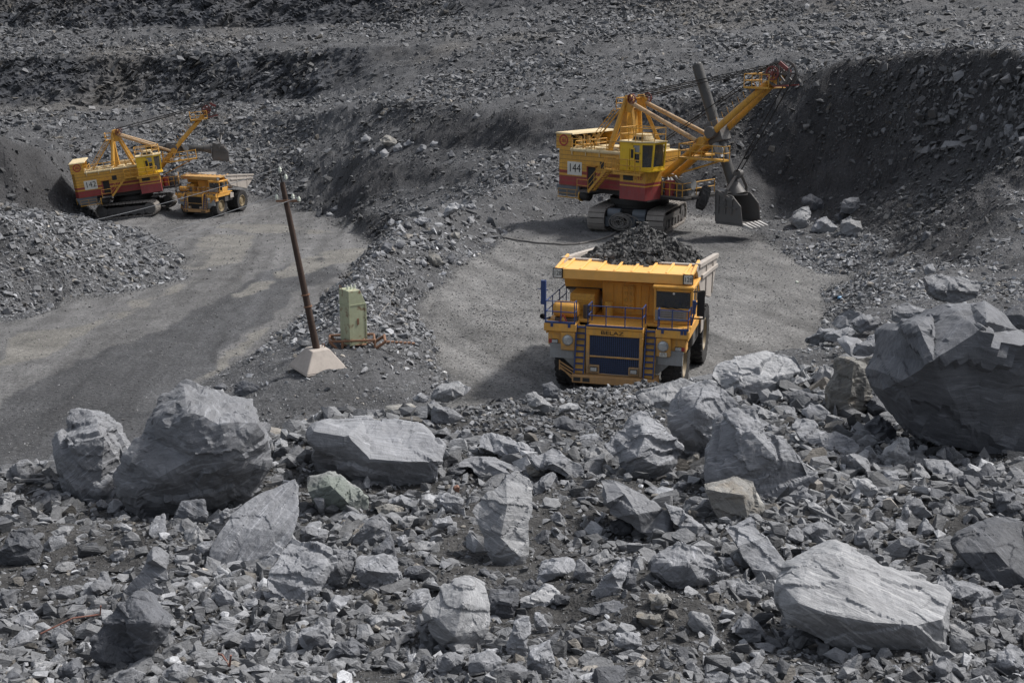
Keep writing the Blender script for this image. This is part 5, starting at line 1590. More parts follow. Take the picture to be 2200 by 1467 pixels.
    rail(T, [(-1.22, .30), (-1.22, 1.2)], 3.42, 4.30, rm); rail(T, [(1.22, .30), (1.22, 1.2)], 3.42, 4.30, rm)
    rail(T, [(1.88, .9), (1.88, .52), (2.5, .52), (3.2, .52), (3.2, 1.5)], 3.42, 4.25, rm)
    rail(T, [(-1.88, .9), (-1.88, .52), (-2.5, .52), (-3.2, .52), (-3.2, 1.8), (-3.2, 3.2), (-3.2, 4.6)], 3.42, 4.35, rm)
    m = MB(); m.box(-1.26, 1.26, .26, .34, 3.36, 3.44); m.box(1.84, 3.24, .48, .56, 3.36, 3.44); m.box(-3.24, -1.84, .48, .56, 3.36, 3.44)
    for x in (-2.9, -2.1, 2.1, 2.95, 3.1): m.box(x - .06, x + .06, .43, .5, 3.2, 3.4)
    m.build('toe_board', rm, T)
    # mirrors
    m = MB(); m.box(-3.52, -3.3, .85, 1.0, 4.1, 5.2); m.tube((-3.35, .95, 3.4), (-3.35, .95, 4.2), .04); m.tube((-3.7, .95, 4.8), (-3.2, .95, 4.75), .02)
    m.tube((-3.4, .95, 3.4), (-3.2, 1.4, 3.4), .04); m.build('mirror_post', BLUE if loaded else DARK, T)
    m = MB(); m.lathe([(.11, -.06), (.13, 0), (.11, .06), (.001, .06)], 10, (-3.45, .9, 3.55), 'y'); m.build('round_mirror', BLACKP, T)
    m = MB(); m.box(3.45, 3.75, 1.42, 1.5, 3.85, 4.95); m.path([(3.2, 1.6, 3.7), (3.75, 1.46, 3.75), (3.75, 1.46, 5.0), (3.25, 1.6, 4.9)], .035); m.build('mirror', BLACKP, T)
    m = MB(); m.path([(3.25, 1.3, 3.45), (3.45, 1.2, 4.5), (3.3, 1.7, 4.5)], .035); m.box(3.28, 3.42, 1.15, 1.3, 4.0, 4.6); m.build('mirror_bracket', BLUE if loaded else DARK, T)
    # dump body: canopy, sides, floor
    m = MB()
    m.box(-3.16, 3.16, 1.86, 1.96, 5.14, 5.60)
    m.hexa([(-3.16, 1.96, 5.50), (3.16, 1.96, 5.50), (3.12, 4.9, 5.46), (-3.12, 4.9, 5.46), (-3.16, 1.96, 5.58), (3.16, 1.96, 5.58), (3.12, 4.9, 5.56), (-3.12, 4.9, 5.56)])
    for k in range(8):
        x = -2.75 + k * .786
        m.hexa([(x - .06, 1.97, 5.57), (x + .06, 1.97, 5.57), (x + .06, 4.3, 5.54), (x - .06, 4.3, 5.54), (x - .06, 1.97, 5.63), (x + .06, 1.97, 5.63), (x + .06, 4.3, 5.67), (x - .06, 4.3, 5.67)])
    for s in (-1, 1):
        m.hexa([(s * 3.03, 1.97, 5.5), (s * 3.16, 1.97, 5.5), (s * 3.16, 4.4, 5.6), (s * 3.03, 4.4, 5.6), (s * 3.03, 1.97, 5.62), (s * 3.16, 1.97, 5.62), (s * 3.16, 4.4, 5.84), (s * 3.03, 4.4, 5.84)])
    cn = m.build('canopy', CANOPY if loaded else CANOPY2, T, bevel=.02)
    for s in (-1, 1):
        if not loaded and s < 0: continue
        m = MB(); m.box(s * 3.2, s * 2.74, 1.80, 1.858, 5.16, 5.62); pb = m.build('number_board', BLACKP, cn)
        m = MB(); m.box(s * 3.16, s * 2.79, 1.785, 1.80, 5.20, 5.58); m.build('board_face', WHITE, pb)
        if loaded: text_part('number_lettering', number, .30, BLACKP, pb, facing_front(s * 2.975, 1.782, 5.39), .004, sx=.82)
    if not loaded:
        text_part('lip_lettering', '*BELAZ', .32, DRED, cn, facing_front(-2.2, 1.855, 5.37), .006, sx=1.1)
    m = MB(); m.hexa([(-3.0, 3.5, 4.45), (3.0, 3.5, 4.45), (3.0, 4.9, 4.3), (-3.0, 4.9, 4.3), (-3.05, 3.1, 5.48), (3.05, 3.1, 5.48), (3.05, 4.9, 5.48), (-3.05, 4.9, 5.48)])
    m.build('body_front', YEL if loaded else YEL2, T)
    m = MB()
    def side(s):
        X0, X1 = s * 3.02, s * 3.20
        prof = [(3.2, 5.52), (4.9, 4.1), (9.2, 3.1), (11.2, 4.35), (11.3, 4.8), (4.4, 5.72), (3.4, 5.72)]
        m.prism(prof, 'x', X0, X1)
        m.bar((s * 3.16, 3.6, 5.70), (s * 3.16, 11.35, 4.86), .26, .22)
        for y, zt, zb in ((6.6, 5.5, 3.75), (9.4, 5.1, 3.3)):
            m.bar((s * 3.21, y, zb), (s * 3.21, y, zt), .1, .22, up=(0, 1, 0))
        m.bar((s * 3.25, 4.6, 5.0), (s * 3.25, 11.0, 4.4), .12, .2)
    # true sides: taller for the heaped load
    side(-1); side(1)
    m.hexa([(-3.05, 4.6, 3.9), (3.05, 4.6, 3.9), (3.05, 11.2, 4.1), (-3.05, 11.2, 4.1), (-3.05, 4.6, 4.15), (3.05, 4.6, 4.15), (3.05, 11.2, 4.3), (-3.05, 11.2, 4.3)])
    m.hexa([(-3.05, 4.3, 4.1), (3.05, 4.3, 4.1), (3.05, 4.75, 4.1), (-3.05, 4.75, 4.1), (-3.05, 4.2, 5.66), (3.05, 4.2, 5.66), (3.05, 4.45, 5.66), (-3.05, 4.45, 5.66)])
    for y in (5.6, 7.4, 9.2): m.box(-2.9, 2.9, y - .15, y + .15, 3.55, 3.95)
    m.build('dump_body', GREYB, T, bevel=.02)
    for s in (-1, 1):
        m = MB(); m.tube((s * 1.3, 5.6, 2.0), (s * 1.3, 7.0, 3.7), .17, n=10); m.build('hoist_ram', STEEL, T)
        m = MB(); m.box(s * 2.3, s * 3.1, 3.2, 5.2, 2.0, 3.0); m.build('side_tank', STEEL, T, bevel=.05)
    m = MB(); m.hexa([(2.3, 5.2, 3.05), (3.3, 5.2, 3.0), (3.3, 4.3, 3.0), (2.3, 4.3, 3.05), (2.3, 5.2, 3.12), (3.35, 5.2, 3.06), (3.35, 4.3, 3.06), (2.3, 4.3, 3.12)]); m.box(3.28, 3.33, 4.3, 5.2, 2.4, 3.05)
    m.build('mudguard', GREYB, T)
    return T

h0 = at_z(1328, 838, 0.55)
T1 = make_truck('loaded_haul_truck', 'big yellow dump truck heaped with rock, number 128 on its canopy corners', (h0[0] - .27, h0[1], -.05), R(-15.5), '128', True)
p2 = at_left(419, 469)
T2 = make_truck('empty_haul_truck', 'empty yellow dump truck parked beside the far shovel', (p2[0], p2[1], left_z(p2[1]) + 0.05), R(0), '134', False, grille_mat=DARK, tilt=(R(-2.0), R(2)))
T2.rotation_euler = (R(0.9), R(0.5), R(-18))
T2.scale = (.9, .9, .9)

# the driver behind the windscreen of the loaded truck: one continuous body
def person_mesh(name, mat):
    me = bpy.data.meshes.new(name)
    V = [((0, 0, 0), .15), ((0, -.02, .22), .16), ((0, -.01, .42), .17), ((0, -.02, .52), .09), ((0, -.04, .60), .062),
         ((.17, -.01, .45), .075), ((.25, -.13, .24), .052), ((.16, -.38, .26), .042), ((.12, -.46, .30), .04),
         ((-.17, -.01, .45), .075), ((-.25, -.13, .24), .052), ((-.16, -.38, .26), .042), ((-.12, -.46, .30), .04),
         ((.10, -.12, -.02), .095), ((.11, -.45, .0), .075), ((.11, -.50, -.38), .055), ((-.10, -.12, -.02), .095), ((-.11, -.45, .0), .075), ((-.11, -.50, -.38), .055),
         ((0, -.055, .70), .105), ((0, -.06, .80), .085)]
    E = [(0, 1), (1, 2), (2, 3), (3, 4), (2, 5), (5, 6), (6, 7), (7, 8), (2, 9), (9, 10), (10, 11), (11, 12), (0, 13), (13, 14), (14, 15), (0, 16), (16, 17), (17, 18), (4, 19), (19, 20)]
    me.from_pydata([v for v, r in V], E, [])
    o = link_mesh(name, me)
    sk = o.modifiers.new('skin', 'SKIN')
    for k, (v, r) in enumerate(V): me.skin_vertices[0].data[k].radius = (r, r)
    me.skin_vertices[0].data[0].use_root = True
    ss = o.modifiers.new('sub', 'SUBSURF'); ss.levels = 2; ss.render_levels = 2
    me.materials.append(mat)
    dg = bpy.context.evaluated_depsgraph_get()
    m2 = bpy.data.meshes.new_from_object(o.evaluated_get(dg))
    o.modifiers.clear()
    o.data = m2
    m2.materials.clear(); m2.materials.append(CLOTH); m2.materials.append(SKIN)
    cz = [sum((m2.vertices[i].co.z for i in p.vertices)) / len(p.vertices) for p in m2.polygons]
    cy = [sum((m2.vertices[i].co.y for i in p.vertices)) / len(p.vertices) for p in m2.polygons]
    m2.polygons.foreach_set('material_index', [1 if z > .56 or y < -.40 and z > .2 else 0 for z, y in zip(cz, cy)])
    m2.polygons.foreach_set('use_smooth', [True] * len(m2.polygons))
    return o
drv = person_mesh('person', CLOTH)
T1.scale = (1.03, 1.03, 1.03)
T1m = Matrix.Translation(T1.location) @ Euler(T1.rotation_euler).to_matrix().to_4x4()
drv.matrix_world = T1m @ Matrix.Translation((2.70, 3.04, 4.1))
tag(drv, 'driver in dark clothes seated behind the windscreen of the loaded truck', 'person')
g = MB()
for s in (-1, 1):
    g.lathe([(.001, -.165), (.012, -.160), (.001, -.15)], 6, (s * .036, 0, .735), 'y')
g.lathe([(.001, -.19), (.016, -.165), (.02, -.14)], 6, (0, 0, .70), 'y')
g.box(-.025, .025, -.158, -.14, .652, .664)
g.build('face', paint('face_detail', (.16, .07, .05), 0), drv)
g = MB(); g.lathe([(.112, .72 - .0), (.118, .78), (.10, .86), (.05, .90), (.001, .905)], 14, (0, -.045, 0), 'z'); g.build('hair', BLACKP, drv)

# heaped load
def heap(name, label, M, prof, seed, n_st):
    ny, nx = 46, 40
    xs = np.linspace(-1, 1, nx); yy = np.linspace(0, 1, ny)
    X, Yv = np.meshgrid(xs, yy)
    x = X * 3.0; y = 3.6 + Yv * 7.6
    c = np.sqrt((np.abs(X) ** 1.7)) ; d = np.abs((Yv - .50) / .62)
    z = 5.0 + 1.9 * np.clip(1 - np.sqrt((X * .98) ** 2 + (d * .92) ** 2), 0, 1) ** 0.95 - .5 * np.clip(Yv - .55, 0, 1) * 2
    P = np.stack([x.ravel(), y.ravel(), z.ravel()], 1)
    z = z + fbm(P * 1.1, 4, seed).reshape(z.shape) * .22 * (1 - np.abs(X) ** 6)
    P = np.stack([x.ravel(), y.ravel(), z.ravel()], 1)
    k = np.arange(nx * ny).reshape(ny, nx)
    F = np.stack([k[:-1, :-1].ravel(), k[:-1, 1:].ravel(), k[1:, 1:].ravel(), k[1:, :-1].ravel()], 1)
    tri = np.concatenate([F[:, [0, 1, 2]], F[:, [0, 2, 3]]])
    # skirt + bottom so that the heap is a solid
    A, B, C = [P], [tri], [np.full((len(P), 3), .05)]
    ring = np.concatenate([k[0], k[1:, -1], k[-1, ::-1][1:], k[::-1, 0][1:-1]])
    low = P[ring].copy(); low[:, 2] = 4.3
    b0 = len(P); n = len(ring)
    A.append(low); C.append(np.full((n, 3), .05))
    i = np.arange(n); j = (i + 1) % n
    B += [np.stack([ring[i], b0 + i, b0 + j], 1), np.stack([ring[i], b0 + j, ring[j]], 1)]
    off = len(P) + n
    r2 = np.random.default_rng(seed)
    for _ in range(n_st):
        q = P[r2.integers(0, len(P))]
        v, f = V_SM[r2.integers(0, 24)]
        s = .035 + .26 * r2.random() ** 9 + .05 * r2.random()
        Rm = np.array(Euler((r2.uniform(0, 6), r2.uniform(0, 6), r2.uniform(0, 6))).to_matrix(), np.float32)
        A.append((v * s * 1.3) @ Rm.T + q + np.array([r2.uniform(-.08, .08), r2.uniform(-.08, .08), .02]))
        B.append(f + off)
        lum = float(np.exp(r2.normal(0, .35)) * (.058 if r2.random() > .03 else .17))
        C.append(np.tile(np.array([[lum, lum * .985, lum * .96]]), (len(v), 1)))
        off += len(v)
    V = np.concatenate(A); Fc = np.concatenate(B); Cc = np.concatenate(C)
    o = link_mesh(name, np_mesh(name, V, Fc, [RUBBLE], Cc))
    o.matrix_world = M
    tag(o, label, 'rock load')
    return o
T1.scale = (1.03, 1.03, 1.03)
T1m = T1m @ Matrix.Scale(1.03, 4)
heap('rock_load', 'dark heap of broken rock filling the body of truck 128', T1m, None, 5, 9000)
# ------------------------------------------------------------------ electric rope shovels (boom along +X, cab side -Y)
def siding(name, c, pitch, dirt=.3):
    m = paint(name, c, dirt, rust=.2)
    t = m.node_tree
    b = next(n for n in t.nodes if n.type == 'BSDF_PRINCIPLED')
    src = b.inputs['Base Color'].links[0].from_socket
    tc = t.nodes.new('ShaderNodeTexCoord'); sp = t.nodes.new('ShaderNodeSeparateXYZ')
    t.links.new(tc.outputs['Object'], sp.inputs[0])
    a = t.nodes.new('ShaderNodeMath'); a.operation = 'MULTIPLY'; a.inputs[1].default_value = 1 / pitch; t.links.new(sp.outputs[2], a.inputs[0])
    f = t.nodes.new('ShaderNodeMath'); f.operation = 'FRACT'; t.links.new(a.outputs[0], f.inputs[0])
    g = t.nodes.new('ShaderNodeMath'); g.operation = 'LESS_THAN'; g.inputs[1].default_value = .10; t.links.new(f.outputs[0], g.inputs[0])
    mx = t.nodes.new('ShaderNodeMix'); mx.data_type = 'RGBA'; t.links.new(g.outputs[0], mx.inputs[0])
    t.links.new(src, mx.inputs[6]); mx.inputs[7].default_value = (.16, .095, .035, 1)
    t.links.new(mx.outputs[2], b.inputs['Base Color'])
    return m
SID_Y = siding('plank_siding_yellow', (0.57, 0.30, 0.04), .37, .45)
SID_R = siding('plank_siding_red', (0.27, 0.033, 0.036), .37)
def bands(poly, levels, mats, parent, name, cap=0):
    """walls of an outline in stacked colour bands"""
    m = MB()
    n = len(poly)
    for i, ((z0, z1), k) in enumerate(levels):
        m.mat(k)
        vs = [(x, y, z0) for x, y in poly] + [(x, y, z1) for x, y in poly]
        fs = [(q, (q + 1) % n, n + (q + 1) % n, n + q) for q in range(n)]
        if i == 0: fs.append(tuple(range(n))[::-1])
        if i == len(levels) - 1 and cap is not None:
            m.add(vs, fs); m.mat(cap); m.add([(x, y, z1) for x, y in poly], [tuple(range(n))])
            continue
        m.add(vs, fs)
    me = bpy.data.meshes.new(name)
    me.from_pydata([tuple(p) for p in m.v], [], m.f)
    for q in mats: me.materials.append(q)
    me.polygons.foreach_set('material_index', m.m)
    bm = bmesh.new(); bm.from_mesh(me); bmesh.ops.remove_doubles(bm, verts=bm.verts, dist=1e-4); bmesh.ops.recalc_face_normals(bm, faces=bm.faces); bm.to_mesh(me); bm.free()
    return link_mesh(name, me, parent)
def on_side(x, y, z):                            # text upright on the -Y side
    return Matrix.Translation((x, y, z)) @ MX90

STRUT = paint('worn_strut_paint', (.42, .26, .11), .8, rust=.55, dirtc=(.30, .275, .255))
def crawler(parent, yaw, cy, L=8.6, w=1.45, h=1.9):
    e = empty('crawler'); e.parent = parent
    Mz = Matrix.Translation((.2, -.4, 0)) @ Matrix.Rotation(yaw, 4, 'Z')
    r = h / 2
    half = L / 2 - r
    per = 4 * half + 2 * math.pi * r
    n = 40
    def pt(s):
        s %= per
        if s < 2 * half: return (-half + s, 0.0 - r, math.pi)
        s -= 2 * half
        if s < math.pi * r:
            a = -math.pi / 2 + s / r
            return (half + r * math.cos(a), r * math.sin(a), a + math.pi / 2 + math.pi)
        s -= math.pi * r
        if s < 2 * half: return (half - s, r, 0.0)
        s -= 2 * half
        a = math.pi / 2 + s / r
        return (-half + r * math.cos(a), r * math.sin(a), a - math.pi / 2)
    m = MB()
    for k in range(n):
        x, z, a = pt(per * k / n)
        nx, nz = (0, -1) if a == math.pi else (0, 1)
        xa, za, _ = pt(per * (k + .40) / n); xb, zb, _ = pt(per * (k - .40) / n)
        d = Vector((xa - xb, 0, za - zb)); nn_ = Vector((d.z, 0, -d.x)).normalized()
        p0, p1 = Vector((xb, 0, zb)), Vector((xa, 0, za))
        t = .16
        q = []
        for p in (p0, p1):
            for yy, o in ((-w / 2, 0), (w / 2, 0), (w / 2, 1), (-w / 2, 1)):
                q.append(p + Vector((0, cy + yy, h / 2)) - nn_ * (t * (1 - o)) + nn_ * .02)
        m.add(q, [(0, 1, 2, 3), (7, 6, 5, 4), (0, 4, 5, 1), (1, 5, 6, 2), (2, 6, 7, 3), (3, 7, 4, 0)])
        mid = (p0 + p1) / 2 + Vector((0, cy, h / 2))
        for yy in (-w * .36, -w * .12, w * .12, w * .36):
            c = mid + Vector((0, yy, 0))
            m.bar(c - d * .35, c + d * .35, .12, .1) if abs(d.z) < abs(d.x) else m.bar(c - d * .35, c + d * .35, .12, .1, up=(1, 0, 0))
    m.v = [tuple(Mz @ Vector(p)) for p in m.v]
    m.build('track', TRACKS, e)
    m = MB()
    m.prism([(-half, .35), (half, .35), (half + .25, .75), (half, 1.35), (-half, 1.35), (-half - .25, .75)], 'y', cy - w * .33, cy + w * .33)
    for k in range(7):
        x = -half + 2 * half * k / 6
        for s in (-1, 1): m.lathe([(.001, s * .02), (.36, s * .02), (.36, -s * .1)], 14, (x, cy + s * w * .40, .56), 'y')
    for x in (-half, half):
        for s in (-1, 1): m.lathe([(.001, 0), (.3, 0), (.34, s * -.03), (.72, s * -.05), (.72, s * -.2)], 18, (x, cy + s * w * .44, h / 2), 'y')
    m.v = [tuple(Mz @ Vector(p)) for p in m.v]
    m.build('track_frame', STEEL, e)
    return e

def sheave(parent, x, y, z, r, mat, name='sheave', w=.2, spokes=8):
    m = MB()
    m.lathe([(r, -w / 2), (r * .93, -w * .1), (r * .93, w * .1), (r, w / 2), (r * .84, w / 2), (r * .84, -w / 2), (r, -w / 2)], 28, (x, y, z), 'y')
    m.lathe([(.001, -w * .8), (r * .22, -w * .8), (r * .22, w * .8), (.001, w * .8)], 16, (x, y, z), 'y')
    for k in range(spokes):
        a = 2 * math.pi * k / spokes
        m.bar((x + r * .2 * math.cos(a), y, z + r * .2 * math.sin(a)), (x + r * .86 * math.cos(a), y, z + r * .86 * math.sin(a)), r * .13, w * .5, up=(0, 1, 0))
    return m.build(name, mat, parent)

def make_shovel(name, label, loc, rot, number, foot, joint, head, stick_a, stick_b, bucket_fn, chassis_yaw, saddle_t=.5, open_tail=True):
    S = empty(name, loc, rot)
    tag(S, label, 'mining shovel', 'electric rope shovels')
    # undercarriage
    Mz = Matrix.Translation((.2, -.4, 0)) @ Matrix.Rotation(chassis_yaw, 4, 'Z')
    for y in (2.55, -2.55):
        crawler(S, chassis_yaw, y)
    m = MB()
    m.box(-2.6, 2.6, -1.8, 1.8, .75, 1.75)
    m.box(-3.0, 3.0, -2.0, 2.0, 1.0, 1.45)
    m.box(-.5, .5, -2.9, 2.9, .8, 1.5); m.box(1.8, 2.4, -2.9, 2.9, .8, 1.4); m.box(-2.4, -1.8, -2.9, 2.9, .8, 1.4)
    m.v = [tuple(Mz @ Vector(p)) for p in m.v]
    m.build('undercarriage', DARK, S, bevel=.05)
    for y in (-1.05, 1.15):
        m = MB()
        m.lathe([(.001, -.55), (.40, -.55), (.42, -.45), (.42, .5), (.36, .58), (.001, .58)], 18, (-3.3, y, 1.5), 'y')
        m.box(-3.6, -3.0, y - .5, y + .5, 1.0, 1.3); m.tube((-3.3, y + .62, 1.2), (-3.3, y + .62, .4), .3, n=12)
        m.v = [tuple(Mz @ Vector(p)) for p in m.v]
        m.build('travel_motor', CWGREY, S, smooth=True)
    m = MB()
    rr = random.Random(3)
    for k in range(12):
        rad, ox, oy, oz = rr.uniform(.35, .8), rr.uniform(-.3, .2), rr.uniform(-.6, .6), rr.uniform(-.2, .15)
        tilt_ = rr.uniform(-.5, .5)
        ps = []
        for q in range(25):
            a = 2 * math.pi * q / 24
            ps.append(tuple(Mz @ Vector((-4.15 + ox + rad * .35 * math.sin(a) * tilt_, .1 + oy + rad * 1.1 * math.cos(a), .95 + oz + rad * .8 * math.sin(a)))))
        m.path(ps, .042, n=5)
    m.build('cable_coil', CABLE, S)
    m = MB()
    m.lathe([(2.3, 1.7), (2.3, 2.05), (2.55, 2.05), (2.55, 2.5), (2.1, 2.5), (2.1, 2.95)], 40, (0, 0, 0), 'z')
    m.build('turntable', DARK, S, smooth=True)
    # revolving frame
    m = MB()
    m.box(-6.4, 2.6, -2.7, 2.7, 2.85, 3.28); m.box(-1.0, 3.6, -1.8, 1.8, 2.6, 3.2); m.box(1.2, 4.0, -4.4, -2.7, 2.78, 2.92)
    m.box(2.6, 6.4, -2.6, 2.4, 2.9, 3.1)
    m.build('revolving_frame', DARK, S)
    m = MB()
    m.hexa([(-6.6, -3.0, 2.35), (-4.3, -3.0, 2.35), (-4.3, 3.0, 2.35), (-6.6, 3.0, 2.35), (-6.9, -3.04, 3.3), (-4.3, -3.04, 3.3), (-4.3, 3.04, 3.3), (-6.9, 3.04, 3.3)])
    cw = m.build('counterweight', CWGREY, S, bevel=.04)
    m = MB()
    for k in range(3): m.bar((-6.98 + .02, -2.2 + k * .35, 2.4), (-7.0, -2.2 + k * .35, 3.2), .12, .04, up=(1, 0, 0))
    m.build('hazard_stripe', EYEL, cw)
    m = MB()
    m.box(-6.5, -3.9, -3.35, -3.05, 2.25, 2.31)
    for x in (-6.4, -5.4, -4.4): m.tube((x, -3.33, 2.3), (x, -3.33, 3.0), .025, n=5)
    for z in (2.65, 3.0): m.tube((-6.4, -3.33, z), (-4.4, -3.33, z), .025, n=5)
    m.build('service_step', EYEL, cw)
    m = MB(); m.lathe([(.001, -.45), (.44, -.45), (.46, .3), (.3, .45), (.001, .45)], 18, (-3.3, -3.2, 2.6), 'x'); m.build('cable_drum', DARK, S, smooth=True)
    m = MB(); m.lathe([(.001, 0), (.5, 0), (.5, .12), (.001, .14)], 20, (-3.9, -3.2, 2.55), 'x'); m.build('drum_flange', EYEL, S, smooth=True)
    # machinery house in colour bands
    poly = [(-6.9, -2.5), (-6.5, -3.1), (2.0, -3.1), (2.0, 3.1), (-6.5, 3.1), (-6.9, 2.5)]
    house = bands(poly, [((3.30, 4.16), 1), ((4.16, 4.36), 0), ((4.36, 4.62), 1), ((4.62, 6.45), 0)], [SID_Y, SID_R, ECREAM], S, 'house', cap=2)
    m = MB()
    m.tube((-5.2, -3.06, 6.42), (1.4, -3.06, 6.42), .16, n=10)
    for x in (-5.0, -3.5, -2.0, .2): m.path([(x, -3.18, 6.0), (x, -3.22, 6.5), (x + .2, -2.9, 6.7), (x + .5, -2.6, 6.72)], .05)
    m.build('eaves_roll', ECREAM, house, smooth=True)
    rail(house, [(-5.2, -2.95), (-4, -2.95), (-2.7, -2.95), (-1.4, -2.95), (0, -2.95), (1.4, -2.95)], 6.45, 7.35, EYEL, r=.042, name='roof_railing')
    m = MB()
    for k in range(5): m.box(-4.6 + k * 1.15, -3.8 + k * 1.15, -1.9, 1.6, 6.45, 6.62)
    m.box(-1.6, 1.2, 1.0, 2.6, 6.45, 6.9)
    m.build('roof_hatch', ECREAM, house, bevel=.03)
    # door, window, number plate, lettering
    m = MB(); m.box(-3.25, -2.45, -3.125, -3.02, 3.42, 5.06); dr = m.build('doorway', BLACKP, house)
    m = MB(); m.bar((-3.32, -3.13, 3.42), (-3.32, -3.13, 5.12), .1, .08, up=(0, 1, 0)); m.bar((-3.36, -3.13, 5.12), (-2.3, -3.13, 5.12), .12, .08, up=(0, 0, 1)); m.build('door_frame', ERED, dr)
    m = MB(); m.box(-3.6, -2.2, -3.5, -3.1, 5.16, 5.2); m.build('door_canopy', EYEL, dr)
    m = MB(); m.box(-2.0, -1.4, -3.12, -3.05, 5.0, 5.6); m.build('side_window', DARK, house, bevel=.02)
    m = MB(); m.box(-5.55, -3.95, -3.13, -3.1, 4.25, 5.4); pl = m.build('number_plate', WHITE, house)
    text_part('number_lettering', number, 1.02, BLACKP, pl, on_side(-4.75, -3.134, 4.83), .008, sx=.92)
    # tall tail hood with ventilation blowers
    hx = -5.25
    m = MB()
    m.prism([(-6.85, 6.45), (hx, 6.45), (hx, 7.72), (-6.85, 7.72)], 'y', -3.1, -3.02)
    m.prism([(-6.85, 6.45), (hx, 6.45), (hx, 7.72), (-6.85, 7.72)], 'y', 3.02, 3.1)
    m.box(-6.9, -6.82, -3.02, 3.02, 6.45, 7.72)
    hd = m.build('tail_hood', SID_Y, house)
    m = MB(); m.box(-6.80, -6.72, -3.0, 3.0, 6.47, 7.70); m.build('hood_painted_shade', DARK, hd)  # added dark panel that paints in the shade inside the open hood
    m = MB(); m.hexa([(-6.98, -3.16, 7.72), (hx + .25, -3.16, 7.72), (hx + .25, 3.16, 7.72), (-6.98, 3.16, 7.72), (-6.9, -3.1, 7.84), (hx + .2, -3.1, 7.84), (hx + .2, 3.1, 7.84), (-6.9, 3.1, 7.84)]); m.build('hood_roof', ECREAM, hd)
    if open_tail:
        for y in (-1.2, .9):
            m = MB(); m.tube((hx, y, 6.45), (hx, y, 7.72), .05); m.build('hood_post', ECREAM, hd)
    else:
        m = MB(); m.box(-6.86 - .06, -6.86, 1.3, 2.4, 6.6, 7.5); m.build('hood_opening', BLACKP, hd)
    for y in (-2.2, -.9, .3, 1.5):
        m = MB(); m.lathe([(.24, 0), (.24, .75), (.18, .95)], 12, (-6.0, y, 6.45), 'z'); m.tube((-6.0, y, 7.2), (-6.5, y, 7.5), .17); m.build('blower', ECREAM, hd, smooth=True)
    rail(hd, [(hx + .4, -2.9), (hx + .4, -1.4), (hx + .4, 0), (hx + .4, 1.5)], 6.45, 7.15, EYEL, r=.042, name='hood_railing')
    # round emblem
    m = MB(); m.lathe([(.50, 0), (.50, -.014), (.36, -.014), (.36, 0)], 28, (-6.02, -3.1, 7.18), 'y')
    em = m.build('round_emblem', DRED, hd)
    m = MB(); m.box(-6.24, -6.16, -3.115, -3.1, 6.98, 7.38); m.box(-5.88, -5.80, -3.115, -3.1, 6.98, 7.38); m.box(-6.16, -6.06, -3.115, -3.1, 7.14, 7.22); m.box(-5.98, -5.88, -3.115, -3.1, 7.14, 7.22); m.box(-6.06, -5.98, -3.115, -3.1, 6.98, 7.38)
    m.build('emblem_mark', DRED, em)
    # A-frame
    ax, az = -.75, 10.85
    for s in (-1, 1):
        m = MB(); m.tube((-1.7, s * 2.2, 6.4), (ax - .25, s * .95, az - .1), .26, .2, n=10); m.build('frame_leg', EYEL, S, smooth=True)
        m = MB(); m.bar((1.2, s * 2.0, 5.9), (ax + .25, s * .8, az - .5), .22, .3); m.build('front_strut', EYEL, S)
        m = MB(); m.bar((-4.3, s * 1.6, 6.45), (ax - .7, s * 1.0, az - .9), .12, .12); m.build('rear_stay', EYEL, S)
    m = MB(); m.hexa([(-1.5, -1.1, 6.45), (-.9, -1.1, 6.45), (-.9, 1.1, 6.45), (-1.5, 1.1, 6.45), (-1.6, -.7, 9.8), (-1.0, -.7, 9.8), (-1.0, .7, 9.8), (-1.6, .7, 9.8)]); m.build('frame_plate', EYEL, S)
    m = MB()
    for s in (-1, 1): m.prism([(ax - .45, az - 1.1), (ax + .35, az - 1.2), (ax + .6, az - .1), (ax + .3, az + .3), (ax - .3, az + .25)], 'y', s * .75, s * 1.05)
    m.tube((ax, -1.3, az), (ax, 1.3, az), .14); m.box(ax - 1.3, ax - .3, -.9, .9, az - .95, az - .88)
    m.build('frame_head', EYEL, S, bevel=.03)
    rail(S, [(ax - 1.3, .9), (ax - 1.3, -.9), (ax - .4, -.9)], az - .9, az, EYEL, r=.04, name='head_railing')
    m = MB()
    for dx_ in (0, .38): m.tube((-4.9 + dx_, -1.75, 6.45), (ax - 1.35 + dx_, -1.15, az - .9), .035)
    for k in range(11):
        t_ = (k + .5) / 11
        m.tube((-4.9 + (ax + 3.55) * t_, -1.75 + .6 * t_, 6.45 + (az - 7.35) * t_), (-4.52 + (ax + 3.55) * t_, -1.75 + .6 * t_, 6.45 + (az - 7.35) * t_), .022, n=5)
    m.build('frame_ladder', EYEL, S)
    for y in (-1.15, 1.15): sheave(S, ax + .5, y, az, .42, REDP, 'frame_sheave', .16, 6)
    # boom: lower box section, twin upper tubes, struts to the frame
    F, J, H = Vector((foot[0], 0, foot[1])), Vector((joint[0], 0, joint[1])), Vector((head[0], 0, head[1]))
    for s in (-1, 1):
        a = F + Vector((0, s * 1.0, 0)); b = J + Vector((0, s * .95, 0)); c = H + Vector((-.9, s * .55, -.75))
        m = MB(); m.tube(a, b, .30, .30, n=14)
        m.lathe([(.001, -.12), (.38, -.12), (.38, .12), (.001, .12)], 16, b + Vector((0, s * .25, 0)), 'y')
        m.build('lower_boom', EYEL, S, smooth=True)
        m = MB(); m.tube(b, c, .27, .25, n=14)
        m.build('upper_boom', EYEL, S, smooth=True)
        m = MB(); m.tube((ax + .3, s * .95, az - .35), b + Vector((-.35, s * .45, .05)), .19, .19, n=12)
        m.build('boom_strut', STRUT, S, smooth=True)
    m = MB()
    d = (H - J).normalized()
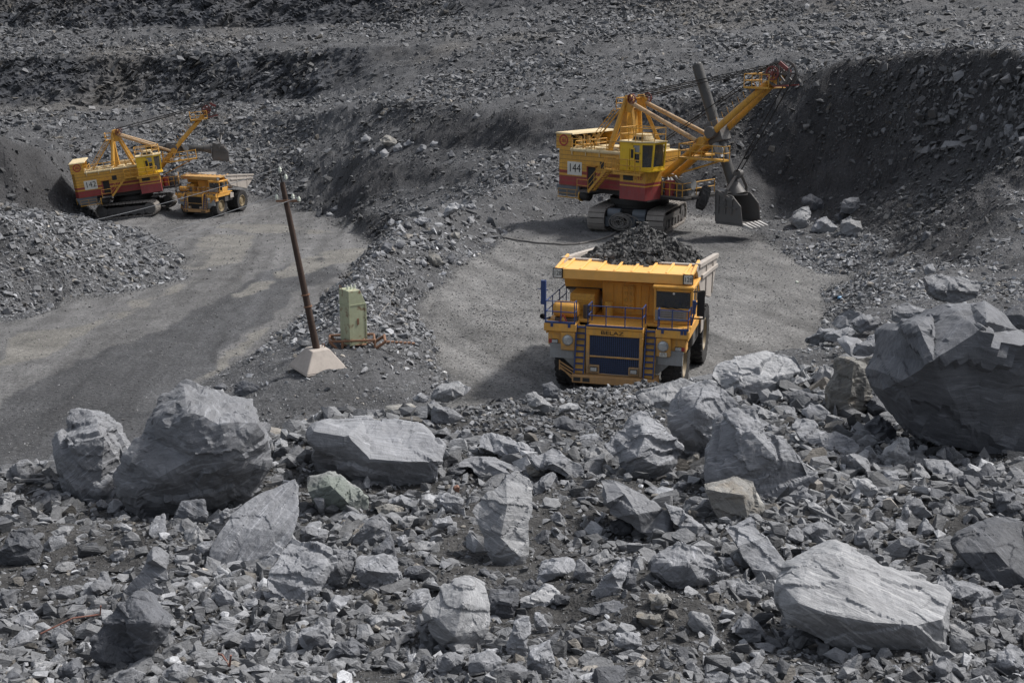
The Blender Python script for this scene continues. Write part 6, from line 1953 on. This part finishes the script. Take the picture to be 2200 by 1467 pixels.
    for q0, q1, ww in ((H - d * 1.5, H - d * .2, 1.3), (J - d * .35, J + d * .35, 1.9), (F, F + d * .5, 2.0)):
        m = MB(); m.bar(q0, q1, ww, .38); m.build('boom_web', EYEL, S, bevel=.04)
    pf = H - d * 1.6
    m = MB(); m.box(pf.x - 1.3, pf.x + .9, -1.35, -1.25, pf.z - .1, pf.z + .06); m.box(pf.x - 1.3, pf.x + .9, -1.25, 1.3, pf.z - .1, pf.z - .04)
    m.build('head_platform', EYEL, S)
    rail(S, [(pf.x + .9, -1.3), (pf.x + .1, -1.3), (pf.x - .6, -1.3), (pf.x - 1.3, -1.3), (pf.x - 1.3, 1.3)], pf.z, pf.z + 1.0, EYEL, r=.04, name='platform_railing')
    m = MB()
    for k in range(9):
        p = J.lerp(H, .15 + k * .075)
        m.tube(p + Vector((-.2, -.72, .3)), p + Vector((-.4, -.72, .75)), .02, n=5)
    m.build('boom_rung', EYEL, S)
    for y in (-.55, .55): sheave(S, H.x + .05, y, H.z, 1.0, STEEL, 'head_sheave', .22)
    for y in (-.95, .95): sheave(S, H.x - .25, y, H.z + .05, .55, REDP, 'side_sheave', .16)
    for q0, q1, ww in (((-.2, -.8, -.95), (1.1, -.8, -.85), .12), ((.3, -.9, .85), (1.0, -.9, .35), .3), ((-.2, .8, -.95), (1.1, .8, -.85), .12)):
        m = MB(); m.bar(H + Vector(q0), H + Vector(q1), .1, ww); m.build('rope_guard', REDP, S)
    # saddle, walkway
    m = MB()
    A, B = Vector((stick_a[0], 0, stick_a[1])), Vector((stick_b[0], 0, stick_b[1]))
    sd = (B - A).normalized()
    cr = A.lerp(B, saddle_t)
    m.bar(cr - sd * .9, cr + sd * .9, 1.45, 1.35); m.lathe([(.001, -1.25), (.5, -1.25), (.5, 1.25), (.001, 1.25)], 18, cr, 'y')
    m.build('saddle_block', STEEL, S, bevel=.06)
    wk = MB(); w0, w1 = (J.x - 1.5, J.z - 1.3), (J.x + 2.8, J.z - 1.1)
    wk.box(w0[0], w1[0], -2.2, -1.3, w0[1] - .1, w0[1] + .04); wk.box(w0[0], w0[0] + .8, -2.2, 2.0, w0[1] - .1, w0[1] + .035)
    wk.build('walkway', EYEL, S)
    rail(S, [(w0[0], 1.8), (w0[0], 0), (w0[0], -2.15), (w0[0] + 1.1, -2.15), (w0[0] + 2.2, -2.15), (w0[0] + 3.2, -2.15), (w1[0], -2.15), (w1[0], -1.3)], w0[1], w0[1] + 1.1, EYEL, r=.042, name='walkway_railing')
    m = MB()
    m.bar((F.x + .3, -.4, F.z + .4), (w1[0] - .6, -1.6, w0[1] - .1), .12, .12); m.bar((J.x - .4, -1.7, J.z - 1.2), (J.x + .5, -1.4, J.z + .1), .1, .1)
    m.build('walkway_brace', EYEL, S)
    # stick and bucket
    m = MB(); m.tube(A, B, .43, .43, n=20); m.tube(A - sd * .12, A + sd * .05, .34, .43, n=20)
    st = m.build('stick', STICK, S, smooth=True)
    m = MB()
    up_ = Vector((sd.z, 0, -sd.x))
    if up_.x > 0: up_ = -up_
    m.bar(A + sd * .3 + up_ * .48, B - sd * 1.6 + up_ * .48, .08, .06, up=(0, 1, 0)); m.bar(A + sd * .15 + up_ * .40, A + sd * 1.1 + up_ * .46, .2, .12)
    m.build('crowd_rope', GREYP, st)
    m = MB(); q = cr + sd * 1.5
    m.lathe([(.001, -.72), (.38, -.72), (.38, -.6), (.001, -.6)], 14, q + Vector((.1, 0, 0)), 'y'); m.bar(q + Vector((-.3, -.66, .5)), q + Vector((.35, -.66, -.6)), .3, .5, up=(0, 1, 0))
    m.build('end_pulley', GREYP, S)
    bail = bucket_fn(S, B, sd)
    # ropes
    m = MB()
    for y in (-.95, -.6, .6, .95):
        for dz in (.38, .05): m.tube((ax + .3, y, az + dz), (H.x - .3, y * .9, H.z + .5 + dz * .6), .028, n=5)
    m.build('suspension_rope', BLACKP, S)
    m = MB()
    for y in (-.55, -.42, .42, .55):
        m.tube((H.x + 1.0, y, H.z), (bail.x, y * .7, bail.z), .026, n=5)
        m.tube((.8, y * .6, 6.4), (H.x - .6, y, H.z + .8), .026, n=5)
    m.build('hoist_rope', BLACKP, S)
    m = MB()
    for y in (-.7, .7): m.tube((.6, y, 6.4), (J.x, y, J.z + .3), .026, n=5); m.tube((1.0, y, 5.2), (J.x + .4, y, J.z - .6), .026, n=5)
    m.build('crowd_line', BLACKP, S)
    # operator's cab on its red and yellow pedestal
    ped = bands([(1.4, -4.75), (4.0, -4.75), (4.0, -2.5), (1.4, -2.5)], [((2.92, 4.02), 1), ((4.02, 4.14), 0), ((4.14, 4.34), 1), ((4.34, 5.28), 0)], [EYEL, ERED, ECREAM], S, 'cab_pedestal', cap=2)
    text_part('model_lettering', '-10', .42, DRED, ped, on_side(3.35, -4.756, 4.72), .006, sx=1.3)
    m = MB(); m.box(1.75, 2.75, -4.765, -4.75, 4.5, 5.0); m.build('scorched_patch', DARK, ped)
    c = MB()
    X0, X1, Y0, Y1, Z0, Z1 = 1.45, 4.25, -4.85, -2.7, 5.4, 7.62
    c.box(X0, X1 + .25, Y0, Y1, Z0 - .1, Z0)
    c.box(X0, X0 + .95, Y0, Y0 + .07, Z0, Z1); c.box(2.6, 2.78, Y0, Y0 + .07, Z0, Z1); c.box(2.78, 3.55, Y0, Y0 + .07, Z0, 6.0); c.box(2.78, 3.55, Y0, Y0 + .07, 6.72, 6.82); c.box(2.4, 3.55, Y0, Y0 + .07, 7.4, Z1); c.box(3.42, 3.55, Y0, Y0 + .07, 6.0, 7.4); c.box(2.4, 2.6, Y0, Y0 + .07, 7.1, 7.4)
    c.box(X0, X0 + .07, Y0 + .07, Y1, Z0, Z1); c.box(X0 + .07, X1, Y1 - .07, Y1, Z0, Z1)
    c.box(3.55, 3.68, Y0, Y0 + .09, Z0, Z1)
    # slanted glazed nose
    for (p, q_) in (((3.6, Y0), (4.3, Y0 + .55)), ((4.3, Y0 + .55), (4.3, Y1))):
        c.bar((p[0], p[1], Z0 + .12), (q_[0], q_[1], Z0 + .12), .1, .26); c.bar((p[0], p[1], Z1 - .08), (q_[0] + .18, q_[1], Z1 - .08), .1, .2)
    for p in ((4.3, Y0 + .55), (4.3, Y1)): c.bar((p[0], p[1], Z0), (p[0] + .18, p[1], Z1), .12, .12, up=(0, 1, 0))
    cab = c.build('cab', ECAB, S)
    g = MB()
    g.add([(3.66, Y0 + .03, Z0 + .2), (4.28, Y0 + .53, Z0 + .2), (4.44, Y0 + .53, Z1 - .15), (3.66, Y0 + .03, Z1 - .15)], [(0, 1, 2, 3)])
    g.add([(4.30, Y0 + .6, Z0 + .2), (4.30, Y1 - .05, Z0 + .2), (4.46, Y1 - .05, Z1 - .15), (4.46, Y0 + .6, Z1 - .15)], [(0, 1, 2, 3)])
    g.build('front_window', GLASS, cab)
    g = MB(); g.box(2.8, 3.42, Y0 + .03, Y0 + .05, 6.02, 6.72); g.build('lower_side_window', GLASS, cab)
    g = MB(); g.box(2.8, 3.42, Y0 + .03, Y0 + .05, 6.84, 7.38); g.build('upper_side_window', GREYP, cab)
    g = MB(); g.box(2.42, 2.98, Y0 - .10, Y0 - .05, 5.42, 7.2, rot=(0, 0, R(-14)), piv=(2.98, Y0 - .06, 6)); dd = g.build('cab_door', ECAB, cab, bevel=.02)
    g = MB(); g.box(2.55, 2.88, Y0 - .115, Y0 - .04, 6.35, 7.05, rot=(0, 0, R(-14)), piv=(2.98, Y0 - .06, 6)); g.build('door_window', BLACKP, dd)
    g = MB(); g.box(2.4, 2.6, Y0 + .1, Y0 + .12, 5.42, 7.1); g.build('door_gap', BLACKP, cab)
    g = MB(); g.box(X0 - .05, 3.6, Y0 - .15, Y1 + .1, Z1, Z1 + .1); g.hexa([(3.6, Y0 - .15, Z1), (4.6, Y0 + .45, Z1), (4.6, Y1 + .1, Z1), (3.6, Y1 + .1, Z1), (3.6, Y0 - .15, Z1 + .1), (4.6, Y0 + .45, Z1 + .1), (4.6, Y1 + .1, Z1 + .1), (3.6, Y1 + .1, Z1 + .1)])
    rf = g.build('cab_roof', ECREAM, cab)
    rail(rf, [(X0, Y1), (X0, Y0), (2.3, Y0), (3.0, Y0), (3.65, Y0), (4.45, Y0 + .6), (4.45, Y1), (X0, Y1)], Z1 + .1, Z1 + 1.15, EYEL, r=.042)
    g = MB(); g.hexa([(2.2, -4.4, Z1 + .1), (3.7, -4.4, Z1 + .1), (3.7, -3.1, Z1 + .1), (2.2, -3.1, Z1 + .1), (2.5, -4.25, Z1 + .65), (3.5, -4.25, Z1 + .65), (3.5, -3.2, Z1 + .65), (2.5, -3.2, Z1 + .65)])
    au = g.build('cooling_unit', ECREAM, rf, bevel=.08)
    g = MB(); g.box(2.45, 2.85, -4.42, -4.36, Z1 + .2, Z1 + .42); g.box(3.0, 3.4, -4.42, -4.36, Z1 + .2, Z1 + .42); g.build('vent_grille', BLACKP, au)
    g = MB(); g.box(3.1, 3.5, -4.0, -3.4, 5.4, 5.9); g.box(3.05, 3.2, -4.0, -3.4, 5.9, 6.7); g.box(3.7, 4.0, -4.1, -3.3, 5.4, 6.3); g.build('operator_seat', DARK, cab)
    # side platform, railing and stair
    m = MB(); m.box(-.3, 1.4, -4.7, -3.1, 5.16, 5.26); m.box(1.4, 3.9, -5.45, -4.76, 5.18, 5.27); m.box(1.2, 3.95, -5.45, -5.38, 5.0, 5.25)
    m.build('side_platform', EYEL, S)
    rail(S, [(-.3, -4.65), (.5, -4.65), (1.3, -4.8), (1.5, -5.4), (2.6, -5.4), (3.4, -5.4), (3.85, -5.3)], 5.26, 6.25, EYEL, r=.042, name='platform_railing')
    m = MB()
    s0, s1 = Vector((-2.3, -3.9, 3.1)), Vector((-.3, -3.9, 5.2))
    for dy in (-.4, .4): m.bar(s0 + Vector((0, dy, 0)), s1 + Vector((0, dy, 0)), .07, .22)
    for k in range(9): p = s0.lerp(s1, (k + .5) / 9); m.box(p.x - .12, p.x + .12, p.y - .37, p.y + .37, p.z - .02, p.z + .02)
    sta = m.build('stair', EYEL, S)
    m = MB()
    for dy in (-.42,): m.path([s0 + Vector((0, dy, 1.0)), s1 + Vector((0, dy, 1.0))], .03); m.path([s0 + Vector((0, dy, .5)), s1 + Vector((0, dy, .5))], .025)
    for t_ in (0, .33, .66, 1): p = s0.lerp(s1, t_) + Vector((0, -.42, 0)); m.tube(p, p + Vector((0, 0, 1.0)), .028, n=5)
    m.path([s0 + Vector((0, -.42, 1.0)), (-3.5, -4.3, 4.1), (-3.5, -4.3, 3.1)], .03); m.path([s0 + Vector((0, -.42, .5)), (-3.5, -4.3, 3.6)], .025)
    m.build('handrail', EYEL, sta)
    m = MB(); m.box(-3.6, -2.1, -4.3, -3.1, 3.02, 3.12); m.build('door_landing', STEEL, S)
    # front deck with winches
    m = MB(); m.box(2.6, 6.2, -2.6, 2.4, 3.1, 3.22); m.build('front_deck', STEEL, S)
    m = MB(); m.lathe([(.001, -1.1), (.75, -1.1), (.75, -.9), (.5, -.9), (.5, .9), (.75, .9), (.75, 1.1), (.001, 1.1)], 24, (3.4, -1.2, 4.0), 'y'); m.build('hoist_drum', GREYP, S, smooth=True)
    m = MB(); m.lathe([(.001, -.8), (.42, -.8), (.46, -.6), (.46, .6), (.42, .8), (.001, .8)], 20, (5.4, -1.0, 4.1), 'x')
    for k in range(4): m.lathe([(.46, -.5 + k * .3), (.51, -.5 + k * .3), (.51, -.42 + k * .3), (.46, -.42 + k * .3)], 20, (5.4, -1.0, 4.1), 'x')
    m.box(4.7, 6.1, -1.4, -.6, 3.2, 3.7); m.build('winch_motor', GREYP, S, smooth=True)
    m = MB(); m.lathe([(.001, 0), (.42, 0), (.42, 1.2), (.001, 1.2)], 16, (4.6, -2.1, 3.22), 'z'); m.build('oil_barrel', ERED, S, smooth=True)
    m = MB()
    rc = random.Random(8)
    for k in range(16):
        x, y, z = rc.uniform(2.7, 5.9), rc.uniform(-2.3, 2.0), 3.22
        a, b, h = rc.uniform(.12, .4), rc.uniform(.12, .4), rc.uniform(.2, 1.1)
        m.box(x - a, x + a, y - b, y + b, z, z + h)
    for k in range(12):
        p = Vector((rc.uniform(2.6, 5.8), rc.uniform(-2.4, 0), rc.uniform(3.3, 4.4)))
        m.path([p, p + Vector((rc.uniform(-.8, .8), rc.uniform(-.4, .4), rc.uniform(-.3, .5))), p + Vector((rc.uniform(-1.4, 1.4), rc.uniform(-.6, .6), rc.uniform(-.4, .8)))], .05, n=6)
    m.build('winch_gear', STEEL, S)
    rail(S, [(4.1, -2.5), (4.9, -2.55), (5.6, -2.55), (6.15, -2.55), (6.15, -.5), (6.15, 2.2)], 3.22, 4.3, EYEL, r=.042, name='deck_railing')
    if open_tail:                                   # only the near one carries an old tyre as a buffer
        m = MB(); m.lathe([(.55, -.34), (.85, -.36), (.98, -.28), (.98, .28), (.85, .36), (.55, .34), (.55, -.34)], 28, (6.6, -1.7, 2.6), 'x')
        for k in range(16):
            a = 2 * math.pi * k / 16
            m.bar((6.32, -1.7 + .98 * math.cos(a), 2.6 + .98 * math.sin(a)), (6.88, -1.7 + .98 * math.cos(a + .15), 2.6 + .98 * math.sin(a + .15)), .12, .08)
        Mt = Matrix.Translation((7.5, -1.5, 3.2)) @ Matrix.Rotation(R(38), 4, 'Z') @ Matrix.Rotation(R(18), 4, 'Y') @ Matrix.Translation((-6.6, 1.7, -2.6))
        m.v = [tuple(Mt @ Vector(p)) for p in m.v]
        m.build('buffer_tyre', TYRE, S, smooth=True)
        m = MB(); m.bar((6.0, -1.2, 3.0), (7.3, -1.5, 3.2), .2, .2); m.build('buffer_arm', STEEL, S)
    return S

def bucket_shape(parent, M, name='bucket'):
    """box bucket in its own frame: mouth towards +X, lip at the bottom, hinge at the top"""
    W, Lx, Hh, t = 1.45, 2.5, 2.5, .14
    e = empty(name); e.parent = parent
    m = MB()
    m.hexa([(-.1, -W, -Hh), (Lx, -W, -Hh), (Lx, W, -Hh), (-.1, W, -Hh), (-.1, -W, -Hh + t), (Lx, -W, -Hh + t), (Lx, W, -Hh + t), (-.1, W, -Hh + t)])
    m.hexa([(-.15, -W, -Hh + t), (-.0, -W, -Hh + t), (-.0, W, -Hh + t), (-.15, W, -Hh + t), (-.25, -W, .1), (-.1, -W, .1), (-.1, W, .1), (-.25, W, .1)])
    for s in (-1, 1):
        pr = [(-.15, -Hh + t), (Lx * .98, -Hh + t), (Lx * .88, -.9), (Lx * .55, -.1), (-.25, .1)]
        m.prism(pr, 'y', s * (W - t), s * W)
    m.hexa([(-.25, -W, .1), (.9, -W, -.02), (.9, W, -.02), (-.25, W, .1), (-.25, -W, .24), (.9, -W, .12), (.9, W, .12), (-.25, W, .24)])
    m.v = [tuple(M @ Vector(p)) for p in m.v]
    m.build('shell', STEEL, e, bevel=.04)
    m = MB()
    for s in (-1, 1):
        for x in (.15, .8, 1.4): m.bar((x, s * (W + .05), -Hh + .9), (x, s * (W + .05), -.1), .1, .14, up=(1, 0, 0))
        m.bar((-.1, s * (W + .05), -.95), (1.9, s * (W + .05), -1.1), .1, .12); m.bar((.1, s * (W + .06), .05), (1.5, s * (W + .06), -.5), .12, .3)
    for y in (-1.0, -.35, .35, 1.0): m.bar((-.24, y, -.1), (-.2, y, -Hh + .4), .14, .1, up=(1, 0, 0))
    m.v = [tuple(M @ Vector(p)) for p in m.v]
    m.build('shell_rib', STEEL, e)
    for k in range(5):
        y = -1.16 + k * .58
        m = MB(); m.hexa([(Lx - .15, y - .16, -Hh - .1), (Lx + .75, y - .07, -Hh - .16), (Lx + .75, y + .07, -Hh - .16), (Lx - .15, y + .16, -Hh - .1), (Lx - .15, y - .16, -Hh + .22), (Lx + .75, y - .07, -Hh - .08), (Lx + .75, y + .07, -Hh - .08), (Lx - .15, y + .16, -Hh + .22)])
        m.v = [tuple(M @ Vector(p)) for p in m.v]
        m.build('tooth', TOOTH, e)
    m = MB()
    for s in (-1, 1): m.path([(.7, s * (W + .12), -.6), (.9, s * (W + .05), .3), (1.0, s * .6, 1.2), (1.0, 0, 1.45)], .12, n=8)
    m.lathe([(.001, -.25), (.36, -.25), (.36, .25), (.001, .25)], 16, (1.0, 0, 1.5), 'y')
    m.v = [tuple(M @ Vector(p)) for p in m.v]
    m.build('bail', STEEL, e, smooth=True)
    return M @ Vector((1.0, 0, 1.7))
TOOTH = paint('polished_tooth_steel', (.42, .41, .40), .15, rough=.35, metal=.5)
def bucket_down(S, B, sd):
    M = Matrix.Translation(B + Vector((-.85, 0, .1)))
    m = MB(); m.tube(B - sd * .9, B + Vector((0, 0, -.1)), .47, .85, n=18); m.lathe([(.95, -.06), (.95, .06)], 20, B, 'z'); m.build('stick_foot', STEEL, S, smooth=True)
    return bucket_shape(S, M)
def bucket_level(S, B, sd):
    M = Matrix.Translation(B + Vector((.55, 0, .6))) @ Matrix.Rotation(R(13), 4, 'Y') @ Matrix.Scale(.85, 4)
    m = MB(); m.tube(B - sd * .9, B + sd * .1, .47, .7, n=18); m.build('stick_foot', STEEL, S, smooth=True)
    return bucket_shape(S, M)

C144 = (11.05, 106.9)
S1 = make_shovel('near_mining_shovel', 'near yellow and red electric shovel numbered 144, bucket lowered to the ground', (C144[0], C144[1], 0.05), (0, 0, R(-42)), '144',
                 (2.3, 3.9), (6.9, 7.7), (13.25, 13.2), (5.45, 13.7), (9.65, 3.6), bucket_down, R(111), .52)
C142 = SH2[:3]
S2 = make_shovel('far_mining_shovel', 'far yellow and red electric shovel numbered 142, bucket raised level', C142, (0, SH2[4], SH2[3]), '142',
                 (1.95, 3.3), (6.2, 7.5), (11.6, 12.1), (2.8, 8.4), (11.0, 7.0), bucket_level, R(-24), .42, open_tail=False)
S2.scale = (.975, .975, .975)
# ------------------------------------------------------------------ power line pole, switch cabinet, cables, litter
def gz_at(x, y): return ground_z(x, y)
hp = hit(677, 797)[0]
PB = Vector((hp.x, hp.y + .9, hp.z - .12))
fb = empty('pole_footing', PB, (R(2), R(-1), R(33)))
tag(fb, 'pale concrete footing block with sloping sides under the leaning pole', 'concrete block')
m = MB(); a, b, h = 1.02, .42, .98
m.hexa([(-a, -a, 0), (a, -a, 0), (a, a, 0), (-a, a, 0), (-a, -a, .1), (a, -a, .1), (a, a, .1), (-a, a, .1)])
m.hexa([(-a, -a, .1), (a, -a, .1), (a, a, .1), (-a, a, .1), (-b, -b, h), (b, -b, h), (b, b, h), (-b, b, h)])
fbm_ = m.build('block', CONC, fb, bevel=.03)
m = MB(); m.path([(.28, .1, h - .02), (.3, .1, h + .16), (.34, -.05, h + .16), (.34, -.05, h - .02)], .02); m.build('lifting_loop', RUSTY, fb)

ptop = Vector(at_y(606, 392, PB.y + .2))
pbase = PB + Vector((-.03, 0, h - .05))
pole = empty('utility_pole', pbase)
tag(pole, 'dark leaning utility pole standing in a pale concrete footing', 'utility pole')
m = MB(); dv = ptop - pbase
m.tube((0, 0, -.05), dv, .17, .115, n=14)
m.build('shaft', WOOD, pole, smooth=True)
m = MB(); m.lathe([(.205, .6), (.205, 1.15)], 14, (0, 0, 0), 'z'); pd = dv.normalized()
for q_ in (2.0, 2.55):
    m = MB(); m.tube(pd * q_, pd * (q_ + .06), .20, .20, n=14); m.build('band', RUSTY, pole)
ca = dv - pd * .85
m = MB(); m.bar(ca + Vector((-.42, -.16, .02)), ca + Vector((.62, -.10, .02)), .08, .09); cab_ = m.build('cross_arm', RUSTY, pole)
m = MB(); m.tube(dv, dv + pd * .45, .05, .035); m.build('top_pin', DARK, pole)
INS = [ca + Vector((-.38, -.16, .06)), ca + Vector((.34, -.12, .06)), ca + Vector((.60, -.10, -.05)), dv + pd * .42 + Vector((0, -.02, 0)), dv + pd * .1 + Vector((.2, -.05, .0))]
for k, p in enumerate(INS):
    m = MB(); m.lathe([(.03, 0), (.03, .06), (.085, .08), (.06, .14), (.085, .16), (.06, .22), (.03, .27), (.001, .28)], 12, p, 'z')
    m.build('insulator', PORC, pole, smooth=True)
def wire(name, label, A, B, sag, r=.013, mat=WIRE, n=28, group=None):
    A, B = Vector(A), Vector(B)
    m = MB()
    ps = [A.lerp(B, t / n) - Vector((0, 0, sag * 4 * (t / n) * (1 - t / n))) for t in range(n + 1)]
    m.path([p - A for p in ps], r, n=5)
    o = m.build(name, mat, None)
    o.location = A
    return tag(o, label, 'wire', group)
W0 = pbase
for k, (ins, (u, v, Y), lab) in enumerate(((3, (-260, 545, 52), 'uppermost overhead wire running left from the pole top'), (0, (-260, 622, 50), 'lower overhead wire from the left end of the cross arm'),
                                          (2, (-260, 648, 49), 'lowest overhead wire from the right end of the cross arm'))):
    p = W0 + INS[ins] + Vector((0, 0, .24))
    wire('overhead_wire', lab, p, at_y(u, v, Y), .55, group='overhead wires')

# green switch cabinet on a pipe sledge
hc = hit(757, 748)[0]
cb = empty('switch_cabinet', (hc.x, hc.y + .55, hc.z + .12), (0, 0, R(38)))
tag(cb, 'tall pale green metal cabinet with rust stains on a sledge beside the pole', 'electrical cabinet')
m = MB(); w_ = .46
m.prism([(-w_, 0), (w_, 0), (w_, 2.0), (w_ * .35, 2.68), (-w_, 2.68)], 'y', -w_, w_)
bx = m.build('housing', GREENP, cb, bevel=.02)
m = MB(); m.box(-w_ - .02, w_ + .02, -w_ - .02, w_ + .02, 1.96, 2.0); m.box(-w_ - .02, -w_ + .03, -w_ - .025, -w_ + .03, 0, 2.66); m.box(w_ - .04, w_ + .02, -w_ - .025, -w_ + .03, 0, 2.0); m.box(w_ - .01, w_ + .025, w_ - .05, w_ + .02, 0, 2.0)
m.build('frame_strip', GREENP, cb)
m = MB(); m.box(-.05, .05, -w_ - .03, -w_, 1.0, 1.3); m.build('door_handle', RUSTY, cb)
for k in range(3):
    p = Vector((-.28 + k * .2, -.05, 2.68))
    m = MB(); m.lathe([(.06, 0), (.045, .05), (.06, .09), (.045, .14), (.03, .22), (.001, .22)], 10, p, 'z'); m.build('bushing', PORC, cb, smooth=True)
    m = MB(); q = p + Vector((-.34, .28, .78)); m.tube(p + Vector((0, 0, .2)), q, .018, n=5)
    m.lathe([(.001, -.05), (.075, -.03), (.075, .03), (.001, .05)], 10, p.lerp(q, .75), 'z'); m.build('lead', DARK, cb)
m = MB(); m.path([(w_ - .1, -w_ + .1, 2.0), (w_ - .1, -w_ + .1, 2.05)], .02); m.path([(-w_ + .02, w_ - .05, 2.68), (-w_ + .02, w_ - .05, 2.82), (-w_ + .02, w_ - .2, 2.82), (-w_ + .02, w_ - .2, 2.68)], .018); m.build('lifting_eye', RUSTY, cb)
sl = empty('pipe_sledge', (hc.x, hc.y + .55, hc.z + .0), (0, 0, R(8)))
tag(sl, 'rusty pipe sledge under the green cabinet with turned-up runners', 'sledge')
for s in (-1, 1):
    m = MB(); y = s * .62
    m.path([(-1.15, y, .38), (-.75, y, -.08), (.95, y, -.08), (1.55, y, .30)], .075, n=8)
    m.path([(-1.15, y, .38), (1.0, y, .38)], .06, n=8); m.path([(1.0, y, .38), (1.0, y, -.05)], .06, n=8); m.path([(-.55, y, .38), (-.55, y, -.05)], .06, n=8)
    m.build('runner', RUSTY, sl, smooth=True)
m = MB()
for x in (-1.15, -.4, .5, 1.0): m.tube((x, -.62, .36), (x, .62, .36), .05, n=8)
m.box(-.6, .6, -.5, .5, .10, .14); m.build('cross_member', RUSTY, sl, smooth=True)
m = MB(); m.path([(1.5, -.62, .3), (1.5, .62, .3)], .07, n=8)
for k in range(7): m.box(1.6 + k * .2, 1.75 + k * .2, -.2 + (k % 2) * .05, .0 + (k % 2) * .05, .10 - .02 * k, .18 - .02 * k)
m.build('tow_chain', RUSTY, sl)

# trailing cable of the near shovel
def ground_path(name, label, cat, pts, r, mat, n_sub=8, lift=0.0):
    P = [hit(u, v)[0] for u, v in pts]
    o0 = P[0].copy()
    out = []
    for a, b in zip(P[:-1], P[1:]):
        for k in range(n_sub):
            p = a.lerp(b, k / n_sub)
            out.append(Vector((p.x, p.y, ground_z(p.x, p.y) + r + lift)) - o0)
    p = P[-1]; out.append(Vector((p.x, p.y, ground_z(p.x, p.y) + r + lift)) - o0)
    m = MB(); m.path(out, r, n=6)
    o = m.build(name, mat, None, smooth=True)
    o.location = o0
    return tag(o, label, cat)
ground_path('trailing_cable', 'black power cable lying on the floor from the coil under shovel 144', 'cable', [(1330, 497), (1312, 508), (1285, 517), (1245, 525), (1205, 527), (1160, 524), (1120, 519), (1080, 512)], .075, CABLE)
ground_path('old_cable', 'thin grey cable end lying on the bank beyond the cabinet', 'cable', [(808, 690), (842, 640), (846, 622), (838, 608)], .035, CABLE, lift=.05)
def rod(name, label, z, p0, p1, bend, r, mat):
    k, u0, v0 = ZOOM[z]
    a = hit(u0 + k * p0[0], v0 + k * p0[1])[0]; b = hit(u0 + k * p1[0], v0 + k * p1[1])[0]
    q = a.lerp(b, .55) + Vector((0, 0, bend))
    m = MB(); lift = Vector((0, 0, .10))
    m.path([lift, q - a + lift, b - a + lift * .6, b - a + Vector((.02, -.02, .16))], r, n=6)
    o = m.build(name, mat, None, smooth=True); o.location = a
    return tag(o, label, 'rod')
rod('bent_rod', 'thin reddish bent rod lying on the rubble at the lower left', 'A', (190, 1285), (462, 1178), .03, .008, REDR)
rod('short_rod', 'short reddish rod end sticking out of the rubble at bottom left', 'A', (990, 1376), (1055, 1420), .02, .009, REDR)
hb = hit(979, 1062)[0]
m = MB(); m.prism([(-.04, 0), (.04, .0), (.045, .11), (.01, .13), (-.04, .10)], 'y', -.03, .04)
o = m.build('brick_fragment', paint('orange_brick', (.22, .11, .075), .5), None, bevel=.008); o.location = hb + Vector((0, 0, .02)); o.rotation_euler = (.2, .1, .3)
tag(o, 'small orange brick fragment below the broad smooth-topped boulder', 'brick')
hb = hit(1806, 642)[0]
m = MB(); m.lathe([(.001, -.2), (.08, -.2), (.09, -.15), (.09, .08), (.035, .16), (.035, .22), (.001, .22)], 12, (0, 0, .09), 'x')
o = m.build('plastic_bottle', paint('blue_plastic', (.12, .30, .50), .05, rough=.3), None, smooth=True); o.location = hb; o.rotation_euler = (0, 0, .4)
tag(o, 'blue plastic bottle lying on the pit floor right of the loaded truck', 'bottle')
hb = hit(1712, 608)[0]
m = MB(); m.prism([(-.14, 0), (.1, -.02), (.17, .05), (.06, .13), (-.1, .11)], 'y', -.08, .1)
o = m.build('white_stone', ROCK[2], None, bevel=.02); o.location = hb; o.rotation_euler = (.3, .2, .8); o.data.materials[0] = PORC
tag(o, 'small bright white scrap on the floor right of the loaded truck', 'scrap')
